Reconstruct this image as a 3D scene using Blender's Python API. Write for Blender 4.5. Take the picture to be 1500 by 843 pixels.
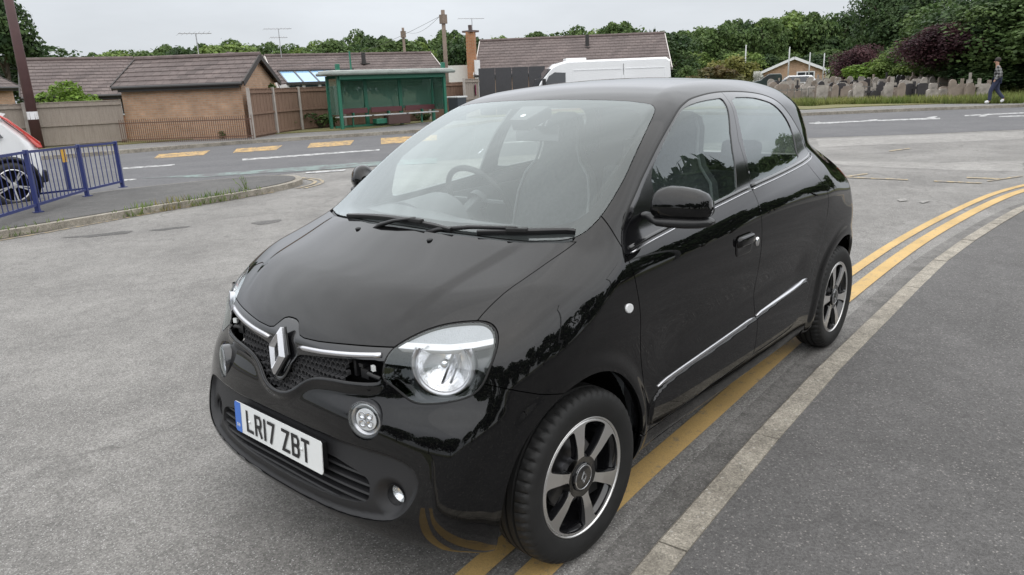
import bpy, bmesh, math, random
import numpy as np
from mathutils import Vector, Matrix
random.seed(7); np.random.seed(7)
for _o in list(bpy.data.objects): bpy.data.objects.remove(_o)
SC=bpy.context.scene; COL=SC.collection
PI=math.pi; R=math.radians
# ------------------------------------------------------------------ camera
def setup_camera():
    cd=bpy.data.cameras.new('camera'); co=bpy.data.objects.new('camera',cd); COL.objects.link(co)
    cd.sensor_width=36; cd.lens=1067.09/1500*36; cd.clip_start=.05; cd.clip_end=3000
    yaw,pit,rol=R(221.53231647),R(15.59742484),R(-2.17513543)
    f=Vector((math.cos(yaw)*math.cos(pit),math.sin(yaw)*math.cos(pit),-math.sin(pit)))
    r=f.cross(Vector((0,0,1))).normalized(); u=r.cross(f)
    c,s=math.cos(rol),math.sin(rol); r2=c*r+s*u; u2=-s*r+c*u
    m=Matrix((r2,u2,-f)).transposed().to_4x4(); m.translation=Vector((1.73945954,2.05263229,1.54853843))
    co.matrix_world=m; SC.camera=co
setup_camera()
# ------------------------------------------------------------------ sky, sun, exposure
SUN_EL,SUN_AZ=R(52),R(75)          # azimuth measured from +x towards +y
def setup_light():
    w=bpy.data.worlds.new('World'); SC.world=w; w.use_nodes=True; nt=w.node_tree; nt.nodes.clear()
    N=nt.nodes.new; L=nt.links.new
    out=N('ShaderNodeOutputWorld'); bg=N('ShaderNodeBackground'); bg.inputs['Strength'].default_value=.10
    sky=N('ShaderNodeTexSky'); sky.sky_type='NISHITA'; sky.sun_disc=False; sky.sun_elevation=SUN_EL
    sky.sun_rotation=PI/2-SUN_AZ; sky.air_density=1.2; sky.dust_density=4
    tc=N('ShaderNodeTexCoord'); sp=N('ShaderNodeSeparateXYZ'); L(tc.outputs['Generated'],sp.inputs[0])
    mr=N('ShaderNodeMapRange'); L(sp.outputs['Z'],mr.inputs['Value']); mr.inputs['From Min'].default_value=0; mr.inputs['From Max'].default_value=1
    ramp=N('ShaderNodeValToRGB'); L(mr.outputs[0],ramp.inputs[0])
    e=ramp.color_ramp.elements
    e[0].position=0; e[0].color=(.365,.385,.405,1); e[1].position=.92; e[1].color=(1,1.0,1.0,1)
    q=e.new(.11); q.color=(.385,.405,.43,1); a=e.new(.23); a.color=(.68,.70,.74,1); b=e.new(.5); b.color=(.85,.87,.89,1)
    mp=N('ShaderNodeMapping'); L(tc.outputs['Generated'],mp.inputs[0]); mp.inputs['Scale'].default_value=(1.2,1.2,4.5)
    no=N('ShaderNodeTexNoise'); L(mp.outputs[0],no.inputs['Vector']); no.inputs['Scale'].default_value=1.9; no.inputs['Detail'].default_value=7; no.inputs['Roughness'].default_value=.55
    m2=N('ShaderNodeMapRange'); L(no.outputs['Fac'],m2.inputs['Value']); m2.inputs['From Min'].default_value=.3; m2.inputs['From Max'].default_value=.7; m2.inputs['To Min'].default_value=.87; m2.inputs['To Max'].default_value=1.08
    mul=N('ShaderNodeVectorMath'); mul.operation='SCALE'; L(ramp.outputs[0],mul.inputs[0]); L(m2.outputs[0],mul.inputs['Scale'])
    sc=N('ShaderNodeVectorMath'); sc.operation='SCALE'; L(mul.outputs[0],sc.inputs[0]); sc.inputs['Scale'].default_value=21
    mix=N('ShaderNodeMix'); mix.data_type='RGBA'; mix.inputs[0].default_value=.93; L(sky.outputs[0],mix.inputs[6]); L(sc.outputs[0],mix.inputs[7])
    L(mix.outputs[2],bg.inputs[0]); L(bg.outputs[0],out.inputs[0])
    sl=bpy.data.lights.new('sun','SUN'); sl.energy=.5; sl.angle=R(110); sl.color=(1,.97,.92)
    so=bpy.data.objects.new('sun',sl); COL.objects.link(so)
    d=Vector((math.cos(SUN_EL)*math.cos(SUN_AZ),math.cos(SUN_EL)*math.sin(SUN_AZ),math.sin(SUN_EL)))
    so.rotation_euler=d.to_track_quat('Z','Y').to_euler(); so.location=(0,0,30)
setup_light()
SC.render.engine='CYCLES'
SC.view_settings.view_transform='Standard'; SC.view_settings.look='None'; SC.view_settings.gamma=1; SC.view_settings.exposure=0
SC.render.resolution_x=1024; SC.render.resolution_y=575
try:
    SC.cycles.max_bounces=10; SC.cycles.transparent_max_bounces=16; SC.cycles.glossy_bounces=6
    SC.cycles.caustics_reflective=False; SC.cycles.caustics_refractive=False; SC.cycles.sample_clamp_indirect=8
except Exception: pass
# ------------------------------------------------------------------ tags
def tag(o,label=None,cat=None,group=None,kind=None):
    if label:o['label']=label
    if cat:o['category']=cat
    if group:o['group']=group
    if kind:o['kind']=kind
    return o
def empty(name,loc=(0,0,0),rz=0,label=None,cat=None,group=None):
    o=bpy.data.objects.new(name,None);COL.objects.link(o);o.location=loc;o.rotation_euler=(0,0,rz);o.empty_display_size=.3
    return tag(o,label,cat,group)
def children(o): return [c for c in bpy.data.objects if c.parent==o]
def copy_tree(o,parent=None,kids=None):
    c=o.copy();COL.objects.link(c)
    if parent is not None:c.parent=parent
    for ch in list(children(o)): copy_tree(ch,c)
    return c
# ------------------------------------------------------------------ materials
MATS={}
def mat(name,col=(.5,.5,.5),rough=.6,metal=0,coat=0,spec=.5,var=0,vscale=8,bump=0,bscale=60,col2=None,cr=.03,trans=0,emit=None,detail=6,vr=0,stretch=None,fine=0):
    if name in MATS:return MATS[name]
    m=bpy.data.materials.new(name);m.use_nodes=True;nt=m.node_tree;b=nt.nodes['Principled BSDF'];N=nt.nodes.new;L=nt.links.new
    b.inputs['Base Color'].default_value=(*col,1);b.inputs['Roughness'].default_value=rough;b.inputs['Metallic'].default_value=metal
    b.inputs['Coat Weight'].default_value=coat;b.inputs['Coat Roughness'].default_value=cr;b.inputs['Specular IOR Level'].default_value=spec
    b.inputs['Transmission Weight'].default_value=trans
    if emit:
        b.inputs['Emission Color'].default_value=(*emit[:3],1);b.inputs['Emission Strength'].default_value=emit[3]
    tc=N('ShaderNodeTexCoord');src=tc.outputs['Object']
    if stretch:
        mp=N('ShaderNodeMapping');mp.inputs['Scale'].default_value=stretch;L(src,mp.inputs[0]);src=mp.outputs[0]
    if var>0 or col2:
        no=N('ShaderNodeTexNoise');no.inputs['Scale'].default_value=vscale;no.inputs['Detail'].default_value=detail;no.inputs['Roughness'].default_value=.6;L(src,no.inputs['Vector'])
        mr=N('ShaderNodeMapRange');mr.inputs['From Min'].default_value=.3;mr.inputs['From Max'].default_value=.7;L(no.outputs['Fac'],mr.inputs[0])
        mx=N('ShaderNodeMix');mx.data_type='RGBA';L(mr.outputs[0],mx.inputs[0])
        c2=col2 if col2 else tuple(c*(1+var) for c in col);c1=col if col2 else tuple(c*(1-var) for c in col)
        mx.inputs[6].default_value=(*c1,1);mx.inputs[7].default_value=(*c2,1);outc=mx.outputs[2]
        if fine>0:
            n2=N('ShaderNodeTexNoise');n2.inputs['Scale'].default_value=vscale*14;n2.inputs['Detail'].default_value=3;L(src,n2.inputs['Vector'])
            r2=N('ShaderNodeMapRange');r2.inputs['From Min'].default_value=.3;r2.inputs['From Max'].default_value=.7;r2.inputs['To Min'].default_value=1-fine;r2.inputs['To Max'].default_value=1+fine;L(n2.outputs['Fac'],r2.inputs[0])
            vm=N('ShaderNodeVectorMath');vm.operation='SCALE';L(outc,vm.inputs[0]);L(r2.outputs[0],vm.inputs['Scale']);outc=vm.outputs[0]
        L(outc,b.inputs['Base Color'])
        if vr>0:
            r3=N('ShaderNodeMapRange');r3.inputs['To Min'].default_value=max(0,rough-vr);r3.inputs['To Max'].default_value=min(1,rough+vr);L(no.outputs['Fac'],r3.inputs[0]);L(r3.outputs[0],b.inputs['Roughness'])
    if bump>0:
        nb=N('ShaderNodeTexNoise');nb.inputs['Scale'].default_value=bscale;nb.inputs['Detail'].default_value=4;L(src,nb.inputs['Vector'])
        bp=N('ShaderNodeBump');bp.inputs['Strength'].default_value=bump;bp.inputs['Distance'].default_value=.01;L(nb.outputs['Fac'],bp.inputs['Height']);L(bp.outputs[0],b.inputs['Normal'])
    MATS[name]=m;return m
def glass(name,tint=(.8,.85,.85),rough=.0,ior=1.52,haze=0.0,hazecol=(.5,.55,.55)):
    """thin sheet of glass: Fresnel reflection over a tinted see-through layer (plus a little dust)"""
    if name in MATS:return MATS[name]
    m=bpy.data.materials.new(name);m.use_nodes=True;nt=m.node_tree;nt.nodes.clear();N=nt.nodes.new;L=nt.links.new
    out=N('ShaderNodeOutputMaterial');tr=N('ShaderNodeBsdfTransparent');tr.inputs[0].default_value=(*tint,1)
    gl=N('ShaderNodeBsdfGlossy');gl.inputs['Roughness'].default_value=rough;gl.inputs[0].default_value=(.94,1,1,1)
    g=N('ShaderNodeNewGeometry');dt=N('ShaderNodeVectorMath');dt.operation='DOT_PRODUCT';L(g.outputs['Incoming'],dt.inputs[0]);L(g.outputs['Normal'],dt.inputs[1])
    ab=N('ShaderNodeMath');ab.operation='ABSOLUTE';L(dt.outputs['Value'],ab.inputs[0]);iv=N('ShaderNodeMath');iv.operation='SUBTRACT';iv.inputs[0].default_value=1;iv.use_clamp=True;L(ab.outputs[0],iv.inputs[1])
    pw=N('ShaderNodeMath');pw.operation='POWER';pw.inputs[1].default_value=3.6;L(iv.outputs[0],pw.inputs[0])
    m1=N('ShaderNodeMath');m1.operation='MULTIPLY_ADD';m1.inputs[1].default_value=.92;m1.inputs[2].default_value=.08;m1.use_clamp=True;L(pw.outputs[0],m1.inputs[0])
    df=N('ShaderNodeBsdfDiffuse');df.inputs[0].default_value=(*hazecol,1)
    mh=N('ShaderNodeMixShader');mh.inputs[0].default_value=haze;L(tr.outputs[0],mh.inputs[1]);L(df.outputs[0],mh.inputs[2])
    mx=N('ShaderNodeMixShader');L(m1.outputs[0],mx.inputs[0]);L(mh.outputs[0],mx.inputs[1]);L(gl.outputs[0],mx.inputs[2]);L(mx.outputs[0],out.inputs[0])
    MATS[name]=m;return m
# ------------------------------------------------------------------ mesh helpers
def mesh_obj(name,V,F,m,parent=None,smooth=False,normals=None,mats=None,fmat=None):
    me=bpy.data.meshes.new(name);me.from_pydata([tuple(map(float,v)) for v in V],[],[tuple(map(int,f)) for f in F]);me.update()
    for mm in (mats or [m]): me.materials.append(mm)
    if fmat is not None: me.polygons.foreach_set('material_index',np.asarray(fmat,dtype=np.int32))
    if smooth or normals is not None: me.polygons.foreach_set('use_smooth',[True]*len(me.polygons))
    if normals is not None: me.normals_split_custom_set_from_vertices([tuple(map(float,n)) for n in normals])
    o=bpy.data.objects.new(name,me);COL.objects.link(o)
    if parent is not None:o.parent=parent
    return o
class MB:
    """collects shapes; build() links them as ONE mesh object"""
    def __init__(s): s.V=[];s.F=[];s.M=[];s.mi=0
    def add(s,V,F):
        n=len(s.V);s.V.extend([tuple(v) for v in V]);s.F.extend([tuple(i+n for i in f) for f in F]);s.M.extend([s.mi]*len(F));return s
    def box(s,c,d,rz=0,rx=0,ry=0,taper=None):
        x,y,z=d[0]/2,d[1]/2,d[2]/2;P=[(-x,-y,-z),(x,-y,-z),(x,y,-z),(-x,y,-z),(-x,-y,z),(x,-y,z),(x,y,z),(-x,y,z)]
        if taper:P=[(p[0]*(taper if p[2]>0 else 1),p[1]*(taper if p[2]>0 else 1),p[2]) for p in P]
        M=Matrix.Rotation(rz,3,'Z')@Matrix.Rotation(ry,3,'Y')@Matrix.Rotation(rx,3,'X');c=Vector(c)
        s.add([M@Vector(p)+c for p in P],[(0,3,2,1),(4,5,6,7),(0,1,5,4),(1,2,6,5),(2,3,7,6),(3,0,4,7)]);return s
    def bar(s,a,b,w,h=None,up=(0,0,1)):
        a=Vector(a);b=Vector(b);h=h or w;d=(b-a).normalized();u=Vector(up)
        if abs(d.dot(u))>.98:u=Vector((1,0,0))
        r=d.cross(u).normalized();u=r.cross(d)
        P=[p+r*i*w/2+u*j*h/2 for p in(a,b) for i,j in((-1,-1),(1,-1),(1,1),(-1,1))]
        s.add(P,[(0,3,2,1),(4,5,6,7),(0,1,5,4),(1,2,6,5),(2,3,7,6),(3,0,4,7)]);return s
    def tube(s,pts,r,n=10,cap=True):
        pts=[Vector(p) for p in pts];rr=r if hasattr(r,'__len__') else [r]*len(pts);V=[];F=[]
        prev=None
        for i,p in enumerate(pts):
            d=(pts[min(i+1,len(pts)-1)]-pts[max(i-1,0)]).normalized()
            if prev is None:
                a=d.orthogonal().normalized()
            else:
                a=(prev-d*prev.dot(d)).normalized()
            prev=a;b=d.cross(a)
            for k in range(n):
                t=2*PI*k/n;V.append(p+(a*math.cos(t)+b*math.sin(t))*rr[i])
        for i in range(len(pts)-1):
            for k in range(n):
                F.append((i*n+k,i*n+(k+1)%n,(i+1)*n+(k+1)%n,(i+1)*n+k))
        if cap:
            F.append(tuple(range(n-1,-1,-1)));F.append(tuple((len(pts)-1)*n+k for k in range(n)))
        s.add(V,F);return s
    def lathe(s,prof,n=48,M=None,close=False):
        """prof: (radius, axial) pairs, revolved round local z, then transformed by M"""
        M=M or Matrix.Identity(4);V=[];F=[]
        for r,zz in prof:
            for k in range(n):
                t=2*PI*k/n;V.append(M@Vector((r*math.cos(t),r*math.sin(t),zz)))
        L=len(prof)
        for i in range(L-1 if not close else L):
            j=(i+1)%L
            for k in range(n):F.append((i*n+k,i*n+(k+1)%n,j*n+(k+1)%n,j*n+k))
        s.add(V,F);return s
    def prism(s,poly,a,b,fn):
        """poly 2-D; fn(u,v,w) -> 3-D; from w=a to w=b"""
        n=len(poly);V=[fn(u,v,a) for u,v in poly]+[fn(u,v,b) for u,v in poly]
        F=[tuple(range(n-1,-1,-1)),tuple(range(n,2*n))]+[(i,(i+1)%n,n+(i+1)%n,n+i) for i in range(n)]
        s.add(V,F);return s
    def sphere(s,c,rad,n=14,m=9):
        c=Vector(c);rad=rad if hasattr(rad,'__len__') else (rad,)*3;V=[];F=[]
        for i in range(m+1):
            p=PI*i/m
            for k in range(n):
                t=2*PI*k/n;V.append(c+Vector((rad[0]*math.sin(p)*math.cos(t),rad[1]*math.sin(p)*math.sin(t),rad[2]*math.cos(p))))
        for i in range(m):
            for k in range(n):F.append((i*n+k,(i+1)*n+k,(i+1)*n+(k+1)%n,i*n+(k+1)%n))
        s.add(V,F);return s
    def build(s,name,m,parent=None,smooth=False,mats=None,bevel=0,auto=None,subsurf=0):
        o=mesh_obj(name,s.V,s.F,m,parent,smooth or auto is not None or bevel>0 and smooth,mats=mats,fmat=s.M if mats else None)
        if bevel>0:
            b=o.modifiers.new('bevel','BEVEL');b.width=bevel;b.segments=2;b.limit_method='ANGLE';b.angle_limit=R(35)
        if subsurf:
            b=o.modifiers.new('sub','SUBSURF');b.levels=subsurf;b.render_levels=subsurf
        if auto is not None:
            me=o.data;bm=bmesh.new();bm.from_mesh(me)
            for e in bm.edges:
                if len(e.link_faces)==2 and e.calc_face_angle(0)>auto:e.smooth=False
            bm.to_mesh(me);bm.free()
        return o
# ---------- smooth 1-D curves ----------
def spl(pts):
    p=sorted(pts);x=np.array([a for a,_ in p],float);y=np.array([b for _,b in p],float);n=len(x)
    h=np.diff(x);A=np.zeros((n,n));r=np.zeros(n);A[0,0]=A[-1,-1]=1
    for i in range(1,n-1):
        A[i,i-1]=h[i-1];A[i,i]=2*(h[i-1]+h[i]);A[i,i+1]=h[i];r[i]=6*((y[i+1]-y[i])/h[i]-(y[i]-y[i-1])/h[i-1])
    m=np.linalg.solve(A,r)
    def ev(t):
        i=np.clip(np.searchsorted(x,t)-1,0,n-2);hh=h[i];a=(x[i+1]-t)/hh;b=(t-x[i])/hh
        return a*y[i]+b*y[i+1]+((a**3-a)*m[i]+(b**3-b)*m[i+1])*hh*hh/6
    e=1e-5;s0=(ev(x[0]+e)-y[0])/e;s1=(y[-1]-ev(x[-1]-e))/e
    return lambda t:np.where(t<x[0],y[0]+s0*(t-x[0]),np.where(t>x[-1],y[-1]+s1*(t-x[-1]),ev(np.clip(t,x[0],x[-1]))))
def sm(a,b,t):
    t=np.clip((t-a)/(b-a),0,1);return t*t*(3-2*t)
f0=spl([(.12,.50),(.18,.55),(.25,.608),(.30,.630),(.35,.636),(.42,.626),(.50,.611),(.57,.603),(.62,.592),(.66,.576),(.71,.563),(.76,.555),(.81,.545),(.86,.52),(.93,.46),(1.0,.38)])
fn=spl([(.1,2.8),(.35,3.1),(.5,3.0),(.65,2.6),(.8,2.35),(1.0,2.2)])
t0=spl([(.70,.72),(.62,.80),(.537,.856),(.47,.893),(.35,.945),(.2,.993),(.075,1.034),(.0,1.062),(-.1,1.115),(-.3,1.228),(-.5,1.333),(-.7,1.425),(-.85,1.484),(-1.0,1.523),(-1.2,1.546),(-1.5,1.556),(-1.8,1.550),(-2.1,1.530),(-2.4,1.492),(-2.6,1.455),(-3.0,1.37)])
belt=spl([(.4,1.0),(-.2,1.005),(-.6,1.02),(-1.0,1.036),(-1.33,1.06),(-1.7,1.08),(-2.1,1.115),(-2.5,1.13),(-3,1.135)])
wz=spl([(.12,.70),(.18,.742),(.25,.775),(.32,.79),(.42,.797),(.50,.795),(.60,.795),(.70,.803),(.80,.813),(.90,.815),(.98,.803),(1.04,.775),(1.08,.752),(1.15,.730),(1.25,.695),(1.35,.655),(1.45,.605),(1.52,.56),(1.65,.46)])
wx=spl([(.8,-.30),(.6,-.14),(.45,-.055),(.3,-.018),(.1,0),(-.2,0),(-.6,0),(-1.2,.004),(-1.9,.004),(-2.3,.0),(-2.6,-.012),(-2.8,-.035),(-3.0,-.08)])
gx=spl([(0,.0),(-.9,0),(-1.4,-.003),(-1.8,-.03),(-2.1,-.07),(-2.35,-.108),(-2.6,-.175),(-3,-.30)]) # greenhouse taper
b0=spl([(.1,-2.86),(.2,-2.90),(.3,-2.945),(.42,-2.965),(.55,-2.96),(.7,-2.93),(.9,-2.90),(1.05,-2.86),(1.15,-2.80),(1.3,-2.69),(1.45,-2.58),(1.6,-2.47)])
rab=spl([(.6,.17),(.3,.17),(.05,.15),(-.15,.12),(-.4,.075),(-.8,.075),(-1.1,.10),(-2,.11),(-2.6,.12)])
def fil(a,b,r):
    u=np.maximum(r-a,0);v=np.maximum(r-b,0)
    return np.where((u>0)&(v>0),r-np.sqrt(u*u+v*v),np.minimum(a,b))
shx=spl([(-3,.05),(-2.2,.05),(-1.5,.055),(-.95,.09),(-.5,.22),(-.1,.33),(.2,.32),(.7,.27)]);dpx=spl([(-3,.10),(-2.2,.11),(-1.5,.115),(-1.1,.095),(-.8,.055),(-.4,.03),(0,.022),(.7,.03)])
def base(x,y,z):
    y=np.abs(y)
    sh=shx(x)
    X=x+sh*y*y
    drop=dpx(x)
    b=(t0(X)-drop*y*y-z)/np.sqrt(1+np.clip((t0(X+.01)-t0(X-.01))/.02,-1,1)**2)
    bl=belt(x);zz=z-(bl-1.05)*sm(.6,1.0,z)*(1-sm(1.15,1.5,z))
    up=sm(.90,1.20,z)
    Wv=wz(zz)+wx(x)+gx(x)*up-.05*sm(-2.15,-2.75,x)*sm(.76,1.03,z)*(1-sm(1.10,1.45,z))
    Wv=Wv+.014*(np.exp(-((x-.02)/.42)**4)+np.exp(-((x+2.48)/.40)**4))*(1-sm(.70,.92,z))
    a=Wv-y
    n=fn(z);q=np.clip(y/.86,0,.9995)**n
    F=f0(z)-.60*(1-(1-q)**(1/n))
    q2=np.clip((y+.02)/.86,0,.9995)**n;F2=f0(z)-.60*(1-(1-q2)**(1/n))
    c=(F-x)/np.sqrt(1+np.clip((F-F2)/.02,0,2.2)**2)
    nb=2.7;q=np.clip(y/.86,0,.9995)**nb
    Bv=b0(z)+.42*(1-(1-q)**(1/nb));q2=np.clip((y+.02)/.86,0,.9995)**nb;B2=b0(z)+.42*(1-(1-q2)**(1/nb))
    d=(x-Bv)/np.sqrt(1+np.clip((B2-Bv)/.02,0,2.2)**2+ .35*sm(1.0,1.2,z))
    s=fil(a,b,rab(x));s=fil(s,c,.05+.05*sm(.7,.9,z));s=fil(s,d,.07)
    e=z-(.185+.025*sm(.3,.6,x)+.02*sm(-2.2,-2.9,x)); 
    return fil(s,e,.03)

ycr=spl([(.60,.36),(.44,.385),(.386,.41),(.19,.452),(-.03,.491),(-.3,.52)])
def pdist(px,py,poly):
    """signed distance to a closed 2-D polygon, negative inside"""
    P=np.asarray(poly,float);A=P;B=np.roll(P,-1,0);d2=np.full(px.shape,1e9);ins=np.zeros(px.shape,bool)
    for (ax,ay),(bx,by) in zip(A,B):
        ex,ey=bx-ax,by-ay;wx_,wy_=px-ax,py-ay;t=np.clip((wx_*ex+wy_*ey)/(ex*ex+ey*ey+1e-15),0,1)
        dx=wx_-ex*t;dy=wy_-ey*t;d2=np.minimum(d2,dx*dx+dy*dy)
        c=((ay>py)!=(by>py));xx=ax+(py-ay)*ex/(ey if abs(ey)>1e-12 else 1e-12);ins^=c&(px<xx)
    return np.where(ins,-1,1)*np.sqrt(d2)
def chaikin(P,n=2,closed=True):
    P=np.asarray(P,float)
    for _ in range(n):
        A=P;B=np.roll(P,-1,0)
        if not closed:A=P[:-1];B=P[1:]
        Q=np.empty((2*len(A),P.shape[1]));Q[0::2]=.75*A+.25*B;Q[1::2]=.25*A+.75*B
        if not closed:Q=np.vstack([P[:1],Q,P[-1:]])
        P=Q
    return P
INTAKE_H=[(0,.535),(.246,.50+.03),(.40,.53),(.50,.528),(.57,.512),(.602,.475),(.604,.43),(.585,.385),(.555,.35),(.51,.322),(.373,.296),(.226,.280),(0,.270)]
INTAKE=chaikin(INTAKE_H+[(-y,z) for y,z in INTAKE_H[-2:0:-1]],2)
LOWCLAD=chaikin([(-.44,.452),(-1.0,.470),(-1.5,.500),(-1.93,.535),(-1.985,.50),(-1.95,.40),(-1.86,.335),(-1.7,.315),(-1.2,.315),(-.6,.30),(-.42,.30),(-.405,.36)],2)
GR_H=[(0,.643),(.028,.655),(.050,.69),(.066,.725),(.082,.740),(.108,.746),(.20,.757),(.313,.770),(.437,.784),(.441,.76),(.440,.728),(.425,.716),(.337,.706),(.25,.702),(.19,.694),(.149,.680),(.115,.660),(.085,.637),(.05,.620),(0,.612)]
GRILLE=chaikin(GR_H+[(-a,b) for a,b in GR_H[-2:0:-1]],1)
def body_f(x,y,z):
    y=np.abs(y);v=base(x,y,z)
    # hood crease and raised centre
    v=v+.006*(1-sm(-.004,.05,y-ycr(x)))*sm(.80,.88,z)*sm(-.12,.02,x)*(1-sm(.25,.60,x))
    # wheel arch flares
    for cx,cz,r in((.02,.30,.365),(-2.475,.30,.368)):
        d=np.sqrt((x-cx)**2+(z-cz)**2)-r
        v=v+.012*(1-sm(.015,.075,d))*sm(.60,.72,y)*(d>-.08)
    fr=x>.25
    if fr.any():
        i=np.where(fr);X,Y,Z=x[i],y[i],z[i]
        d=pdist(Y,Z,INTAKE);dd=-.016*sm(.004,-.018,d)
        # fog lamp bowl
        q=np.sqrt((Y-.508)**2+(Z-.392)**2);dd=dd-.022*(1-sm(.018,.062,q))
        # raised lip along the lower edge of the grille opening
        g=pdist(Y,Z,GRILLE);dd=dd+.011*np.exp(-((g-.006)/.017)**2)*sm(.745,.70,Z)*(1-sm(.40,.46,Y))
        v[i]=v[i]+dd*(X>.35)
    sd=(y>.7)&(x<-.3)&(x>-2.1)&(z<.62)
    if sd.any():
        i=np.where(sd);d=pdist(x[i],z[i],LOWCLAD);v[i]=v[i]+.010*sm(.006,-.006,d)
    # hollow above the cladding
    v=v-.010*np.exp(-((z-.60)/.085)**2)*sm(-.42,-.65,x)*sm(-2.0,-1.8,x)*sm(.6,.7,y)
    return v
def surfnet(f,lo,hi,h):
    ax=[np.arange(lo[i],hi[i]+h,h) for i in range(3)]
    n=[len(a) for a in ax]
    V=np.empty(n,np.float32)
    for i,x in enumerate(ax[0]):
        Y,Z=np.meshgrid(ax[1],ax[2],indexing='ij');V[i]=f(np.full_like(Y,x),Y,Z)
    S=V>0
    acc=np.zeros([k-1 for k in n]+[3]);cnt=np.zeros([k-1 for k in n])
    base=np.array(lo)
    edges=[]
    for d in range(3):
        s=[slice(None)]*3;s2=list(s);s[d]=slice(0,-1);s2[d]=slice(1,None)
        A=V[tuple(s)];B=V[tuple(s2)];M=(A>0)!=(B>0)
        idx=np.argwhere(M);a=A[M];b=B[M];t=a/(a-b)
        P=idx.astype(float);P[:,d]+=t;edges.append((d,idx,a>0))
        o=[k for k in range(3) if k!=d]
        for da in(0,-1):
            for db in(0,-1):
                c=idx.copy();c[:,o[0]]+=da;c[:,o[1]]+=db
                ok=(c>=0).all(1)&(c<np.array(n)-1).all(1)
                np.add.at(acc,tuple(c[ok].T),P[ok]);np.add.at(cnt,tuple(c[ok].T),1)
    K=cnt>0;vid=-np.ones(cnt.shape,int);vid[K]=np.arange(K.sum())
    verts=acc[K]/cnt[K][:,None]*h+base
    quads=[]
    for d,idx,pos in edges:
        o=[(d+1)%3,(d+2)%3]
        cs=[]
        for da,db in((0,0),(-1,0),(-1,-1),(0,-1)):
            c=idx.copy();c[:,o[0]]+=da;c[:,o[1]]+=db;cs.append(c)
        ok=np.all([(c>=0).all(1)&(c<np.array(n)-1).all(1) for c in cs],0)
        q=np.stack([vid[tuple(c[ok].T)] for c in cs],1)
        p=pos[ok];q[~p]=q[~p][:,::-1];quads.append(q)
    return verts,np.concatenate(quads)
def grad(f,P,h=.003):
    g=np.empty_like(P)
    for k in range(3):
        a=P.copy();b=P.copy();a[:,k]+=h;b[:,k]-=h
        g[:,k]=(f(*a.T)-f(*b.T))/(2*h)
    return g
def project(f,P,it=3,mx=.01):
    for _ in range(it):
        g=grad(f,P);v=f(*P.T);l=(g*g).sum(1)+1e-9
        s=-(v/l)[:,None]*g;m=np.linalg.norm(s,axis=1);s*=np.minimum(1,mx/(m+1e-12))[:,None];P=P+s
    return P
def subdiv(V,Q):
    E=np.concatenate([Q[:,[0,1]],Q[:,[1,2]],Q[:,[2,3]],Q[:,[3,0]]]);E.sort(1)
    k=E[:,0].astype(np.int64)*len(V)+E[:,1];u,inv=np.unique(k,return_inverse=True)
    mid=(V[u//len(V)]+V[u%len(V)])/2;nv=len(V);nq=len(Q)
    cen=V[Q].mean(1);e=inv.reshape(4,nq)+nv;c=nv+len(u)+np.arange(nq)
    q=[np.stack([Q[:,i],e[i],c,e[i-1]],1) for i in range(4)]
    return np.concatenate([V,mid,cen]),np.concatenate(q)
# ------------------------------------------------------------------ trimming tools
def clip(M,d):
    """keep the part of a triangle mesh (V,N,T) where d<0, cutting exactly along d=0"""
    V,N,T=M;ins=d<0;c=ins[T].sum(1);keep=T[c==3];cut=T[(c==1)|(c==2)]
    if len(cut)==0:
        used=np.unique(keep);mp=-np.ones(len(V),int);mp[used]=np.arange(len(used));return V[used],N[used],mp[keep]
    E=np.concatenate([cut[:,[0,1]],cut[:,[1,2]],cut[:,[2,0]]]);E.sort(1);E=E[ins[E[:,0]]!=ins[E[:,1]]]
    E=np.unique(E,axis=0);key=E[:,0].astype(np.int64)*len(V)+E[:,1];a,b=E.T;t=(d[a]/(d[a]-d[b]))[:,None]
    V2=np.concatenate([V,V[a]+(V[b]-V[a])*t]);n=N[a]+(N[b]-N[a])*t;n/=np.linalg.norm(n,axis=1)[:,None]+1e-12;N2=np.concatenate([N,n])
    def ev(i,j):
        lo=np.minimum(i,j).astype(np.int64);hi=np.maximum(i,j);return np.searchsorted(key,lo*len(V)+hi)+len(V)
    out=[keep];ci=ins[cut];cc=ci.sum(1)
    one=cut[cc==1];w=ci[cc==1].argmax(1);k=np.arange(len(one))
    if len(one):
        p,q,r=one[k,w],one[k,(w+1)%3],one[k,(w+2)%3];out.append(np.stack([p,ev(p,q),ev(p,r)],1))
    two=cut[cc==2];w=(~ci[cc==2]).argmax(1);k=np.arange(len(two))
    if len(two):
        p,q,r=two[k,w],two[k,(w+1)%3],two[k,(w+2)%3];e1=ev(p,q);e2=ev(p,r);out+= [np.stack([q,r,e2],1),np.stack([q,e2,e1],1)]
    T2=np.concatenate(out);used=np.unique(T2);mp=-np.ones(len(V2),int);mp[used]=np.arange(len(used))
    return V2[used],N2[used],mp[T2]
def split(M,d,gap=.0018):
    return clip(M,d+gap),clip(M,-d+gap)
def bedges(T):
    E=np.concatenate([T[:,[0,1]],T[:,[1,2]],T[:,[2,0]]]);S=np.sort(E,1);k=S[:,0].astype(np.int64)*(S.max()+1)+S[:,1]
    u,i,c=np.unique(k,return_index=True,return_counts=True);return E[i[c==1]]
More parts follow.
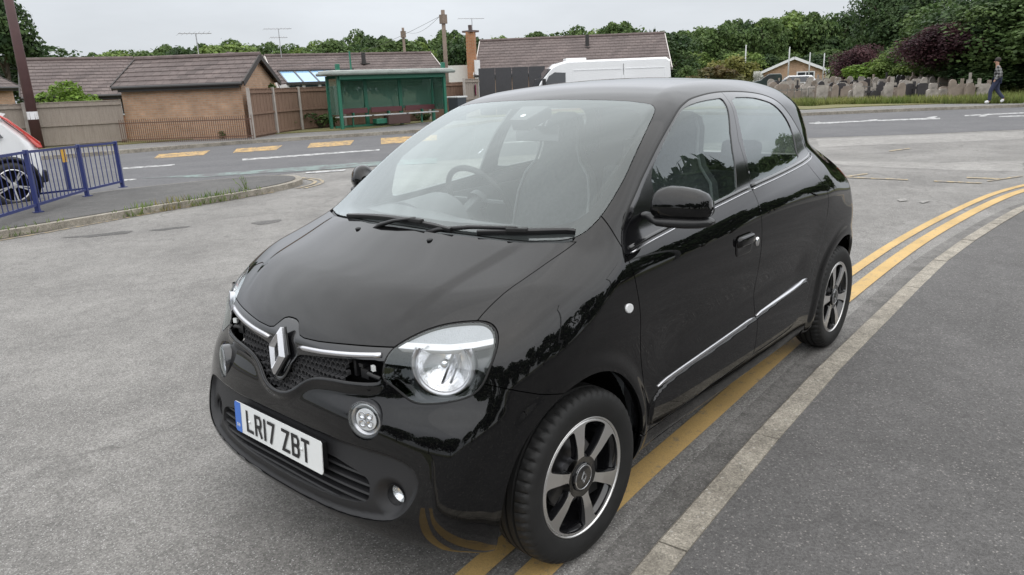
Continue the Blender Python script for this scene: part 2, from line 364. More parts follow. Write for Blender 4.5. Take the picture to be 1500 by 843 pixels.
def rimmed(M,depth=.012,skip=None,lip=.0012):
    """fold the open edges of a panel inwards: gives every panel a real edge"""
    V,N,T=M;B=bedges(T);m=~((np.abs(V[B[:,0],1])<2e-4)&(np.abs(V[B[:,1],1])<2e-4));B=B[m]
    if skip is not None:B=B[~(skip(V[B[:,0]])&skip(V[B[:,1]]))]
    n=len(V);ids=np.unique(B);mp=-np.ones(n,int);mp[ids]=np.arange(len(ids))
    # outward-in-surface direction at the edge
    e=V[B[:,1]]-V[B[:,0]];o=np.cross(e,N[B[:,0]]+N[B[:,1]]);o/=np.linalg.norm(o,axis=1)[:,None]+1e-12
    O=np.zeros((len(ids),3));np.add.at(O,mp[B[:,0]],o);np.add.at(O,mp[B[:,1]],o);O/=np.linalg.norm(O,axis=1)[:,None]+1e-12
    r0=V[ids];Nn=N[ids];n1=O+Nn*.35;n1/=np.linalg.norm(n1,axis=1)[:,None]
    r1=V[ids]-Nn*depth
    V2=np.concatenate([V,r0,r1]);N2=np.concatenate([N,n1,O]);k=len(ids);a=mp[B[:,0]]+n;b=mp[B[:,1]]+n
    T2=np.concatenate([T,np.stack([b,a,a+k],1),np.stack([b,a+k,b+k],1)])
    return V2,N2,T2
def mirror(M):
    V,N,T=M;return V*[1,-1,1],N*[1,-1,1],T[:,::-1]
def joinM(*Ms):
    V=[];N=[];T=[];n=0
    for v,nn,t in Ms:
        V.append(v);N.append(nn);T.append(t+n);n+=len(v)
    return np.concatenate(V),np.concatenate(N),np.concatenate(T)
def whole(M):
    V,N,T=M;V=V.copy();s=np.abs(V[:,1])<1e-4;V[s,1]=0;V2,N2,T2=mirror((V,N,T));n=len(V);mp=np.arange(n)+n;mp[s]=np.arange(n)[s]
    Vv=np.concatenate([V,V2]);Nn=np.concatenate([N,N2]);T3=np.concatenate([T,mp[T2]]);u=np.unique(T3);q=-np.ones(len(Vv),int);q[u]=np.arange(len(u));return Vv[u],Nn[u],q[T3]
def offset(M,k): V,N,T=M;return V-N*k,N,T
def panel(name,M,m,parent,**kw):
    if len(M[2])==0:return None
    return mesh_obj(name,M[0],M[2],m,parent,normals=M[1])
# ------------------------------------------------------------------ the skin of the car (left half, y>=0)
def make_skin():
    V,Q=surfnet(body_f,(-3.05,-.03,.14),(.72,.92,1.62),.015)
    V=project(body_f,V,3);V,Q=subdiv(V,Q);V=project(body_f,V,2)
    N=-grad(body_f,V,.002);N/=np.linalg.norm(N,axis=1)[:,None]+1e-9
    T=np.concatenate([Q[:,[0,1,2]],Q[:,[0,2,3]]])
    fn=np.cross(V[T[:,1]]-V[T[:,0]],V[T[:,2]]-V[T[:,0]]);
    if (fn*N[T[:,0]]).sum()<0:T=T[:,::-1]
    M=clip((V,N,T),-V[:,1]);V,N,T=M;s=V[:,1]<1e-4;N=N.copy();N[s,1]=0;N/=np.linalg.norm(N,axis=1)[:,None];return V,N,T
def surf(o,d,t0_=0,t1=4,f=None):
    """first hit of a ray with the car body"""
    f=f or body_f;o=np.array(o,float);d=np.array(d,float);d/=np.linalg.norm(d)
    t=np.linspace(t0_,t1,int((t1-t0_)/.004));P=o+t[:,None]*d;v=f(*P.T.copy());i=np.flatnonzero(v>0)
    i=i[0] if len(i) else int(v.argmax());i=max(i,1);a,b=v[i-1],v[i];s=-a/(b-a) if b!=a else 0
    p=P[i-1]+(P[i]-P[i-1])*min(max(s,0),1);n=-grad(f,p[None],.003)[0];n/=np.linalg.norm(n);return p,n
def front_pt(y,z): return surf((1.0,y,z),(-1,0,0),0,1.0)
def side_pt(x,z,s=1):
    p,n=surf((x,1.2,z),(0,-1,0),0,1.1)
    if s<0:p=p*[1,-1,1];n=n*[1,-1,1]
    return p,n
def top_pt(x,y): return surf((x,y,2.0),(0,0,-1),0,1.9)
def ribbon(pts,w,h,base_=0.0,tapers=True,mb=None,round_=True):
    """a trim strip laid on the body: pts = list of (point, normal)"""
    mb=mb or MB();P=np.array([p for p,_ in pts]);Nn=np.array([n for _,n in pts]);n=len(P);V=[];F=[]
    prof=[(-.5,-.3),(-.5,.45),(-.36,.9),(0,1.0),(.36,.9),(.5,.45),(.5,-.3)] if round_ else [(-.5,-.3),(-.5,1),(.5,1),(.5,-.3)]
    k=len(prof)
    for i in range(n):
        d=P[min(i+1,n-1)]-P[max(i-1,0)];d/=np.linalg.norm(d);s=np.cross(d,Nn[i]);s/=np.linalg.norm(s)
        ww=w[i] if hasattr(w,'__len__') else w
        for a,b in prof:V.append(P[i]+s*a*ww+Nn[i]*(b*h+base_))
    for i in range(n-1):
        for j in range(k-1):F.append((i*k+j,i*k+j+1,(i+1)*k+j+1,(i+1)*k+j))
    F.append(tuple(range(k-1,-1,-1)));F.append(tuple((n-1)*k+j for j in range(k)));mb.add(V,F);return mb
def resample(P,step):
    P=np.asarray(P,float);d=np.r_[0,np.cumsum(np.linalg.norm(np.diff(P,axis=0),axis=1))];n=max(2,int(d[-1]/step)+1);t=np.linspace(0,d[-1],n)
    return np.stack([np.interp(t,d,P[:,k]) for k in range(P.shape[1])],1)
def frame_at(p,n,up=(0,0,1)):
    z=Vector(n).normalized();x=Vector(up).cross(z).normalized();y=z.cross(x)
    M=Matrix((x,y,z)).transposed().to_4x4();M.translation=Vector(p);return M
# ------------------------------------------------------------------ outlines, in metres on the car
DLO=chaikin([(-.262,.985),(-.285,1.03),(-.333,1.084),(-.389,1.132),(-.454,1.175),(-.509,1.214),(-.698,1.329),(-.907,1.425),(-1.00,1.450),(-1.081,1.466),(-1.278,1.481),(-1.465,1.482),(-1.706,1.471),(-1.90,1.448),(-2.03,1.412),(-2.12,1.34),(-2.17,1.25),(-2.20,1.17),(-2.195,1.128),(-2.09,1.110),(-1.7,1.092),(-1.297,1.073),(-.947,1.045),(-.5,1.011),(-.33,.990)],2)
FGLASS=chaikin([(-.545,1.05),(-.553,1.14),(-.562,1.217),(-.667,1.289),(-.8,1.365),(-.917,1.418),(-1.007,1.440),(-1.147,1.453),(-1.30,1.457),(-1.34,1.457),(-1.325,1.41),(-1.24,1.286),(-1.185,1.10),(-1.17,1.084),(-.95,1.066),(-.6,1.04)],1)
RGLASS=chaikin([(-1.325,1.097),(-1.325,1.16),(-1.345,1.28),(-1.39,1.40),(-1.42,1.457),(-1.665,1.449),(-1.80,1.43),(-1.90,1.41),(-1.985,1.37),(-2.03,1.32),(-2.035,1.27),(-2.01,1.18),(-2.0,1.135),(-1.7,1.115)],1)
SHUT_UP=[(-1.303,1.06),(-1.303,1.10),(-1.306,1.28),(-1.36,1.40),(-1.40,1.50)]
FDOOR=chaikin([(-.275,1.005),(-.277,.93),(-.300,.80),(-.325,.66),(-.362,.51),(-.368,.42),(-.355,.34),(-.34,.305),(-.40,.292),(-.60,.292),(-1.0,.30),(-1.29,.308),(-1.315,.33),(-1.322,.40),(-1.330,.494),(-1.318,.62),(-1.308,.71),(-1.296,.905),(-1.294,.99),(-1.303,1.06),(-1.303,1.3),(-.275,1.3)],1)
RDOOR=chaikin([(-1.303,1.3),(-1.303,1.06),(-1.294,.99),(-1.296,.905),(-1.308,.71),(-1.318,.62),(-1.330,.494),(-1.322,.40),(-1.315,.33),(-1.33,.308),(-1.70,.305),(-1.82,.315),(-1.92,.36),(-1.99,.44),(-2.045,.56),(-2.10,.70),(-2.135,.80),(-2.15,.91),(-2.125,.975),(-2.06,1.05),(-2.05,1.10),(-2.05,1.3)],1)
HL=chaikin([(.438,.729),(.440,.765),(.443,.795),(.452,.818),(.487,.847),(.526,.868),(.572,.881),(.634,.887),(.667,.881),(.693,.861),(.709,.832),(.716,.797),(.714,.749),(.704,.716),(.683,.694),(.632,.680),(.575,.673),(.542,.677),(.512,.693),(.474,.714)],2)
HOODSIDE=[(-.30,.675),(-.148,.669),(-.006,.656),(.113,.648),(.183,.641),(.274,.633),(.33,.632),(.8,.632)]
HOODFRONT=[(0,.838),(.022,.837),(.042,.832),(.060,.815),(.075,.802),(.10,.797),(.172,.799),(.292,.808),(.452,.818),(.487,.847),(.526,.868),(.572,.881),(.634,.887),(.66,.887)]
WSBOT=[(0,.030),(.18,.024),(.30,.004),(.40,-.015),(.497,-.042),(.58,-.085),(.633,-.111),(.669,-.148),(.70,-.19)]   # (y,x)
WS=chaikin([(.018,0),(.012,.18),(-.008,.30),(-.027,.40),(-.054,.497),(-.097,.58),(-.125,.633),(-.17,.664),(-.24,.679),(-.32,.680),(-.42,.669),(-.482,.658),(-.646,.619),(-.79,.578),(-.83,.556),(-.842,.52),(-.848,.44),(-.843,.358),(-.833,.2),(-.828,0),(-.833,-.2),(-.843,-.3),(0,-.3),(.012,-.18)],1)
FRIT=chaikin([(-.045,0),(-.05,.18),(-.085,.33),(-.118,.437),(-.155,.54),(-.20,.612),(-.26,.640),(-.33,.643),(-.416,.636),(-.589,.606),(-.72,.562),(-.775,.52),(-.79,.47),(-.785,.4),(-.765,.2),(-.755,.10),(-.755,0),(-.76,-.2),(-.2,-.3),(-.05,-.18)],1)
NOSE_LOW=[(0,.640),(.04,.66),(.075,.735),(.108,.742),(.313,.766),(.440,.780)]
CUTLINE=[(.60,.80),(.37,.735),(.30,.705),(.222,.672),(.10,.64)]
def car_mats():
    mat('paint',(.003,.003,.0035),rough=.38,coat=1,cr=.008,spec=.0)
    nt=MATS['paint'].node_tree;b=nt.nodes['Principled BSDF'];b.inputs['Coat IOR'].default_value=1.5;N=nt.nodes.new;L=nt.links.new
    # thin road film: uneven gloss and a trace of dust
    tc=N('ShaderNodeTexCoord');no=N('ShaderNodeTexNoise');no.inputs['Scale'].default_value=5;no.inputs['Detail'].default_value=8;no.inputs['Roughness'].default_value=.65;L(tc.outputs['Object'],no.inputs['Vector'])
    r=N('ShaderNodeMapRange');r.inputs['From Min'].default_value=.35;r.inputs['From Max'].default_value=.75;r.inputs['To Min'].default_value=.004;r.inputs['To Max'].default_value=.028;L(no.outputs['Fac'],r.inputs[0]);L(r.outputs[0],b.inputs['Coat Roughness'])
    n2=N('ShaderNodeTexNoise');n2.inputs['Scale'].default_value=260;n2.inputs['Detail'].default_value=3;L(tc.outputs['Object'],n2.inputs['Vector']);r2=N('ShaderNodeMapRange');r2.inputs['From Min'].default_value=.55;r2.inputs['From Max'].default_value=.8;L(n2.outputs['Fac'],r2.inputs[0])
    mx=N('ShaderNodeMix');mx.data_type='RGBA';mx.inputs[6].default_value=(.003,.003,.0035,1);mx.inputs[7].default_value=(.022,.021,.019,1);L(r2.outputs[0],mx.inputs[0]);L(mx.outputs[2],b.inputs['Base Color'])
    mat('satin_black',(.012,.012,.013),rough=.42,spec=.5,bump=.05,bscale=900)
    mat('frame_black',(.006,.006,.007),rough=.16,spec=.6,coat=.6,cr=.08)
    mat('trim_plastic',(.014,.014,.0155),rough=.55,bump=.12,bscale=700)
    mat('rubber',(.012,.012,.012),rough=.62)
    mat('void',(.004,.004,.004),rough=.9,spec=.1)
    mat('chrome',(.82,.82,.84),rough=.12,metal=1)
    mat('reflector',(.90,.90,.91),rough=.24,metal=1,bump=.35,bscale=30)
    mat('satin_silver',(.62,.62,.64),rough=.28,metal=1)
    mat('lamp_white',(.88,.89,.90),rough=.25,coat=1,cr=.03)
    mat('lamp_ribs',(.38,.40,.42),rough=.3,coat=1,metal=.2,bump=.5,bscale=260,stretch=(1,1,.15))
    mat('lamp_dark',(.035,.036,.04),rough=.22,coat=.6)
    mat('tyre',(.014,.014,.014),rough=.66,var=.25,vscale=18,bump=.1,bscale=300,vr=.1)
    mat('alloy',(.86,.85,.84),rough=.38,metal=1,bump=.03,bscale=600)
    mat('alloy_black',(.008,.008,.009),rough=.14,coat=.8)
    mat('disc_steel',(.25,.25,.26),rough=.35,metal=1)
    mat('plate_white',(.80,.82,.82),rough=.3,coat=.5)
    mat('plate_blue',(.03,.16,.62),rough=.3,coat=.5)
    mat('plate_black',(.01,.01,.012),rough=.35)
    mat('cloth_dark',(.08,.083,.09),rough=.9,var=.3,vscale=60)
    mat('cloth_piping',(.26,.27,.28),rough=.8)
    mat('dash',(.085,.088,.094),rough=.55,bump=.2,bscale=300)
    mat('lining',(.32,.32,.33),rough=.9)
    mat('red_lens',(.35,.01,.01),rough=.1,coat=1)
    glass('lens',(.92,.93,.94));glass('windscreen',(.90,.95,.94),haze=.05,hazecol=(.55,.62,.62))
    glass('side_glass',(.74,.82,.79),haze=.01);glass('dark_glass',(.48,.53,.51),haze=.01)
def parked_car():
    car_mats();m=MATS
    root=empty('parked_car',(0,0,0),0,'glossy black five door hatchback parked on the double yellow lines by the kerb','car')
    S=make_skin()
    V=lambda M:M[0]
    # wheel openings
    for cx,cz,r in((.02,.30,.365),(-2.475,.30,.368)):
        P=S[0];d=r-np.sqrt((P[:,0]-cx)**2+(P[:,2]-cz)**2);d=np.where(P[:,1]>.30,d,-1.);S=clip(S,d)
    # open underside: cut away the bottom skin between the sills
    P=S[0];S=clip(S,np.where((S[1][:,2]<-.8),1.,-1.))
    # ---------------- side windows
    P=S[0];d=pdist(P[:,0],P[:,2],DLO);d=np.where((P[:,1]>.40)&(P[:,0]<-.2),d,1.);win,S=split(S,d,.0015)
    P=win[0];xs=np.interp(P[:,2],[q[1] for q in SHUT_UP],[q[0] for q in SHUT_UP]);fwin,rwin=split(win,xs-P[:,0],.0015)
    P=fwin[0];fg,ff=split(fwin,pdist(P[:,0],P[:,2],FGLASS),0)
    P=rwin[0];rg,rf=split(rwin,pdist(P[:,0],P[:,2],RGLASS),0)
    # ---------------- windscreen
    P=S[0];d=pdist(P[:,0],P[:,1],WS);d=np.where(P[:,2]>.95,d,1.);ws,S=split(S,d,.0012)
    P=ws[0];wg,wf=split(ws,pdist(P[:,0],P[:,1],FRIT),0)
    # ---------------- headlight
    P=S[0];d=pdist(P[:,1],P[:,2],HL);d=np.where(P[:,0]>.15,d,1.);hl,S=split(S,d,.0028)
    # ---------------- hood
    P=S[0];zf=np.interp(P[:,1],*zip(*HOODFRONT));ysd=np.interp(P[:,0],*zip(*HOODSIDE));xr=np.interp(P[:,1],*zip(*WSBOT))
    dh=np.maximum.reduce([(zf-P[:,2])*.9,P[:,1]-ysd,(xr-P[:,0])*.9]);hood,S=split(S,dh,.0014)
    # cowl strip between hood and windscreen
    P=S[0];d=np.maximum.reduce([np.abs(P[:,0]-xr_at(P))-.02,P[:,1]-.66,.95-P[:,2]]);cowl,S=split(S,d,0)
    # ---------------- grille hole, nose panel
    P=S[0];d=pdist(P[:,1],P[:,2],GRILLE);d=np.where(P[:,0]>.3,d,1.);hole,S=split(S,d,0)
    P=S[0];zl=np.interp(P[:,1],*zip(*NOSE_LOW));d=np.maximum.reduce([zl-P[:,2],P[:,1]-.452,.35-P[:,0],P[:,2]-.87]);nose,S=split(S,d,.0012)
    # ---------------- bumper
    P=S[0];zc=np.interp(P[:,0],[q[0] for q in CUTLINE][::-1],[q[1] for q in CUTLINE][::-1]);d=np.maximum(P[:,2]-zc,.08-P[:,0]);bump,S=split(S,d,.0016)
    # left-overs of skin between hood tip and headlight stay with the body
    P=bump[0];d=pdist(P[:,1],P[:,2],INTAKE);d=np.where(P[:,0]>.3,d,1.);intk,bump=split(bump,d,.0015)
    dr=lambda P:np.where(P[:,0]>.3,np.hypot((P[:,1]-.413),(P[:,2]-.610))-.0585,1.)
    dh_,bump=split(bump,dr(bump[0]),0)
    dfog=lambda P:np.hypot((P[:,1]-.512),(P[:,2]-.392))-.030
    fg_,intk=split(intk,dfog(intk[0]),0)
    SLOT=chaikin([(0,.462),(.27,.462),(.33,.452),(.40,.440),(.43,.425),(.436,.40),(.432,.365),(.40,.345),(.30,.332),(.15,.322),(0,.316),(-.2,.33),(-.2,.46)],1)
    P=intk[0];sl_,intk=split(intk,pdist(P[:,1],P[:,2],SLOT),0)
    # ---------------- doors
    P=S[0];d=pdist(P[:,0],P[:,2],FDOOR);d=np.where((P[:,1]>.5)&(P[:,2]<1.15),d,1.);fd,S=split(S,d,.0022)
    P=S[0];d=pdist(P[:,0],P[:,2],RDOOR);d=np.where((P[:,1]>.5)&(P[:,2]<1.18),d,1.);rd,S=split(S,d,.0022)
    # ---------------- tailgate glass, tail lamp
    P=S[0];TG=chaikin([(0,1.07),(.45,1.07),(.54,1.12),(.50,1.30),(.44,1.42),(0,1.44),(-.1,1.4),(-.1,1.1)],2)
    d=pdist(P[:,1],P[:,2],TG);d=np.where(P[:,0]<-2.45,d,1.);tg,S=split(S,d,.002)
    P=S[0];d=pdist(P[:,1],P[:,2],chaikin([(.60,.78),(.80,.80),(.84,.9),(.80,1.03),(.66,1.03),(.58,.9)],2));d=np.where(P[:,0]<-2.66,d,1.);tl,S=split(S,d,.002)
    # ---------------- link the panels
    body=panel('body',rimmed(whole(S),.014),m['paint'],root)
    panel('hood',rimmed(whole(hood),.014),m['paint'],root)
    panel('cowl',offset(whole(cowl),.012),m['satin_black'],root)
    panel('bumper',rimmed(whole(bump),.018),m['paint'],root)
    panel('nose_panel',rimmed(offset(whole(nose),.002),.02),m['frame_black'],root)
    panel('lower_intake',rimmed(offset(whole(intk),.003),.03),m['trim_plastic'],root)
    w=panel('windscreen',whole(ws),m['windscreen'],root)
    panel('windscreen_border',offset(whole(wf),.005),m['void'],w)
    panel('tailgate_glass',whole(tg),m['dark_glass'],root)
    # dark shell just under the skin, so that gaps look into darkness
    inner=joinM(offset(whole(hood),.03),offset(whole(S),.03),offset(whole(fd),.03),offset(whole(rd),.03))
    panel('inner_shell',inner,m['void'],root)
    for s in(1,-1):
        mm=(lambda X:X) if s>0 else mirror
        o=panel('front_door',mm(rimmed(fd,.016)),m['paint'],root);tag(o,None)
        panel('window_frame',mm(rimmed(ff,.010)),m['frame_black'],o);panel('side_window',mm(offset(fg,.004)),m['side_glass'],o)
        o2=panel('rear_door',mm(rimmed(rd,.016)),m['paint'],root)
        panel('window_frame',mm(rimmed(rf,.010)),m['frame_black'],o2);panel('side_window',mm(offset(rg,.004)),m['dark_glass'],o2)
        panel('tail_light',mm(rimmed(tl,.01)),m['red_lens'],root)
        # body-side strip with its break at the door gap
        for (x0,x1),par in(((-.462,-1.314),o),((-1.336,-1.955),o2)):
            xs_=np.linspace(x0,x1,26);pts=[side_pt(x,.4575+(-.46-x)*.043+max(0,-1.0-x)**2*.012,s) for x in xs_]
            w_=[.018*min(1,.25+min(i,25-i)*.5) for i in range(26)]
            ribbon(pts,w_,.006*1.0).build('chrome_strip',m['satin_silver'],par,smooth=True)
        # belt trim: rubber with a bright lower edge
        bl_=[(-.31,.992),(-.5,1.0115),(-.947,1.046),(-1.297,1.0745),(-1.7,1.0935),(-2.09,1.112),(-2.19,1.128)]
        Pb=resample(chaikin(bl_,1,False),.03)
        for lo,par in((0,o),(1,o2)):
            Pk=[p for p in Pb if (p[0]>-1.305)==(lo==0)];
            if lo==0:Pk=[p for p in Pk if p[0]<-.30]
            pts=[side_pt(x,z+.012,s) for x,z in Pk]
            ribbon(pts,.017,.007).build('belt_seal',m['frame_black'],par,smooth=True)
            pts=[side_pt(x,z-.002,s) for x,z in Pk];ribbon(pts,.006,.006).build('belt_strip',m['satin_silver'],par,smooth=True)
        # rubber seal round the window opening
        top=[tuple(p) for p in DLO];ie=min(range(len(top)),key=lambda i:top[i][0]);top=[p for p in top[2:ie] if p[1]>1.06]
        pts=[side_pt(x,z,s) for x,z in resample(top,.03)]
        ribbon(pts,.011,.004,-.003).build('door_seal',m['rubber'],root,smooth=True)
        # handle
        handle(s,o,m,(-1.12,.872))
        headlight(s,mm,hl,root,m)
        drl(s,root,m);fog(s,root,m)
        # side repeater
        p,n=side_pt(-.228,.823,s);mb=MB();mb.prism([( .022*math.cos(t)+.004*math.sin(t),.017*math.sin(t)) for t in np.linspace(0,2*PI,20,endpoint=False)],-.004,.006,lambda u,v,w:Vector(p)+Vector((u,0,v))+Vector(n)*w)
        mb.build('side_repeater',m['lamp_white'],root,bevel=.003)
        mirror_unit(s,root,m)
        # black corner patch in front of the window
        for zc_ in():pass
    # chrome strips, badge, plate, grille
    for s in(1,-1):
        pts=[front_pt(s*y,z) for y,z in resample([(.088,.766),(.2,.773),(.313,.783),(.424,.795)],.02)]
        k=len(pts);ribbon(pts,[.0155 if i>0 else .010 for i in range(k)],.006).build('chrome_strip',m['satin_silver'],root,smooth=True)
    badge(root,m);plate(root,m);grille(root,m);slats(root,m);wipers(root,m);interior(root,m)
    for i,(x,y,z,s,st,ph) in enumerate(((0,.726,.298,1,-.041,68),(-2.492,.715,.300,1,0,80),(0,-.726,.298,-1,-.041,20),(-2.492,-.715,.300,-1,0,50))):
        wheel(root,m,(x,y,z),s,st,ph)
    # liners and floor
    for cx in(.02,-2.475):
        for s in(1,-1):
            mb=MB();r=.380;n=20;Vv=[];F=[]
            for k in range(n+1):
                a=PI*(.03+.94*k/n)
                for yy in(.74,.45):Vv.append((cx+r*math.cos(a),s*yy,.30+r*math.sin(a)))
            for k in range(n):F.append((2*k,2*k+1,2*k+3,2*k+2))
            mb.add(Vv,F);mb.add([(cx+r*math.cos(PI*(.03+.94*k/n)),s*.45,.30+r*math.sin(PI*(.03+.94*k/n))) for k in range(n+1)],[tuple(range(n+1))])
            mb.build('wheel_liner',m['void'],root)
    mb=MB();mb.box((-1.235,0,.235),(2.0,1.52,.05));mb.box((.36,0,.26),(.34,1.0,.06));mb.box((-2.72,0,.28),(.26,1.3,.08));mb.box((0,0,.30),(.8,.82,.08));mb.box((-2.47,0,.33),(.8,.82,.10))
    mb.build('underbody',m['void'],root)
    # nozzles
    for s in(1,-1):
        p,n=top_pt(.068,s*.20);mb=MB();mb.sphere(Vector(p)+Vector((0,0,.001)),(.013,.010,.006));mb.build('washer_nozzle',m['trim_plastic'],root,smooth=True)
    return root
def xr_at(P): return np.interp(P[:,1],*zip(*WSBOT))-.0
def handle(s,par,m,c):
    # recessed cup and pull, lock barrel behind it
    cx,cz=c;p,n=side_pt(cx,cz,s);n=Vector(n);X=Vector((1,0,0));Z=Vector((0,0,1));p=Vector(p)
    def rr(w,h,r,k=6):
        P=[]
        for qx,qz,a0 in((w/2-r,h/2-r,0),(-w/2+r,h/2-r,90),(-w/2+r,-h/2+r,180),(w/2-r,-h/2+r,270)):
            for i in range(k+1):
                a=R(a0+90*i/k);P.append((qx+r*math.cos(a),qz+r*math.sin(a)))
        return P
    def put(u,v,w):return p+X*u+Z*(v+.03*u*0)+n*w
    o=rr(.165,.088,.03);i1=rr(.150,.074,.026);i2=rr(.12,.05,.02);k=len(o);V=[put(u,v,.001) for u,v in o]+[put(u,v,.003) for u,v in i1]+[put(u,v,-.0) for u,v in i2]
    V=[put(u,v,.0012) for u,v in o]+[put(u,v,.0045) for u,v in i1]+[put(u,v,.002) for u,v in i2]
    F=[(i,(i+1)%k,k+(i+1)%k,k+i) for i in range(k)]+[(k+i,k+(i+1)%k,2*k+(i+1)%k,2*k+i) for i in range(k)]+[tuple(range(2*k,3*k))]
    if s<0:F=[f[::-1] for f in F]
    cup=MB().add(V,F).build('handle_cup',m['paint'],par,smooth=True,auto=R(50))
    mb=MB();g=rr(.150,.046,.018)
    V=[put(u,v+.016,.004) for u,v in g]+[put(u*.97,v*.9+.017,.016) for u,v in g]+[put(u*.8,v*.6+.018,.022) for u,v in g];k=len(g)
    F=[(i,(i+1)%k,k+(i+1)%k,k+i) for i in range(k)]+[(k+i,k+(i+1)%k,2*k+(i+1)%k,2*k+i) for i in range(k)]+[tuple(range(2*k,3*k))]
    if s<0:F=[f[::-1] for f in F]
    mb.add(V,F).build('door_handle',m['paint'],par,smooth=True,auto=R(60))
    q,nn=side_pt(cx-.128,cz-.012,s);M=frame_at(q,nn);MB().lathe([(.0001,.010),(.012,.009),(.016,.004),(.016,-.004)],20,M@Matrix.Diagonal((.8,1.25,1,1))).build('door_lock',m['chrome'],par,smooth=True)
def headlight(s,mm,hl,root,m):
    V,N,T=hl
    h=panel('headlight',mm(rimmed(offset(hl,.090),-.086)),m['lamp_dark'],root)
    panel('lens',mm(rimmed(offset(hl,.001),.006)),m['lens'],h)
    P=V;zl=np.interp(P[:,1],[.44,.60,.66,.73],[.818,.820,.826,.838]);bar=clip(hl,zl-P[:,2])
    zl2=zl+.015;up=clip(hl,zl2-P[:,2]);P=V;lo=clip(hl,np.maximum(zl-P[:,2],P[:,2]-zl2))
    edge=lambda M:(lambda A:clip(M,pdist(A[:,1],A[:,2],HL)+.006))(M[0])
    panel('indicator_strip',mm(rimmed(offset(edge(up),.008),.02)),m['lamp_ribs'],h)
    panel('light_bar',mm(rimmed(offset(edge(lo),.005),.03)),m['lamp_white'],h)
    c,n=surf((1.0,.604,.762),(-1,-.0,0),0,1);c=Vector(c);a=Vector((.84,.53,.10)).normalized();M=frame_at(c-a*.026+Vector((-.004,.004,.014)),a)@Matrix.Diagonal((1.12,1.12,1,1))
    if s<0:M=Matrix.Diagonal((1,-1,1,1))@M
    def lt(nm,prof,mt,Mx=M,n=56):
        mb=MB();mb.lathe(prof,n,Mx);mb.F=[f for f in mb.F if sum(mb.V[i][2] for i in f)/len(f)<.8235];mb.M=[0]*len(mb.F)
        if s<0:mb.F=[f[::-1] for f in mb.F]
        return mb.build(nm,mt,h,smooth=True)
    lt('lamp_ring',[(.070,-.012),(.071,.004),(.078,.009),(.086,.004),(.088,-.014)],m['satin_silver'])
    lt('reflector_bowl',[(.070,.0),(.066,-.006),(.056,-.020),(.043,-.032),(.028,-.041),(.014,-.045),(.0001,-.045)],m['reflector'])
    lt('bulb_cap',[(.011,-.045),(.011,-.012),(.008,-.008),(.0001,-.007)],m['chrome'])
    mb=MB()
    for k in(0,1):
        q0=M@Vector((-.010+k*.022,-.052,-.020));q1=M@Vector((.022+k*.022,.030,-.036));mb.bar(q0,q1,.0035,.008)
    mb.build('reflector_fin',m['chrome'],h)
    pts=[];hlp=resample(np.vstack([HL,HL[:1]]),.018)
    for y,z in hlp:
        p,nn=front_pt(y,z);pts.append((p*[1,s,1],nn*[1,s,1]))
    ribbon(pts,.007,.001,-.004).build('headlight_seal',m['rubber'],h,smooth=True)
def drl(s,root,m):
    p,n=front_pt(.413,.610);n=np.array([.93,.33,.06]);n/=np.linalg.norm(n);M=frame_at(p-n*.0,n)
    if s<0:M=Matrix.Diagonal((1,-1,1,1))@M
    def lt(nm,prof,mt,par,n=44):
        mb=MB();mb.lathe(prof,n,M)
        if s<0:mb.F=[f[::-1] for f in mb.F]
        return mb.build(nm,mt,par,smooth=True)
    b=lt('daytime_lamp',[(.0595,-.03),(.0595,.001),(.0575,.004),(.052,.001),(.046,-.008),(.036,-.016),(.0001,-.016)],m['lamp_dark'],root)
    lt('lamp_ring',[(.050,-.004),(.047,-.001),(.044,-.006),(.038,-.012)],m['satin_silver'],b)
    lt('reflector_bowl',[(.035,-.006),(.032,-.004),(.0001,-.012)],m['lamp_white'],b)
    mb=MB()
    for k in range(4):
        a=R(45+90*k);q=M@Vector((.0175*math.cos(a),.0175*math.sin(a),-.004));mb.lathe([(.011,-.004),(.0125,.001),(.009,-.001),(.0001,-.006)],16,Matrix.Translation(q-M.translation)@M)
    mb.build('lamp_cell',m['chrome'],b,smooth=True)
    lt('lens',[(.0565,.003),(.05,.008),(.03,.012),(.0001,.013)],m['lens'],b)
def fog(s,root,m):
    p,n=front_pt(.512,.392);n=np.array([.97,.10,-.02]);M=frame_at(np.array(p)-np.array([.012,0,0]),n)
    if s<0:M=Matrix.Diagonal((1,-1,1,1))@M
    def lt(nm,prof,mt,par,n=36):
        mb=MB();mb.lathe(prof,n,M)
        if s<0:mb.F=[f[::-1] for f in mb.F]
        return mb.build(nm,mt,par,smooth=True)
    b=lt('fog_lamp',[(.036,.016),(.033,.004),(.030,-.002)],m['trim_plastic'],root)
    lt('reflector_bowl',[(.0305,-.003),(.022,-.014),(.010,-.020),(.0001,-.02)],m['reflector'],b)
    lt('lens',[(.0305,-.002),(.020,.003),(.0001,.005)],m['lens'],b)
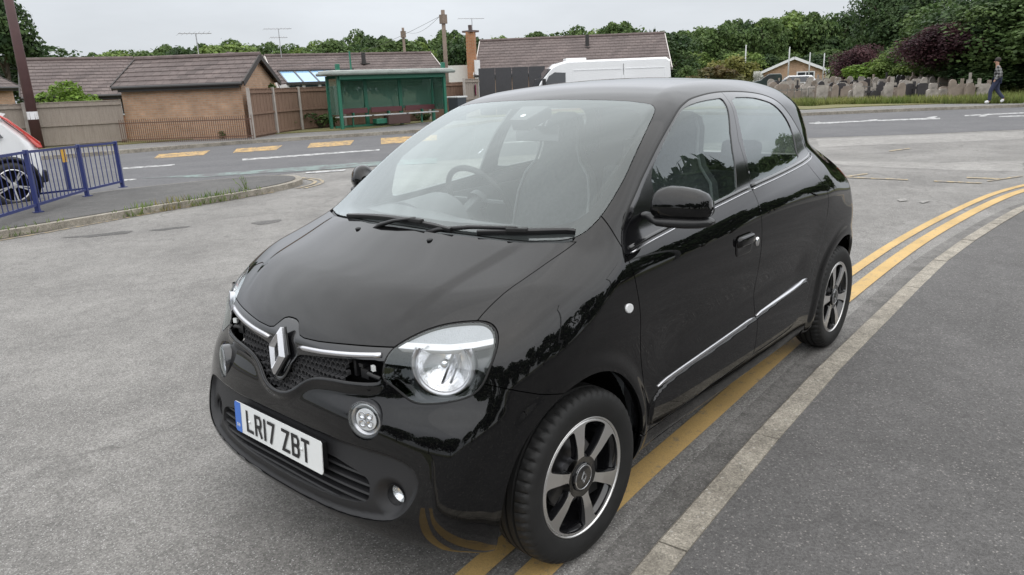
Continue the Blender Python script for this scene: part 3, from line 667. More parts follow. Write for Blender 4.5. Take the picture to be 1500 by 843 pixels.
def mirror_unit(s,root,m):
    # housing: stacked superellipse sections from the inner end (y small) to the outer end
    mb=MB();V=[];n=30
    secs=[(.842,.40,.30),(.850,.80,.72),(.866,.95,.90),(.900,1.0,1.0),(.95,.98,.99),(1.00,.90,.90),(1.035,.74,.74),(1.055,.48,.48),(1.062,.15,.15)]
    for y,sx,sz in secs:
        k=(y-.84)/.22;y=.792+(y-.842)*.76
        for i in range(n):
            t=2*PI*i/n;c,q=math.cos(t),math.sin(t);e=.93
            u=math.copysign(abs(c)**e,c);v=math.copysign(abs(q)**e,q)
            x=-.440+u*.064*sx-k*.085; z=1.128+v*(.074 if v>0 else .045)*sz-.012*k
            V.append((x,s*y,z))
    F=[]
    for j in range(len(secs)-1):
        for i in range(n):
            f=(j*n+i,j*n+(i+1)%n,(j+1)*n+(i+1)%n,(j+1)*n+i);F.append(f)
    F.append(tuple(range(n)));F.append(tuple((len(secs)-1)*n+i for i in range(n-1,-1,-1)))
    if s>0:F=[f[::-1] for f in F]
    mb.add(V,F);h=mb.build('door_mirror',m['paint'],root,smooth=True)
    # lower black shell and foot
    mb=MB();V=[];secs=[(.755,.35,.4),(.79,.42,.5),(.83,.62,.62),(.87,.96,.9),(.92,1.03,1.0),(.98,1.0,.98),(1.03,.82,.85),(1.06,.45,.5),(1.066,.15,.2)]
    for y,sx,sz in secs:
        k=max(0,(y-.84)/.22);kk=min(1,(y-.755)/.1);y=.735+(y-.755)*.73
        for i in range(n):
            t=2*PI*i/n;c,q=math.cos(t),math.sin(t);e=.7
            u=math.copysign(abs(c)**e,c);v=math.copysign(abs(q)**e,q)
            V.append((-.440-(1-kk)*.02+u*.066*sx-k*.085,s*y,1.084+v*.020*sz-.012*k+(1-kk)*.010))
    F=[]
    for j in range(len(secs)-1):
        for i in range(n):F.append((j*n+i,j*n+(i+1)%n,(j+1)*n+(i+1)%n,(j+1)*n+i))
    F.append(tuple(range(n)));F.append(tuple((len(secs)-1)*n+i for i in range(n-1,-1,-1)))
    if s>0:F=[f[::-1] for f in F]
    mb.add(V,F).build('mirror_foot',m['satin_black'],h,smooth=True)
    MB().box((-.535,s*.875,1.122),(.004,.12,.085),rz=s*.35).build('mirror_glass',m['chrome'],h)
def badge(root,m):
    p,n=front_pt(0,.74);c=Vector((.578,-.004,.742));u=Vector((0,1,0));v=Vector((-.20,0,.98)).normalized();w=u.cross(v);w=w if w.x>0 else -w
    H,Wd=.081,.047
    O=[(0,H),(Wd,.012),(0,-H),(-Wd,.012)];O=[(0.008,H),(Wd,.018),(-.008+.006,-H),(-Wd,-.018)]
    O=[(.012,H),(.020,H),(Wd,-.012),(-.004,-H),(-.014,-H),(-Wd,.014)]
    I=[(.005,H*.46),(.006,H*.44),(.014,-.008),(-.002,-H*.46),(-.004,-H*.44),(-.013,.008)]
    Rg=[((a[0]+b[0])/2,(a[1]+b[1])/2) for a,b in zip(O,I)];k=6
    P=lambda q,h:c+u*q[0]+v*q[1]+w*h
    V=[P(q,-.008) for q in O]+[P(q,.002) for q in O]+[P(q,.014) for q in Rg]+[P(q,.004) for q in I]+[P(q,-.012) for q in I]
    F=[]
    for L in range(4):
        for i in range(k):F.append((L*k+i,L*k+(i+1)%k,(L+1)*k+(i+1)%k,(L+1)*k+i))
    MB().add(V,F).build('badge',m['satin_silver'],root,bevel=.0008)
    # dark backing behind the emblem
    B=[(.02,H*1.05),(Wd*1.15,-.005),(-.004,-H*1.08),(-Wd*1.15,.005)]
    MB().prism(B,-.016,-.004,lambda a,b,h:c+u*a+v*b+w*h).build('badge_backing',m['frame_black'],root,bevel=.003)
STROKES={'L':[[(0,1),(0,0),(1,0)]],'R':[[(0,0),(0,1),(.8,1),(1,.85),(1,.62),(.8,.47),(0,.47)],[(.55,.47),(1,0)]],'1':[[(.5,0),(.5,1)]],'7':[[(0,1),(1,1),(.35,0)]],
 'Z':[[(0,1),(1,1),(0,0),(1,0)]],'B':[[(0,0),(0,1),(.8,1),(1,.86),(1,.66),(.8,.52),(0,.52)],[(.8,.52),(1,.38),(1,.14),(.8,0),(0,0)]],'T':[[(0,1),(1,1)],[(.5,1),(.5,0)]],'G':[[(1,.8),(.8,1),(.2,1),(0,.8),(0,.2),(.2,0),(.8,0),(1,.2),(1,.5),(.6,.5)]]}
def glyph(mb,ch,x0,z0,w,h,t,fn,a=0,b=.0008):
    for st in STROKES[ch]:
        P=[Vector((x0+t/2+u*(w-t),z0+t/2+v*(h-t))) for u,v in st]
        # offset polyline into a mitred band
        L=[];Rr=[]
        for i,p in enumerate(P):
            d0=(P[i]-P[i-1]).normalized() if i>0 else None;d1=(P[i+1]-P[i]).normalized() if i<len(P)-1 else None
            if d0 is None:n=Vector((-d1.y,d1.x));k=1;q=p-d1*(t/2)
            elif d1 is None:n=Vector((-d0.y,d0.x));k=1;q=p+d0*(t/2)
            else:
                n=(Vector((-d0.y,d0.x))+Vector((-d1.y,d1.x)));n.normalize();k=min(1/max(.35,n.dot(Vector((-d0.y,d0.x)))),2.0);q=p
            L.append(q+n*k*t/2);Rr.append(q-n*k*t/2)
        nn=len(P);V=[fn(q.x,q.y,b) for q in L]+[fn(q.x,q.y,b) for q in Rr];mb.add(V,[(i,i+1,nn+i+1,nn+i) for i in range(nn-1)])
def plate(root,m):
    c=Vector((.6275,0,.460));tl=R(3.5);v=Vector((-math.sin(tl),0,math.cos(tl)));u=Vector((0,1,0));w=Vector((math.cos(tl),0,math.sin(tl)))
    # slight bow of a real plate over the bumper
    fn=lambda a,b,h:c+u*a+v*b+w*(h-.10*a*a*.25)
    def rr(x0,x1,z0,z1,r,sq=()):
        P=[]
        for qx,qz,a0,k in((x1,z1,0,0),(x0,z1,90,1),(x0,z0,180,2),(x1,z0,270,3)):
            sx=-1 if qx==x1 else 1;sz=-1 if qz==z1 else 1
            if k in sq:P.append((qx,qz));continue
            for i in range(5):
                a=R(a0+22.5*i);P.append((qx+sx*r+r*math.cos(a),qz+sz*r+r*math.sin(a)))
        return P
    pl=MB().prism(rr(-.26,.26,-.0555,.0555,.010),-.003,0,fn).build('number_plate',m['plate_white'],root)
    MB().prism(rr(-.2595,-.219,-.055,.055,.010,(0,3)),.0003,.0008,fn).build('plate_band',m['plate_blue'],pl)
    mb=MB();x=-.184
    for ch in 'LR17 ZBT':
        if ch==' ':x+=.030;continue
        w_=.0445 if ch!='1' else .014
        glyph(mb,ch,x,-.0395,w_,.079,.0118,fn,0,.0012);x+=w_+.0115
    mb.build('plate_characters',m['plate_black'],pl)
    mb=MB();glyph(mb,'G',-.2500,-.035,.0090,.012,.0022,fn,0,.0013);glyph(mb,'B',-.2375,-.035,.0090,.012,.0022,fn,0,.0013);mb.build('country_letters',m['plate_white'],pl)
    mb=MB();mb.box(c+w*-.022,(.02,.49,.085));mb.build('plate_bracket',m['satin_black'],root)
    mb=MB()
    for a in(-.163,.152):mb.lathe([(.0055,.0),(.005,.003),(.0001,.004)],14,frame_at(fn(a,0,0),w))
    mb.build('plate_screw',m['plate_white'],pl,smooth=True)
def grille(root,m):
    # honeycomb behind the opening, following the nose
    mb=MB();r=.0125;hw=r*math.sqrt(3)
    for i in range(-24,25):
        for j in range(-8,9):
            y=i*hw+(hw/2 if j%2 else 0);z=.70+j*r*1.5
            if pdist(np.array([y]),np.array([z]),GRILLE)[0]>.010:continue
            if abs(y)>.30:continue
            p,n=front_pt(y,z);X=p[0]-.013
            O=[(y+r*1.0*math.sin(PI/3*k),z+r*1.0*math.cos(PI/3*k)) for k in range(6)];I=[(y+r*.80*math.sin(PI/3*k),z+r*.80*math.cos(PI/3*k)) for k in range(6)]
            V=[(X,a,b) for a,b in O]+[(X+.0,a,b) for a,b in I]+[(X-.016,a,b) for a,b in I];F=[(k,(k+1)%6,6+(k+1)%6,6+k) for k in range(6)]+[(6+k,6+(k+1)%6,12+(k+1)%6,12+k) for k in range(6)]
            mb.add(V,F)
    g=mb.build('grille',mat('grille_plastic',(.05,.05,.053),rough=.45),root)
    for s in(1,-1):
        mb=MB()
        for y,z,dy,dz in((.315,.735,.012,.05),(.36,.727,.035,.030),(.345,.75,.02,.012),(.425,.745,.012,.05)):mb.box((.49 if y<.4 else .46,s*y,z),(.04,dy,dz))
        mb.tube([(.50,s*.355,.728),(.515,s*.385,.735),(.50,s*.42,.722)],.007);mb.build('grille_bracket',m['satin_black'],g)
    for s in(1,-1):MB().box((.505,s*.398,.752),(.01,.016,.016),rz=s*-.35).build('white_tab',m['plate_white'],g)
    mb=MB();V=[];ys=np.linspace(-.46,.46,41)
    for y in ys:
        X=front_pt(y,.70)[0][0]-.075;V+= [(X,y,.56),(X,y,.80)]
    mb.add(V,[(2*i,2*i+2,2*i+3,2*i+1) for i in range(40)]);mb.build('grille_backing',m['void'],g)
    # body-side lip that runs along the lower edge of the opening
    lo=[(0,.612),(.05,.620),(.085,.637),(.115,.660),(.149,.680),(.19,.694),(.25,.702),(.337,.706),(.425,.716)]
    path=[(-a,b) for a,b in lo[::-1]]+lo[1:];pts=[front_pt(a,b-.001) for a,b in resample(chaikin(path,2,False),.015)]
    ribbon(pts,.010,.004,-.006).build('grille_lip',m['satin_black'],root,smooth=True)
def slats(root,m):
    mb=MB()
    for k,z in enumerate((.438,.412,.386,.360,.334)):
        yl=.445
        ys=np.linspace(-yl,yl,41);top=[];
        V=[];F=[]
        for y in ys:
            p,n=front_pt(y,z);X=p[0]-.012;dz=.0-abs(y)**2*.05
            V+=[(X,y,z+.004+dz),(X+.003,y,z-.0015+dz),(X-.001,y,z-.006+dz),(X-.05,y,z-.002+dz),(X-.05,y,z+.006+dz)]
        for i in range(40):
            for j in range(4):F.append((i*5+j,(i+1)*5+j,(i+1)*5+j+1,i*5+j+1))
            F.append((i*5+4,(i+1)*5+4,(i+1)*5,i*5))
        mb.add(V,F)
    o=mb.build('intake_slats',m['trim_plastic'],root)
    mb=MB();V=[]
    for y in np.linspace(-.48,.48,41):
        X=front_pt(y,.38)[0][0]-.055;V+=[(X,y,.29),(X,y,.49)]
    mb.add(V,[(2*i,2*i+2,2*i+3,2*i+1) for i in range(40)]);mb.build('intake_backing',m['void'],root)
def wipers(root,m):
    def wsp(x,y,h=.0):
        p,n=top_pt(x,y);return Vector(p)+Vector(n)*h,Vector(n)
    def blade(P0,P1,arm0,armk,nm):
        n=15;pts=[];
        for i in range(n):
            t=i/(n-1);x=P0[0]+(P1[0]-P0[0])*t;y=P0[1]+(P1[1]-P0[1])*t;q,nn=wsp(x,y);pts.append((np.array(q),np.array(nn)))
        mb=ribbon(pts,[.014+.006*math.sin(PI*i/(n-1)) for i in range(n)],.012,.005)
        mb2=ribbon(pts,.006,.010,0,mb=mb)
        w=mb.build(nm,m['satin_black'],root,smooth=True,auto=R(40))
        t=armk;a,_=wsp(P0[0]+(P1[0]-P0[0])*t,P0[1]+(P1[1]-P0[1])*t,.022);b,_=wsp(arm0[0],arm0[1],.004)
        mid=(a+b)/2+Vector((0,0,.006))
        mb=MB();mb.tube([b-Vector((0,0,.012)),b*.85+a*.15,mid,a*.8+b*.2+Vector((0,0,.003)),a],[.009,.009,.007,.006,.006],8);mb.build('wiper_arm',m['satin_black'],w,smooth=True)
        mb=MB();d=(Vector((P1[0],P1[1],0))-Vector((P0[0],P0[1],0))).normalized();mb.box(a-Vector((0,0,.006)),(.075,.022,.014),rz=math.atan2(d.y,d.x));mb.build('blade_clip',m['rubber'],w,bevel=.003)
    # passenger side blade (lies at the photo's right) and driver side blade
    blade((-.022,.345),(-.172,.648),(.020,.135),.42,'wiper')
    blade((-.018,-.372),(.0,.24),(.045,-.13),.70,'wiper')
def seat(root,m,cx,cy,scale=1,nm='front_seat'):
    # back with built-in head restraint, cushion
    def loft(sec,n=26):
        V=[];F=[]
        for (x,z,hw,th,e) in sec:
            for i in range(n):
                t=2*PI*i/n;c,q=math.cos(t),math.sin(t);u=math.copysign(abs(c)**e,c);v=math.copysign(abs(q)**e,q);V.append((cx+x+u*th,cy+v*hw,z))
        for j in range(len(sec)-1):
            for i in range(n):F.append((j*n+i,j*n+(i+1)%n,(j+1)*n+(i+1)%n,(j+1)*n+i))
        F.append(tuple(range(n-1,-1,-1)));F.append(tuple((len(sec)-1)*n+i for i in range(n)));return V,F
    sec=[(.02,.50,.20,.05,.7),(0,.60,.245,.07,.6),(-.04,.80,.255,.065,.6),(-.09,.98,.245,.06,.6),(-.12,1.08,.215,.055,.7),(-.14,1.15,.150,.05,.75),(-.15,1.22,.125,.05,.75),(-.165,1.32,.120,.05,.7),(-.175,1.37,.100,.045,.8),(-.18,1.395,.05,.03,.9)]
    V,F=loft(sec);o=MB().add(V,F).build(nm,m['cloth_dark'],root,smooth=True)
    MB().box((cx+.28,cy,.50),(.52,.50,.14)).build('seat_cushion',m['cloth_dark'],o,bevel=.04)
    for s in(1,-1):
        pts=[(cx+x+.045,cy+s*hw*.97,z) for x,z,hw,th,e in sec[1:9]];MB().tube(pts,.007,8).build('seat_piping',m['cloth_piping'],o,smooth=True)
def interior(root,m):
    seat(root,m,-1.27,-.34);seat(root,m,-1.27,.34)
    mb=MB()
    for s in(1,-1):mb.box((-2.10,s*.32,.78),(.12,.46,.52),ry=-.2);mb.box((-2.17,s*.32,1.13),(.09,.22,.15),ry=-.2)
    mb.box((-1.95,0,.50),(.5,1.2,.14));mb.build('rear_seat',m['cloth_dark'],root,bevel=.03)
    # dashboard follows the base of the screen
    secs=[];V=[];F=[];n=21;prof=[(.02,1.005),(-.10,1.035),(-.25,1.04),(-.38,1.015),(-.44,.94),(-.45,.70),(-.44,.55)]
    for y in np.linspace(-.68,.68,n):
        sh=-.26*y*y;b=.028*math.exp(-((y+.36)/.17)**2)
        for i,(x,z) in enumerate(prof):
            zz=z+(b if i in(2,3) else 0);V.append((x+sh-.0,y,zz-.12*max(0,abs(y)-.5)))
    k=len(prof)
    for i in range(n-1):
        for j in range(k-1):F.append((i*k+j,(i+1)*k+j,(i+1)*k+j+1,i*k+j+1))
    # hold the dashboard below the glass
    V2=[]
    for v in V:
        zt=top_pt(v[0],v[1])[0][2]-.03;V2.append((v[0],v[1],min(v[2],zt)))
    MB().add(V2,F).build('dashboard',m['dash'],root,smooth=True)
    c=Vector((-.77,-.36,1.02));ax=Vector((-.88,0,.47)).normalized();M=frame_at(c,ax)
    V=[];F=[];N1,N2=40,10
    for i in range(N1):
        a=2*PI*i/N1
        for j in range(N2):
            b=2*PI*j/N2;V.append(M@Vector(((.182+.014*math.cos(b))*math.cos(a),(.182+.014*math.cos(b))*math.sin(a),.014*math.sin(b))))
    for i in range(N1):
        for j in range(N2):F.append((i*N2+j,((i+1)%N1)*N2+j,((i+1)%N1)*N2+(j+1)%N2,i*N2+(j+1)%N2))
    w=MB().add(V,F).build('steering_wheel',m['rubber'],root,smooth=True)
    mb=MB();mb.lathe([(.0001,.02),(.05,.012),(.055,-.02)],24,M)
    for a in(0,180,270):mb.bar(M@Vector((.03*math.cos(R(a)),.03*math.sin(R(a)),0)),M@Vector((.18*math.cos(R(a)),.18*math.sin(R(a)),0)),.03,.012)
    mb.bar(M@Vector((0,0,0)),M@Vector((0,0,-.3)),.05,.05);mb.build('wheel_hub',m['dash'],w)
    # instrument cowl
    mb=MB();V=[];F=[];n=16
    for x,rr in((-.30,.115),(-.52,.135)):
        for i in range(n+1):
            a=PI*i/n;V.append((x,-.36+rr*1.25*math.cos(a),.985+rr*.78*math.sin(a)))
    for i in range(n):F.append((i,i+1,n+2+i,n+1+i))
    F.append(tuple(range(n+1)));mb.add(V,F).build('instrument_cowl',m['dash'],root,smooth=True,auto=R(50))
    # sensor box and mirror behind the screen, both on the centre
    def under(x,y,h):
        p,n=top_pt(x,y);return Vector(p)-Vector(n)*h
    mb=MB();a=[under(-.775,-.075,.004),under(-.775,.075,.004),under(-.655,.045,.004),under(-.655,-.045,.004)];b=[p-Vector((.02,0,.045)) for p in a]
    mb.add(a+b,[(0,1,2,3),(7,6,5,4),(0,4,5,1),(1,5,6,2),(2,6,7,3),(3,7,4,0)]);sb=mb.build('sensor_box',m['satin_black'],root)
    q,n=top_pt(-.69,0);MB().lathe([(.0001,-.003),(.013,-.003)],18,frame_at(q,n)).build('sensor_lens',m['lamp_white'],sb)
    mb=MB();mb.box((-.79,.0,1.335),(.02,.24,.065),ry=-.15);mb.tube([(-.78,0,1.36),(-.75,0,1.42)],.009);mb.build('interior_mirror',m['lamp_dark'],root,bevel=.008)
    # cabin lining: inside of roof, door cards, floor
    MB().box((-1.25,0,.29),(1.9,1.44,.03)).build('cabin_floor',m['dash'],root)
    for s in(1,-1):MB().box((-1.25,s*.725,.66),(1.75,.03,.70)).build('door_card',m['dash'],root)
    mb=MB();V=[];F=[];xs=np.linspace(-.9,-2.45,14);ys=np.linspace(-.52,.52,9)
    for x in xs:
        for y in ys:p,n=top_pt(x,y);V.append(Vector(p)-Vector((0,0,.035)))
    for i in range(13):
        for j in range(8):F.append((i*9+j,i*9+j+1,(i+1)*9+j+1,(i+1)*9+j))
    mb.add(V,F).build('roof_lining',m['lining'],root,smooth=True)
def wheel(root,m,c,s,steer,ph):
    M=Matrix.Translation(c)@Matrix.Rotation(steer,4,'Z')@(Matrix.Identity(4) if s>0 else Matrix.Rotation(PI,4,'Z'))@Matrix.Rotation(-PI/2,4,'X')
    # local: z axis -> outwards (+y), x -> +x, y -> -z
    rot=M
    Rt=.298;hw=.0825
    # tyre: blocks at the shoulders, grooves round the tread
    prof=[(.200,.060,0),(.206,.072,0),(.222,.0795,0),(.245,.083,0),(.262,.0825,0),(.276,.078,0),(.286,.071,1),(.2925,.062,1),(.2955,.050,1),(.2965,.036,0),(.2895,.034,0),(.2895,.027,0),(.2975,.025,0),(.298,.006,0),(.290,.004,0)]
    prof=prof+[(r,-z,b) for r,z,b in prof[::-1]];n=216;V=[];F=[]
    for r,z,b in prof:
        for k in range(n):
            t=2*PI*k/n;rr=r
            if b and k%4==0:rr-=.008
            V.append((rr*math.cos(t),rr*math.sin(t),z))
    L=len(prof)
    for i in range(L-1):
        for k in range(n):F.append((i*n+k,i*n+(k+1)%n,(i+1)*n+(k+1)%n,(i+1)*n+k))
    Vw=[rot@Vector(v) for v in V]
    w=MB().add(Vw,[f[::-1] for f in F]).build('wheel',m['rubber'],root) if False else empty_part(root)
    t=mesh_obj('tyre',Vw,[f[::-1] for f in F],m['tyre'],root,smooth=True)
    me=t.data;bm=bmesh.new();bm.from_mesh(me)
    for e in bm.edges:
        if len(e.link_faces)==2 and e.calc_face_angle(0)>R(38):e.smooth=False
    bm.to_mesh(me);bm.free();t.name='wheel'
    # spoke face on a fine polar grid, trimmed
    nr,nt_=60,360;rs=np.linspace(.020,.2035,nr);V=[];
    for r in rs:
        zf=.071-.010*math.exp(-((r-.205)/.02)**2)*0-.012*(1-min(1,r/.12))**1.0-(.004 if r>.195 else 0)-.006*math.exp(-((r-.185)/.006)**2)*0
        for k in range(nt_):
            a=2*PI*k/nt_;V.append((r*math.cos(a),r*math.sin(a),zf))
    V=np.array(V);T=[]
    for i in range(nr-1):
        for k in range(nt_):
            a,b,c_,d=i*nt_+k,i*nt_+(k+1)%nt_,(i+1)*nt_+(k+1)%nt_,(i+1)*nt_+k;T+=[(a,c_,b),(a,d,c_)]
    T=np.array(T)
    nx=np.gradient(V.reshape(nr,nt_,3)[:,:,2],rs,axis=0).reshape(-1);rad=np.hypot(V[:,0],V[:,1]);N=np.stack([-nx*V[:,0]/rad,-nx*V[:,1]/rad,np.ones(len(V))],1);N/=np.linalg.norm(N,axis=1)[:,None]
    a0=R(ph);sp=[]
    for k in range(3):
        for dlt in(-27.5,27.5):sp.append(a0+R(120*k+dlt))
    ang=np.arctan2(V[:,1]*-1,-V[:,0])   # as seen from outside: image x is -x of the car on the near side
    X=rad*np.cos(ang);Y=rad*np.sin(ang)
    dmin=np.full(len(V),9.)
    for a in sp:
        al=X*math.cos(a)+Y*math.sin(a);pe=np.abs(-X*math.sin(a)+Y*math.cos(a));hwid=.0135+.0125*np.clip((al-.06)/.12,0,1)**1.3
        dmin=np.minimum(dmin,np.where(al>0,pe-hwid,9.))
    op=np.stack([-dmin,rad-.189,.066-rad]);k_=.007;op=np.log(np.exp(op/k_).sum(0))*k_-k_*.15
    face=(V,N,T);g=clip(face,-op-.001)
    zmask=np.hypot(g[0][:,0],g[0][:,1]);spokes=clip(g,.071-zmask);zmask=np.hypot(g[0][:,0],g[0][:,1]);hub=clip(g,zmask-.071)
    def put(nm,Mx,mt,par):
        Vv=np.array([rot@Vector(v) for v in Mx[0]]);r3=rot.to_3x3();Nn=np.array([r3@Vector(v) for v in Mx[1]]);return mesh_obj(nm,Vv,Mx[2],mt,par,normals=Nn)
    # thin machined face, black flanks
    sv,sn,st_=spokes;rm=rimmed((sv,sn,st_),.028);nface=len(st_)
    o=put('rim',spokes,m['alloy'],t)
    fl=(rm[0],rm[1],rm[2][nface:]);put('rim_flank',fl,m['alloy_black'],t)
    put('rim_hub',hub,m['alloy_black'],t)
    mb=MB();mb.lathe([(.205,.060),(.205,.072),(.2035,.0735),(.201,.0732),(.199,.069),(.197,.066)],96,rot);mb.build('rim_lip',m['alloy'],t,smooth=True)
    mb=MB();mb.lathe([(.198,.068),(.186,.058),(.178,.03),(.176,-.06),(.03,-.06)],72,rot);mb.build('rim_barrel',m['alloy_black'],t,smooth=True)
    mb=MB();mb.lathe([(.125,.012),(.125,.0),(.05,.0)],48,rot);mb.lathe([(.12,.0121),(.05,.0121),(.045,.03),(.001,.03)],48,rot);mb.build('brake_disc',m['disc_steel'],t)
    mb=MB();mb.box((0,0,0),(.07,.12,.05));mb.V=[tuple(rot@(Vector(v)+Vector((.10*math.cos(2.6),.10*math.sin(2.6),.01)))) for v in mb.V];mb.build('brake_caliper',m['satin_black'],t)
    # hub cap with a ring and emblem, five bolts
    mb=MB();mb.lathe([(.048,.055),(.048,.068),(.045,.071),(.0001,.0715)],40,rot);mb.build('hub_cap',m['alloy_black'],t,smooth=True,auto=R(30))
    mb=MB();mb.lathe([(.0385,.0705),(.0405,.0735),(.043,.0705)],40,rot);mb.build('hub_ring',m['chrome'],t,smooth=True)
    mb=MB();O=[(0,-.024),(.016,0),(0,.024),(-.016,0)];I=[(0,-.0115),(.006,0),(0,.0115),(-.006,0)]
    V=[rot@Vector((a,b,.0722)) for a,b in O]+[rot@Vector((a,b,.0745)) for a,b in[((p[0]+q[0])/2,(p[1]+q[1])/2) for p,q in zip(O,I)]]+[rot@Vector((a,b,.0722)) for a,b in I]
    mb.add(V,[(L*4+i,L*4+(i+1)%4,(L+1)*4+(i+1)%4,(L+1)*4+i) for L in range(2) for i in range(4)]);mb.build('hub_emblem',m['chrome'],t)
    return t
def empty_part(root): return None
# ------------------------------------------------------------------ surveying helpers (photo survey -> metres)
_CM=SC.camera.matrix_world.copy();_CC=_CM.translation.copy()
def ray(px,py):
    d=Vector(((px-750)/1067.09,(421.5-py)/1067.09,-1));return (_CM.to_3x3()@d).normalized()
def GP(px,py,z=0.0):
    d=ray(px,py);t=(z-_CC.z)/d.z;p=_CC+d*t;return Vector((p.x,p.y,z))
def AT(px,py,dist):
    d=ray(px,py);t=dist/math.hypot(d.x,d.y);return _CC+d*t
def HZ(p,py,px):
    """height of the point above ground spot p that lies on pixel row py"""
    d=ray(px,py);t=math.hypot(p.x-_CC.x,p.y-_CC.y)/math.hypot(d.x,d.y);return _CC.z+d.z*t
def nodes_of(name):
    m=bpy.data.materials.new(name);m.use_nodes=True;MATS[name]=m;nt=m.node_tree;return m,nt,nt.nodes['Principled BSDF'],nt.nodes.new,nt.links.new
def asphalt(name,c_lo,c_hi,speck=(.42,.41,.40),speck_amt=.5,grain=210,cracks=.0,patch=.35,rough=.85,stainc=None,chip=90,cell=120,cellamt=.22):
    m,nt,b,N,L=nodes_of(name);b.inputs['Roughness'].default_value=rough;b.inputs['Specular IOR Level'].default_value=.35
    g=N('ShaderNodeNewGeometry');pos=g.outputs['Position']
    n1=N('ShaderNodeTexNoise');n1.inputs['Scale'].default_value=.8;n1.inputs['Detail'].default_value=8;n1.inputs['Roughness'].default_value=.68;n1.inputs['Distortion'].default_value=.4;L(pos,n1.inputs['Vector'])
    mr=N('ShaderNodeMapRange');mr.inputs['From Min'].default_value=.36;mr.inputs['From Max'].default_value=.64;L(n1.outputs['Fac'],mr.inputs[0])
    mx=N('ShaderNodeMix');mx.data_type='RGBA';L(mr.outputs[0],mx.inputs[0]);mx.inputs[6].default_value=(*c_lo,1);mx.inputs[7].default_value=(*c_hi,1)
    # aggregate grain
    n2=N('ShaderNodeTexNoise');n2.inputs['Scale'].default_value=grain;n2.inputs['Detail'].default_value=3;n2.inputs['Roughness'].default_value=.7;L(pos,n2.inputs['Vector'])
    r2=N('ShaderNodeMapRange');r2.inputs['From Min'].default_value=.3;r2.inputs['From Max'].default_value=.7;r2.inputs['To Min'].default_value=.62;r2.inputs['To Max'].default_value=1.38;L(n2.outputs['Fac'],r2.inputs[0])
    n3=N('ShaderNodeTexNoise');n3.inputs['Scale'].default_value=7;n3.inputs['Detail'].default_value=6;n3.inputs['Roughness'].default_value=.75;L(pos,n3.inputs['Vector'])
    r3=N('ShaderNodeMapRange');r3.inputs['From Min'].default_value=.3;r3.inputs['From Max'].default_value=.7;r3.inputs['To Min'].default_value=1-patch*.45;r3.inputs['To Max'].default_value=1+patch*.35;L(n3.outputs['Fac'],r3.inputs[0])
    m0=N('ShaderNodeMath');m0.operation='MULTIPLY';L(r2.outputs[0],m0.inputs[0]);L(r3.outputs[0],m0.inputs[1])
    vc=N('ShaderNodeTexVoronoi');vc.inputs['Scale'].default_value=cell;L(pos,vc.inputs['Vector']);wc=N('ShaderNodeTexWhiteNoise');L(vc.outputs['Position'],wc.inputs['Vector'])
    rc=N('ShaderNodeMapRange');rc.inputs['To Min'].default_value=1-cellamt;rc.inputs['To Max'].default_value=1+cellamt;L(wc.outputs['Value'],rc.inputs[0])
    mm=N('ShaderNodeMath');mm.operation='MULTIPLY';L(m0.outputs[0],mm.inputs[0]);L(rc.outputs[0],mm.inputs[1])
    vm=N('ShaderNodeVectorMath');vm.operation='SCALE';L(mx.outputs[2],vm.inputs[0]);L(mm.outputs[0],vm.inputs['Scale']);col=vm.outputs[0]
    # pale chips of stone
    vo=N('ShaderNodeTexVoronoi');vo.inputs['Scale'].default_value=chip;L(pos,vo.inputs['Vector'])
    wn=N('ShaderNodeTexWhiteNoise');L(vo.outputs['Position'],wn.inputs['Vector'])
    a=N('ShaderNodeMath');a.operation='LESS_THAN';L(vo.outputs['Distance'],a.inputs[0]);a.inputs[1].default_value=.34
    c=N('ShaderNodeMath');c.operation='GREATER_THAN';L(wn.outputs['Value'],c.inputs[0]);c.inputs[1].default_value=1-.13*speck_amt*2
    d=N('ShaderNodeMath');d.operation='MULTIPLY';L(a.outputs[0],d.inputs[0]);L(c.outputs[0],d.inputs[1])
    m2=N('ShaderNodeMix');m2.data_type='RGBA';L(d.outputs[0],m2.inputs[0]);L(col,m2.inputs[6]);m2.inputs[7].default_value=(*speck,1);col=m2.outputs[2]
    if stainc:
        n4=N('ShaderNodeTexNoise');n4.inputs['Scale'].default_value=1.3;n4.inputs['Detail'].default_value=9;n4.inputs['Roughness'].default_value=.72;n4.inputs['Distortion'].default_value=1.2
        mp=N('ShaderNodeMapping');mp.inputs['Scale'].default_value=(1.0,.45,1);mp.inputs['Location'].default_value=(3.1,7.7,0);L(pos,mp.inputs[0]);L(mp.outputs[0],n4.inputs['Vector'])
        r4=N('ShaderNodeMapRange');r4.inputs['From Min'].default_value=.56;r4.inputs['From Max'].default_value=.70;r4.inputs['To Max'].default_value=.55;L(n4.outputs['Fac'],r4.inputs[0])
        m3=N('ShaderNodeMix');m3.data_type='RGBA';L(r4.outputs[0],m3.inputs[0]);L(col,m3.inputs[6]);m3.inputs[7].default_value=(*stainc,1);col=m3.outputs[2]
    if cracks>0:
        v2=N('ShaderNodeTexVoronoi');v2.feature='DISTANCE_TO_EDGE';v2.inputs['Scale'].default_value=.42
        n5=N('ShaderNodeTexNoise');n5.inputs['Scale'].default_value=3;n5.inputs['Detail'].default_value=8;L(pos,n5.inputs['Vector'])
        ad=N('ShaderNodeVectorMath');ad.operation='MULTIPLY_ADD';L(n5.outputs['Color'],ad.inputs[0]);ad.inputs[1].default_value=(.9,.9,0);L(pos,ad.inputs[2]);L(ad.outputs[0],v2.inputs['Vector'])
        lt=N('ShaderNodeMapRange');lt.inputs['From Min'].default_value=.0;lt.inputs['From Max'].default_value=.010;lt.inputs['To Min'].default_value=cracks;lt.inputs['To Max'].default_value=0;L(v2.outputs['Distance'],lt.inputs[0])
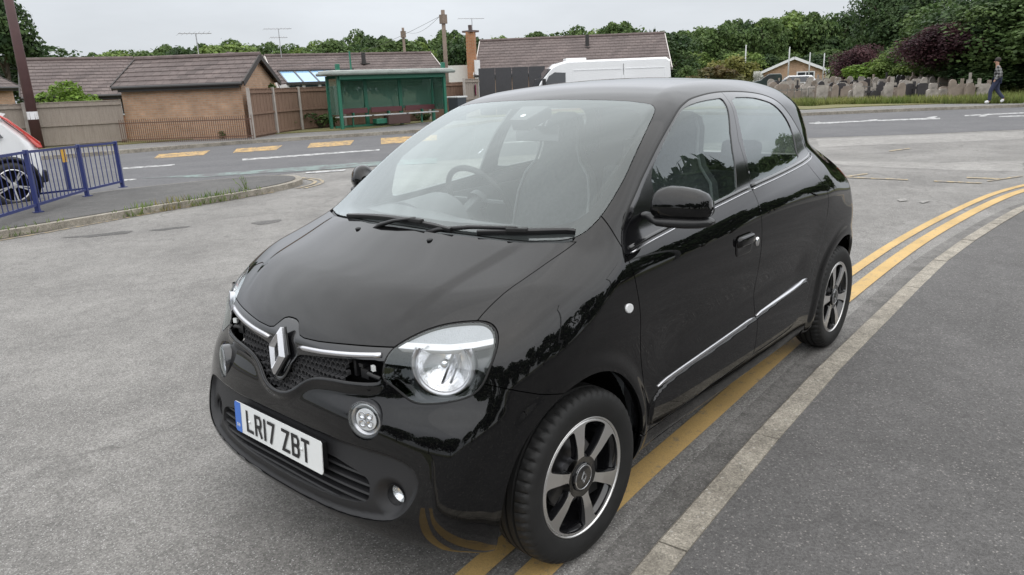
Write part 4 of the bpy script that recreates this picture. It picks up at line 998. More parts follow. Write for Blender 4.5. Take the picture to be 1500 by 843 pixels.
        ms=N('ShaderNodeMath');ms.operation='MULTIPLY';L(lt.outputs[0],ms.inputs[0]);L(mr.outputs[0],ms.inputs[1])
        m4=N('ShaderNodeMix');m4.data_type='RGBA';L(ms.outputs[0],m4.inputs[0]);L(col,m4.inputs[6]);m4.inputs[7].default_value=(.05,.048,.045,1);col=m4.outputs[2]
    L(col,b.inputs['Base Color'])
    bp=N('ShaderNodeBump');bp.inputs['Strength'].default_value=.55;bp.inputs['Distance'].default_value=.004;L(n2.outputs['Fac'],bp.inputs['Height']);L(bp.outputs[0],b.inputs['Normal'])
    return m
def worn_paint(name,c,under,wear=.5,scale=9):
    m,nt,b,N,L=nodes_of(name);b.inputs['Roughness'].default_value=.75
    g=N('ShaderNodeNewGeometry');pos=g.outputs['Position']
    n=N('ShaderNodeTexNoise');n.inputs['Scale'].default_value=scale;n.inputs['Detail'].default_value=10;n.inputs['Roughness'].default_value=.8;L(pos,n.inputs['Vector'])
    r=N('ShaderNodeMapRange');r.inputs['From Min'].default_value=.72-wear*.35;r.inputs['From Max'].default_value=.78-wear*.30;L(n.outputs['Fac'],r.inputs[0])
    n2=N('ShaderNodeTexNoise');n2.inputs['Scale'].default_value=1.7;n2.inputs['Detail'].default_value=6;L(pos,n2.inputs['Vector'])
    r2=N('ShaderNodeMapRange');r2.inputs['From Min'].default_value=.3;r2.inputs['From Max'].default_value=.7;r2.inputs['To Min'].default_value=.82;r2.inputs['To Max'].default_value=1.1;L(n2.outputs['Fac'],r2.inputs[0])
    n3=N('ShaderNodeTexNoise');n3.inputs['Scale'].default_value=230;n3.inputs['Detail'].default_value=2;L(pos,n3.inputs['Vector'])
    r3=N('ShaderNodeMapRange');r3.inputs['From Min'].default_value=.3;r3.inputs['From Max'].default_value=.7;r3.inputs['To Min'].default_value=.84;r3.inputs['To Max'].default_value=1.12;L(n3.outputs['Fac'],r3.inputs[0])
    mx=N('ShaderNodeMix');mx.data_type='RGBA';L(r.outputs[0],mx.inputs[0]);mx.inputs[6].default_value=(*c,1);mx.inputs[7].default_value=(*under,1)
    mm=N('ShaderNodeMath');mm.operation='MULTIPLY';L(r2.outputs[0],mm.inputs[0]);L(r3.outputs[0],mm.inputs[1])
    vm=N('ShaderNodeVectorMath');vm.operation='SCALE';L(mx.outputs[2],vm.inputs[0]);L(mm.outputs[0],vm.inputs['Scale']);L(vm.outputs[0],b.inputs['Base Color']);return m
def uvbrick(name,c1,c2,mortar,bw,bh,ms=.012,off=.5,rough=.85,bump=.4,var=.25):
    m,nt,b,N,L=nodes_of(name);b.inputs['Roughness'].default_value=rough
    uv=N('ShaderNodeUVMap');br=N('ShaderNodeTexBrick');L(uv.outputs[0],br.inputs['Vector']);br.inputs['Scale'].default_value=1
    br.inputs['Color1'].default_value=(*c1,1);br.inputs['Color2'].default_value=(*c2,1);br.inputs['Mortar'].default_value=(*mortar,1)
    br.inputs['Brick Width'].default_value=bw;br.inputs['Row Height'].default_value=bh;br.inputs['Mortar Size'].default_value=ms;br.offset=off
    no=N('ShaderNodeTexNoise');no.inputs['Scale'].default_value=1.4;no.inputs['Detail'].default_value=7;no.inputs['Roughness'].default_value=.7;L(uv.outputs[0],no.inputs['Vector'])
    mr=N('ShaderNodeMapRange');mr.inputs['From Min'].default_value=.3;mr.inputs['From Max'].default_value=.7;mr.inputs['To Min'].default_value=1-var;mr.inputs['To Max'].default_value=1+var;L(no.outputs['Fac'],mr.inputs[0])
    vm=N('ShaderNodeVectorMath');vm.operation='SCALE';L(br.outputs['Color'],vm.inputs[0]);L(mr.outputs[0],vm.inputs['Scale']);L(vm.outputs[0],b.inputs['Base Color'])
    bp=N('ShaderNodeBump');bp.inputs['Strength'].default_value=bump;bp.inputs['Distance'].default_value=.02;bp.invert=True;L(br.outputs['Fac'],bp.inputs['Height']);L(bp.outputs[0],b.inputs['Normal']);return m
def quads_uv(name,quads,m,parent=None,thick=None):
    """quads: (p0,p1,p2,p3) with p0->p1 the horizontal run; UVs in metres"""
    V=[];F=[];UV=[]
    for q in quads:
        q=[Vector(p) for p in q];n=len(V);V+=q;F.append(tuple(range(n,n+len(q))))
        u=(q[1]-q[0]).normalized();nn=(q[1]-q[0]).cross(q[-1]-q[0]).normalized();v=nn.cross(u)
        off=(q[0].x*.37+q[0].y*.61)
        UV+=[((p-q[0]).dot(u)+off,(p-q[0]).dot(v)+q[0].z) for p in q]
    o=mesh_obj(name,V,F,m,parent);l=o.data.uv_layers.new(name='UVMap')
    for i,uv in enumerate(UV):l.data[i].uv=uv
    if thick:
        s=o.modifiers.new('solid','SOLIDIFY');s.thickness=thick;s.offset=-1
    return o
class Strip(list): pass
def sheet(name,poly,z,m,label=None,cat=None,kind='structure',thick=0):
    P=[Vector((p[0],p[1],z)) for p in poly];n=len(P)
    bm=bmesh.new();vs=[bm.verts.new(p) for p in P]
    if isinstance(poly,Strip):
        h=n//2
        for i in range(h-1):
            q=[vs[i],vs[i+1],vs[n-2-i],vs[n-1-i]]
            A=sum(q[k].co.x*q[(k+1)%4].co.y-q[(k+1)%4].co.x*q[k].co.y for k in range(4));bm.faces.new(q if A>0 else q[::-1])
    else:
        A=sum(P[i].x*P[(i+1)%n].y-P[(i+1)%n].x*P[i].y for i in range(n));bm.faces.new(vs if A>0 else vs[::-1])
    if thick:
        r=bmesh.ops.extrude_face_region(bm,geom=bm.faces[:]);
        for v in [e for e in r['geom'] if isinstance(e,bmesh.types.BMVert)]:v.co.z+=thick
    bmesh.ops.triangulate(bm,faces=[x for x in bm.faces if len(x.verts)>4])
    if thick:bmesh.ops.recalc_face_normals(bm,faces=bm.faces)
    me=bpy.data.meshes.new(name);bm.to_mesh(me);bm.free();me.materials.append(m);o=bpy.data.objects.new(name,me);COL.objects.link(o)
    return tag(o,label,cat,None,kind)
def strip(A,B):
    L=[tuple(p[:2]) for p in A]+[tuple(p[:2]) for p in B][::-1]
    return Strip(L) if len(A)==len(B) else L
# ------------------------------------------------------------------ ground
def ground():
    asphalt('forecourt',(.165,.159,.151),(.243,.235,.223),speck=(.40,.39,.38),speck_amt=.9,cracks=.5,patch=.36,stainc=(.12,.115,.11),chip=130,cell=135,cellamt=.30)
    asphalt('road_asphalt',(.108,.108,.113),(.136,.135,.139),speck=(.2,.2,.21),speck_amt=.2,grain=120,patch=.3)
    asphalt('path_asphalt',(.10,.097,.095),(.126,.122,.120),speck=(.26,.245,.23),speck_amt=.4,grain=260,patch=.35,chip=120)
    asphalt('path_old',(.085,.083,.081),(.115,.112,.108),speck=(.2,.2,.2),chip=100,speck_amt=.3,grain=150,patch=.4)
    asphalt('far_path',(.16,.155,.15),(.20,.195,.19),speck_amt=.2,grain=90,patch=.4)
    asphalt('kerb_concrete',(.245,.222,.185),(.34,.312,.265),speck=(.40,.38,.34),speck_amt=.25,grain=150,patch=.9,stainc=(.13,.12,.10),chip=60)
    asphalt('gutter',(.125,.12,.113),(.185,.178,.17),speck=(.3,.29,.28),speck_amt=.5,chip=130,grain=180,patch=.8,stainc=(.07,.065,.06))
    worn_paint('yellow_paint',(.55,.37,.145),(.30,.24,.16),.50,16);worn_paint('yellow_faded',(.52,.40,.20),(.22,.20,.18),.85,10)
    worn_paint('orange_paint',(.56,.36,.13),(.12,.11,.11),.72,5);worn_paint('white_paint',(.55,.55,.55),(.14,.14,.14),.72,6);worn_paint('green_paint',(.19,.25,.235),(.12,.12,.125),.75,2.5)
    mat('soil_grass',(.075,.085,.03),rough=.95,col2=(.13,.13,.055),vscale=1.2,bump=.5,bscale=8)
    mat('dry_grass',(.20,.17,.075),rough=.95,col2=(.12,.13,.05),vscale=2.2,bump=.5,bscale=20,fine=.25)
    sheet('terrain',[(-700,-700),(700,-700),(700,700),(-700,700)],-.06,MATS['soil_grass'])
    sheet('forecourt',[(16,1.6),(16,-24),(-45,-24),(-45,26),(-12,9),(-9,3.0),(-6,1.6)],0,MATS['forecourt'])
    nearL=[(30,-7.6),(12,-9.2),(4,-10.2),(0,-10.75)];near=nearL+[(-2.4,-10.95),(-3.97,-10.95),(-5.3,-10.9),(-7.3,-10.75),(-11,-8.6),(-14.4,-6.5)]+[GP(*p) for p in((1195,202),(1328,197.5),(1500,190))]+[(-24,3.4),(-31,12),(-40,26)]
    far=[(36,-21.5),(12,-22.4),(0,-22.0)]+[GP(*p) for p in((176,226),(350,212),(480,203.5),(612,195))]+[(-22,-19.6),(-25,-17.0),(-27.5,-13.2)]+[GP(*p) for p in((1170,170.5),(1330,163.5),(1500,157.5))]+[(-33.6,3.5),(-38,10),(-50,24)]
    far=[Vector((p[0],p[1],0)) for p in far]
    sheet('main_road',strip(near,far),.004,MATS['road_asphalt'])
    def off(L,k):
        out=[]
        for i,p in enumerate(L):
            d=(Vector(L[min(i+1,len(L)-1)][:2])-Vector(L[max(i-1,0)][:2])).normalized();out.append((p[0]+d.y*k*-1,p[1]+d.x*k))
        return out
    # far kerb, pavement and verge
    k1=off(far,.14);k2=off(far,2.9);k3=off(far,5.6);k4=off(far,60)
    sheet('far_kerb',strip(far,k1),0,MATS['kerb_concrete'],thick=.11)
    sheet('far_pavement',strip(k1,k2),0,MATS['far_path'],thick=.10)
    sheet('verge',strip(k2,k3),0,MATS['dry_grass'],thick=.13)
    # pavement beside the car with its kerb stones
    kin=[(9,2.35),(4,1.45),(2,1.19),(.90,1.085),(.08,1.01),(-.18,.99),(-.85,.94),(-1.78,.89),(-2.39,.87),(-2.77,.865),(-3.74,.84),(-4.70,.82),(-5.57,.85),(-6.49,.91),(-7.3,.97),(-8.06,1.05),(-9.2,1.30),(-10.4,1.8),(-11.6,2.6),(-12.6,3.7),(-13.4,5.2),(-15,9),(-18,18)]
    kin=[tuple(p) for p in chaikin(kin,2,False)];kout=off(kin,-.105) if off(kin[:2],1)[0][1]<kin[0][1] else off(kin,.105)
    kout=[(p[0],p[1]) for p in kout]
    sheet('pavement',kout+[(-14,30),(30,30),(30,6)],0,MATS['path_asphalt'],thick=.066)
    # separate kerb stones, each about 0.9 m
    P=resample(kin,.915);Q=[]
    for i,p in enumerate(P):
        d=(Vector(P[min(i+1,len(P)-1)])-Vector(P[max(i-1,0)])).normalized();nrm=Vector((-d.y,d.x));
        if nrm.y<0:nrm=-nrm
        Q.append((Vector(p),nrm,d))
    mb=MB()
    for i in range(len(Q)-1):
        (a,na,da),(b,nb,db)=Q[i],Q[i+1];g=(b-a).normalized()*.004;a=a+g;b=b-g;h=.070+.003*math.sin(i*7.1);c=.012
        sec=lambda p,n:[(p.x,p.y,-.02),(p.x,p.y,h-c),(p.x+n.x*c,p.y+n.y*c,h),(p.x+n.x*.108,p.y+n.y*.108,h),(p.x+n.x*.108,p.y+n.y*.108,-.02)]
        m_=[((a+b)/2+ (na+nb)*0),(na+nb).normalized()]
        S=sec(a,na)+sec(b,nb);mb.add(S,[(j,j+1,5+j+1,5+j) for j in range(4)]+[(4,3,2,1,0),(5,6,7,8,9)])
    tag(mb.build('kerb',MATS['kerb_concrete']),kind='structure')
    gut=off(kin,.16) if off(kin,.16)[len(kin)//2][1]<kin[len(kin)//2][1] else off(kin,-.16)
    sheet('gutter',strip(kin,gut),.003,MATS['gutter'])
    # double yellow lines beside the car
    yo=[(2,.98),(.9,.86),(.23,.78),(-.27,.745),(-.54,.725),(-.97,.705),(-1.57,.675),(-2.08,.65),(-2.42,.635),(-3.41,.605),(-4.88,.58),(-5.79,.59),(-6.75,.63),(-7.83,.70),(-8.8,.79),(-9.45,.89),(-10.4,1.12),(-11.5,1.7),(-12.6,2.7)]
    yi=[(p[0],p[1]-.105) for p in yo];zi=[(p[0],p[1]-.185) for p in yo];zj=[(p[0],p[1]-.27) for p in yo]
    yo_,yi_,zi_,zj_=[chaikin(q,2,False) for q in(yo,yi,zi,zj)]
    sheet('yellow_line',strip(yo_,yi_),.006,MATS['yellow_paint']);sheet('yellow_line',strip(zi_,zj_),.006,MATS['yellow_paint'])
    # the island on the left with its kerb
    isl_in=[(6,-7.1),(2.5,-7.75),(.5,-8.12),(-.69,-8.27),(-1.17,-8.30),(-1.99,-8.42),(-2.58,-8.50),(-3.29,-8.56),(-3.88,-8.62),(-4.49,-8.72),(-5.16,-8.98),(-5.50,-9.35),(-5.62,-9.70),(-5.50,-10.1),(-5.2,-10.35),(-4.69,-10.55),(-3.97,-10.72),(-3.17,-10.84),(-2.40,-10.80),(-1.75,-10.70),(0,-10.55),(4,-10.0),(12,-9.0),(14,-8)]
    isl=chaikin(isl_in,2);cen=Vector((2,-9.5))
    sheet('traffic_island',isl,0,MATS['path_old'],thick=.098)
    io=[]
    n=len(isl)
    for i in range(n):
        d=Vector(isl[(i+1)%n])-Vector(isl[i-1]);d.normalize();nn=Vector((d.y,-d.x));
        io.append((isl[i][0]-nn.x*.12,isl[i][1]-nn.y*.12))
    if abs(sum(io[i][0]*io[(i+1)%n][1]-io[(i+1)%n][0]*io[i][1] for i in range(n)))<abs(sum(isl[i][0]*isl[(i+1)%n][1]-isl[(i+1)%n][0]*isl[i][1] for i in range(n))):io=[(2*isl[i][0]-io[i][0],2*isl[i][1]-io[i][1]) for i in range(n)]
    sheet('island_kerb',strip(list(isl)+[isl[0]],io+[io[0]]),0,MATS['kerb_concrete'],thick=.088)
    ya=[(6,-6.75),(1.5,-7.6),(-.59,-7.98),(-1.18,-8.05),(-1.90,-8.20),(-2.60,-8.33),(-3.37,-8.42),(-3.9,-8.48),(-4.6,-8.6)]
    sheet('yellow_line_left',strip(ya,[(p[0],p[1]-.055) for p in ya]),.006,MATS['yellow_faded']);sheet('yellow_line_left',strip([(p[0],p[1]-.13) for p in ya],[(p[0],p[1]-.18) for p in ya]),.006,MATS['yellow_faded'])
    def band(P,a,b):
        A=off([tuple(p) for p in P],a);B=off([tuple(p) for p in P],b);return strip(A,B)
    yb=[(-5.1,-8.5),(-5.65,-8.75),(-6.0,-9.25),(-6.05,-9.8),(-5.8,-10.4)];yb=chaikin(yb,2,False)
    sheet('yellow_line_left',band(yb,0,.06),.0075,MATS['yellow_faded']);sheet('yellow_line_left',band(yb,.13,.19),.0095,MATS['yellow_faded'])
    # markings on the main road
    G=lambda L:[GP(*p) for p in L]
    ln=lambda nm,L,m:sheet(nm,G(L),.009,MATS[m])
    ln('lane_line',[(180,246.5),(256,241.3),(256,243.2),(180,248.6)],'white_paint');ln('lane_line',[(355,233.5),(556,219.2),(556,221),(355,236)],'white_paint');ln('lane_line',[(182,263.8),(200,262.6),(200,264.4),(182,265.8)],'white_paint')
    ln('cycle_lane',[(205,262),(320,254.5),(480,242),(560,237),(640,232),(640,240),(560,243.5),(480,249),(330,258),(300,260.5)],'green_paint')
    ln('lane_line',[(448,253.2),(506,249.2),(506,251),(448,255.2)],'white_paint');ln('lane_line',[(720,210),(900,199),(900,200.5),(720,212)],'white_paint')
    for L in([(225,233),(233,226.5),(308,221),(298,228)],[(341,224.8),(347,218.4),(414,213.4),(405,220.2)],[(450,217.5),(455,210.5),(519,205.8),(513,213.2)],[(558,212),(558,203),(640,198),(640,206)]):ln('bus_marking',L,'orange_paint')
    ln('lane_line',[(1184,180.8),(1340,174.2),(1377,173.3),(1377,175.2),(1268,178.6),(1196,182.6)],'white_paint');ln('lane_line',[(1413,169.3),(1500,165.2),(1500,166.7),(1413,170.8)],'white_paint');ln('lane_line',[(1463,170.8),(1500,169.6),(1500,171.2),(1463,172)],'white_paint')
    for L in([(1184,181.5),(1200,179),(1203,180.5),(1194,182.6)],[(1264,179),(1274,176),(1286,175.6),(1280,178.3)],[(1352,175.2),(1362,171.8),(1374,171.2),(1366,174.8)],[(1433,171.8),(1440,168),(1450,167.4),(1444,171.5)]):
        sheet('lane_mark',G(L),.012,MATS['white_paint'])
    # faint yellow lines and marks on the forecourt
    for L in([(1238,259.2),(1270,254.6),(1271,256),(1238,260.8)],[(1238,259.8),(1330,263.6),(1330,265),(1238,261.3)],[(1302,221.5),(1333,217.6),(1333,218.8),(1303,222.8)],[(1416,260.5),(1465,262.3),(1465,263.7),(1416,262)],[(1368,265.5),(1438,268.5),(1438,270),(1368,267)],[(1446,265.6),(1497,258),(1498,259.4),(1447,267)]):ln('faded_line',L,'yellow_faded')
    asphalt('patch_light',(.24,.232,.22),(.30,.29,.275),speck_amt=.4,patch=.6)
    for L in([(1346,297),(1358,294.4),(1363,295.6),(1352,299)],[(1314,293),(1326,291.5),(1330,295),(1318,296.5)]):ln('faded_mark',L,'patch_light') if 'patch_light' in MATS else None
    asphalt('patch_dark',(.09,.088,.085),(.13,.125,.12),speck_amt=.3,patch=.6);asphalt('patch_light',(.24,.232,.22),(.30,.29,.275),speck_amt=.4,patch=.6)
    def wob(L,z,m,nm):
        P=resample(np.array([tuple(p[:2]) for p in G(L)]+[tuple(G(L)[0][:2])]),.12);P=[(x+random.uniform(-.03,.03),y+random.uniform(-.03,.03)) for x,y in P[:-1]];sheet(nm,P,z,MATS[m])
    wob([(90,349),(120,346),(196,338),(190,342),(130,348.5)],.003,'patch_dark','road_patch');wob([(215,338),(280,331.5),(280,333),(230,339)],.003,'patch_dark','road_patch');wob([(365,327),(412,321.5),(410,325),(385,330)],.003,'patch_dark','road_patch')
    wob([(1200,236),(1380,239),(1500,236),(1500,252),(1380,249),(1240,243)],.002,'patch_light','road_patch');wob([(1195,204.5),(1500,192.5),(1500,204),(1200,216)],.002,'patch_light','road_patch')
    return near,far,k2,k3
# ------------------------------------------------------------------ vegetation
def leaf_mat(name,c1,c2,scale=.9):
    m,nt,b,N,L=nodes_of(name);b.inputs['Roughness'].default_value=.6;b.inputs['Specular IOR Level'].default_value=.25
    g=N('ShaderNodeNewGeometry');n=N('ShaderNodeTexNoise');n.inputs['Scale'].default_value=scale;n.inputs['Detail'].default_value=4;L(g.outputs['Position'],n.inputs['Vector'])
    r=N('ShaderNodeMapRange');r.inputs['From Min'].default_value=.35;r.inputs['From Max'].default_value=.65;L(n.outputs['Fac'],r.inputs[0])
    mx=N('ShaderNodeMix');mx.data_type='RGBA';L(r.outputs[0],mx.inputs[0]);mx.inputs[6].default_value=(*c1,1);mx.inputs[7].default_value=(*c2,1)
    wn=N('ShaderNodeMath');wn.operation='MULTIPLY_ADD';L(g.outputs['Random Per Island'],wn.inputs[0]);wn.inputs[1].default_value=.7;wn.inputs[2].default_value=.65
    vm=N('ShaderNodeVectorMath');vm.operation='SCALE';L(mx.outputs[2],vm.inputs[0]);L(wn.outputs[0],vm.inputs['Scale']);L(vm.outputs[0],b.inputs['Base Color'])
    tr=N('ShaderNodeBsdfTranslucent');L(vm.outputs[0],tr.inputs[0]);ms=N('ShaderNodeMixShader');ms.inputs[0].default_value=.28;out=nt.nodes['Material Output'];L(b.outputs[0],ms.inputs[1]);L(tr.outputs[0],ms.inputs[2]);L(ms.outputs[0],out.inputs[0]);return m
def crown_mesh(name,rng,n,leaf,lobes,env=(1,1,1),flat=.0,droop=0,m=None):
    """unit-size crown: leaf clumps over the surfaces and insides of many lobes"""
    L=[]
    for i in range(lobes):
        while True:
            p=rng.uniform(-1,1,3)
            if (p**2).sum()<1:break
        p=p*[.72,.72,.68];rr=rng.uniform(.20,.40)*(1.15-.4*abs(p[2]));L.append((p,rr))
    c=rng.integers(0,lobes,n);P=np.array([L[i][0] for i in c]);Rr=np.array([L[i][1] for i in c])
    d=rng.normal(size=(n,3));d/=np.linalg.norm(d,axis=1)[:,None];d[:,2]=np.where((d[:,2]<-.2)&(rng.random(n)<.6),-d[:,2],d[:,2])
    sh=rng.uniform(.72,1.06,n)+np.where(rng.random(n)<.08,rng.uniform(0,.35,n),0)
    C=P+d*(Rr*sh)[:,None]*[1,1,.85];C*=env
    a=rng.normal(size=(n,3))*.75+d+[0,0,.35-droop];a/=np.linalg.norm(a,axis=1)[:,None]
    t=np.cross(a,rng.normal(size=(n,3)));t/=np.linalg.norm(t,axis=1)[:,None];b=np.cross(a,t);s=leaf*rng.uniform(.55,1.35,n)[:,None]
    w=rng.uniform(.45,.85,n)[:,None]
    V=np.stack([C-t*s,C+b*s*w-t*s*.1,C+t*s,C-b*s*w+t*s*.15],1).reshape(-1,3);F=np.arange(4*n).reshape(n,4)
    me=bpy.data.meshes.new(name);me.vertices.add(len(V));me.vertices.foreach_set('co',V.ravel());me.loops.add(4*n);me.loops.foreach_set('vertex_index',F.ravel());me.polygons.add(n);me.polygons.foreach_set('loop_start',np.arange(n)*4);me.polygons.foreach_set('loop_total',np.full(n,4));me.update()
    if m:me.materials.append(m)
    return me
def trunk(mb,h,r,rng,spread=1.0,limbs=6):
    pts=[Vector((0,0,-.2)),Vector((rng.uniform(-.1,.1),rng.uniform(-.1,.1),h*.35)),Vector((rng.uniform(-.25,.25),rng.uniform(-.25,.25),h*.7)),Vector((rng.uniform(-.4,.4),rng.uniform(-.4,.4),h))]
    mb.tube(pts,[r,r*.8,r*.5,r*.15],8)
    for i in range(limbs):
        a=2*PI*i/limbs+rng.uniform(-.4,.4);z0=h*rng.uniform(.32,.6);L=spread*rng.uniform(.6,1);p0=Vector((0,0,z0))
        mb.tube([p0,p0+Vector((math.cos(a)*L*.5,math.sin(a)*L*.5,h*.14)),p0+Vector((math.cos(a)*L,math.sin(a)*L,h*.32))],[r*.45,r*.28,r*.08],6)
CROWN={}
def tree(name,loc,h,rx,ry,label,cat,key,m,z0=.25,group=None,n=5000,leaf=.07,lobes=26,seed=1,parent=None,trunk_show=True,env=(1,1,1)):
    """crown spans from z0*h to h"""
    rng=np.random.default_rng(seed)
    k=(key,n,seed%3)
    if k not in CROWN:CROWN[k]=crown_mesh('crown',np.random.default_rng(seed%3+hash(key)%1 +len(key)),n,leaf,lobes,env)
    root=empty(name,loc,rng.uniform(0,6.28),label,cat,group)
    me=CROWN[k]
    if m.name not in [mm.name for mm in me.materials if mm]:
        me=me.copy() if len(me.materials) else me
        me.materials.clear();me.materials.append(m);CROWN[(k,m.name)]=me
    c=bpy.data.objects.new('crown',me);COL.objects.link(c);c.parent=root;ch=h*(1-z0)/2;c.location=(0,0,h*z0+ch);c.scale=(rx,ry,ch*1.02)
    if trunk_show:
        mb=MB();trunk(mb,h*.8,max(.06,h*.022),rng,spread=rx*.75);mb.build('trunk',MATS['bark'],root,smooth=True)
    return root
def shrub(name,loc,r,h,label,cat,m,seed,n=1500,leaf=.09,group=None,lobes=10):
    me=crown_mesh('foliage',np.random.default_rng(seed),n,leaf,lobes);me.materials.append(m)
    root=empty(name,loc,0,label,cat,group);o=bpy.data.objects.new('foliage',me);COL.objects.link(o);o.parent=root;o.location=(0,0,h*.52);o.scale=(r,r,h*.56)
    mb=MB();rng=np.random.default_rng(seed)
    for i in range(4):
        a=rng.uniform(0,6.28);mb.tube([(0,0,-.1),(.2*r*math.cos(a),.2*r*math.sin(a),h*.35),(.45*r*math.cos(a),.45*r*math.sin(a),h*.7)],[.035,.025,.01],5)
    mb.build('stem',MATS['bark'],root);return root
def vegetation():
    leaf_mat('leaf_mid',(.06,.105,.032),(.115,.17,.055));leaf_mat('leaf_dark',(.030,.060,.024),(.075,.12,.042));leaf_mat('leaf_light',(.11,.175,.045),(.19,.26,.07));leaf_mat('leaf_bright',(.12,.20,.03),(.17,.27,.045),3)
    leaf_mat('leaf_purple',(.045,.02,.026),(.105,.05,.055));leaf_mat('leaf_yellow',(.15,.16,.04),(.24,.23,.07));leaf_mat('leaf_white',(.55,.55,.5),(.7,.7,.66));leaf_mat('leaf_rust',(.13,.09,.04),(.12,.13,.05))
    mat('bark',(.07,.055,.042),rough=.9,var=.3,vscale=5,bump=.5,bscale=14)
    # the long line of trees behind the bungalows, one by one: (px, top py, distance, radius, kind)
    rng=np.random.default_rng(11);k=0
    tops=[(120,88),(150,82),(178,80),(210,78),(243,72),(275,76),(305,68),(330,70),(352,66),(385,66),(402,74),(420,72),(450,68),(487,64),(520,52),(548,58),(575,62),(600,66),(625,58),(655,50),(680,60),(708,62),(740,60),(770,58),(800,50),(830,58),(858,46),(880,52),(908,38),(935,58),(975,52),(1000,50),(1025,46),(1050,40),(1075,34),(1100,38),(1125,30),(1150,28),(1175,24),(1200,22),(1225,26),(1243,44)]
    nm={0:('mid green','leaf_mid'),1:('dark green','leaf_dark'),2:('light green','leaf_light')}
    mats=['leaf_mid','leaf_mid','leaf_light','leaf_dark','leaf_mid']
    for i,(px,py) in enumerate(tops):
        d=90+rng.uniform(-8,14)+(24 if 980<px<1250 else 0);p=AT(px,py,d);mm=mats[(i*7+3)%5]
        rx=rng.uniform(3.0,4.2)*(1.15 if px>980 else 1)
        col={'leaf_mid':'mid green','leaf_light':'pale green','leaf_dark':'dark green'}[mm]
        where='above the roofs left of the bus shelter' if px<430 else 'above the bungalow roof behind the bus shelter' if px<660 else 'above the roof behind the white van' if px<960 else 'on the wooded rise behind the small bungalow'
        tree('tree',(p.x,p.y,0),p.z*1.17,rx,rx,'%s tree in the distant tree line %s'%(col,where),'tree',mm,MATS[mm],z0=.12,group='%s trees of the distant tree line %s'%(col,where),n=6000,leaf=.055,lobes=30,seed=i+3)
    # wooded rise: a second, lower row closing the gap
    for i,px in enumerate(range(985,1260,26)):
        p=AT(px,66+ (i%3)*4,101+i%4*3);mm=['leaf_mid','leaf_light','leaf_dark'][i%3]
        col={'leaf_mid':'mid green','leaf_light':'pale green','leaf_dark':'dark green'}[mm]
        tree('tree',(p.x,p.y,0),p.z,3.4,3.4,'%s lower tree at the foot of the wooded rise on the right'%col,'tree',mm,MATS[mm],z0=.05,group='%s lower trees at the foot of the wooded rise'%col,n=6000,leaf=.055,lobes=30,seed=i+70)
    for i,px in enumerate(range(60,1000,36)):
        p=AT(px,104-px*.028,100);tree('hedgerow_tree',(p.x,p.y,0),max(4.0,p.z),3.6,3.6,'low round tree in the belt behind the bungalows, mostly hidden by roofs','tree','leaf_mid',MATS['leaf_mid' if i%2 else 'leaf_dark'],z0=.0,group='low trees in the belt behind the bungalows',n=6000,leaf=.055,lobes=30,seed=i+120,trunk_show=False)
    p=AT(948,30,95)
    for dx,s in((-.8,1),(.9,.92)):
        tree('poplar',(p.x+dx*.7,p.y+dx*-.7,0),p.z*s,.9,.9,'slim upright tree rising above the right end of the tiled roof','tree','leaf_mid',MATS['leaf_dark'],z0=.1,group='pair of slim upright trees above the roof',n=2600,leaf=.16,lobes=22,seed=5)
    # trees on the left
    p=AT(52,62,62);tree('tree',(p.x,p.y,0),p.z,4.6,4.6,'dark spreading tree behind the brick house at the left edge','tree','big',MATS['leaf_dark'],z0=.1,n=9000,leaf=.05,lobes=40,seed=2)
    p=AT(-8,25,58);tree('tree',(p.x,p.y,0),p.z+1.5,2.4,2.4,'tall dark tree cut by the left edge of the photo','tree','big',MATS['leaf_dark'],z0=.35,n=9000,leaf=.06,lobes=40,seed=4)
    p=GP(86,209,.1);p=AT(86,140,34);shrub('shrub',(p.x,p.y,0),1.55,HZ(p,121,86),'bright green rounded shrub rising above the grey wooden fence','shrub',MATS['leaf_bright'],5,n=5000,leaf=.05,lobes=16)
    # right-hand trees
    big=dict(n=22000,leaf=.030,lobes=60)
    for (px,py,d,rx,mm,z0,lab,seed) in ((1318,-52,66,3.6,'leaf_dark',.06,'very tall dark conifer at the left edge of the dense trees',6),(1366,-30,64,4.2,'leaf_dark',.05,'tall dark conifer next to the copper beech behind the graves',7),
        (1262,62,58,2.3,'leaf_purple',.05,'purple leaved tree beside the round green bush at the cemetery wall',8),(1352,50,52,2.9,'leaf_light',.04,'light green drooping tree in front of the tall conifers',9),
        (1400,26,45,2.8,'leaf_purple',.28,'purple leaved tree between the light green and the dark trees',10),(1420,-10,50,4.2,'leaf_mid',.06,'mid green tree whose crown leans over the graves',11),
        (1478,-40,47,4.6,'leaf_dark',.03,'huge dark tree behind the pedestrian',12),(1540,-30,44,4.6,'leaf_mid',.03,'large green tree cut by the right edge of the photo',13),(1395,96,56,4.5,'leaf_dark',.0,'dark undergrowth tree low behind the right hand graves',14),(1450,84,52,4.2,'leaf_dark',.0,'dark undergrowth tree low behind the pedestrian',15),(1500,70,45,3.6,'leaf_dark',.0,'dark bushy tree low at the right edge of the photo',16),(1320,62,60,3.0,'leaf_dark',.0,'dark bushy tree low in front of the conifers',17)):
        p=AT(px,py,d);tree('tree',(p.x,p.y,0),p.z,rx,rx,lab,'tree','right'+mm[5:],MATS[mm],z0=z0,seed=seed,**big)
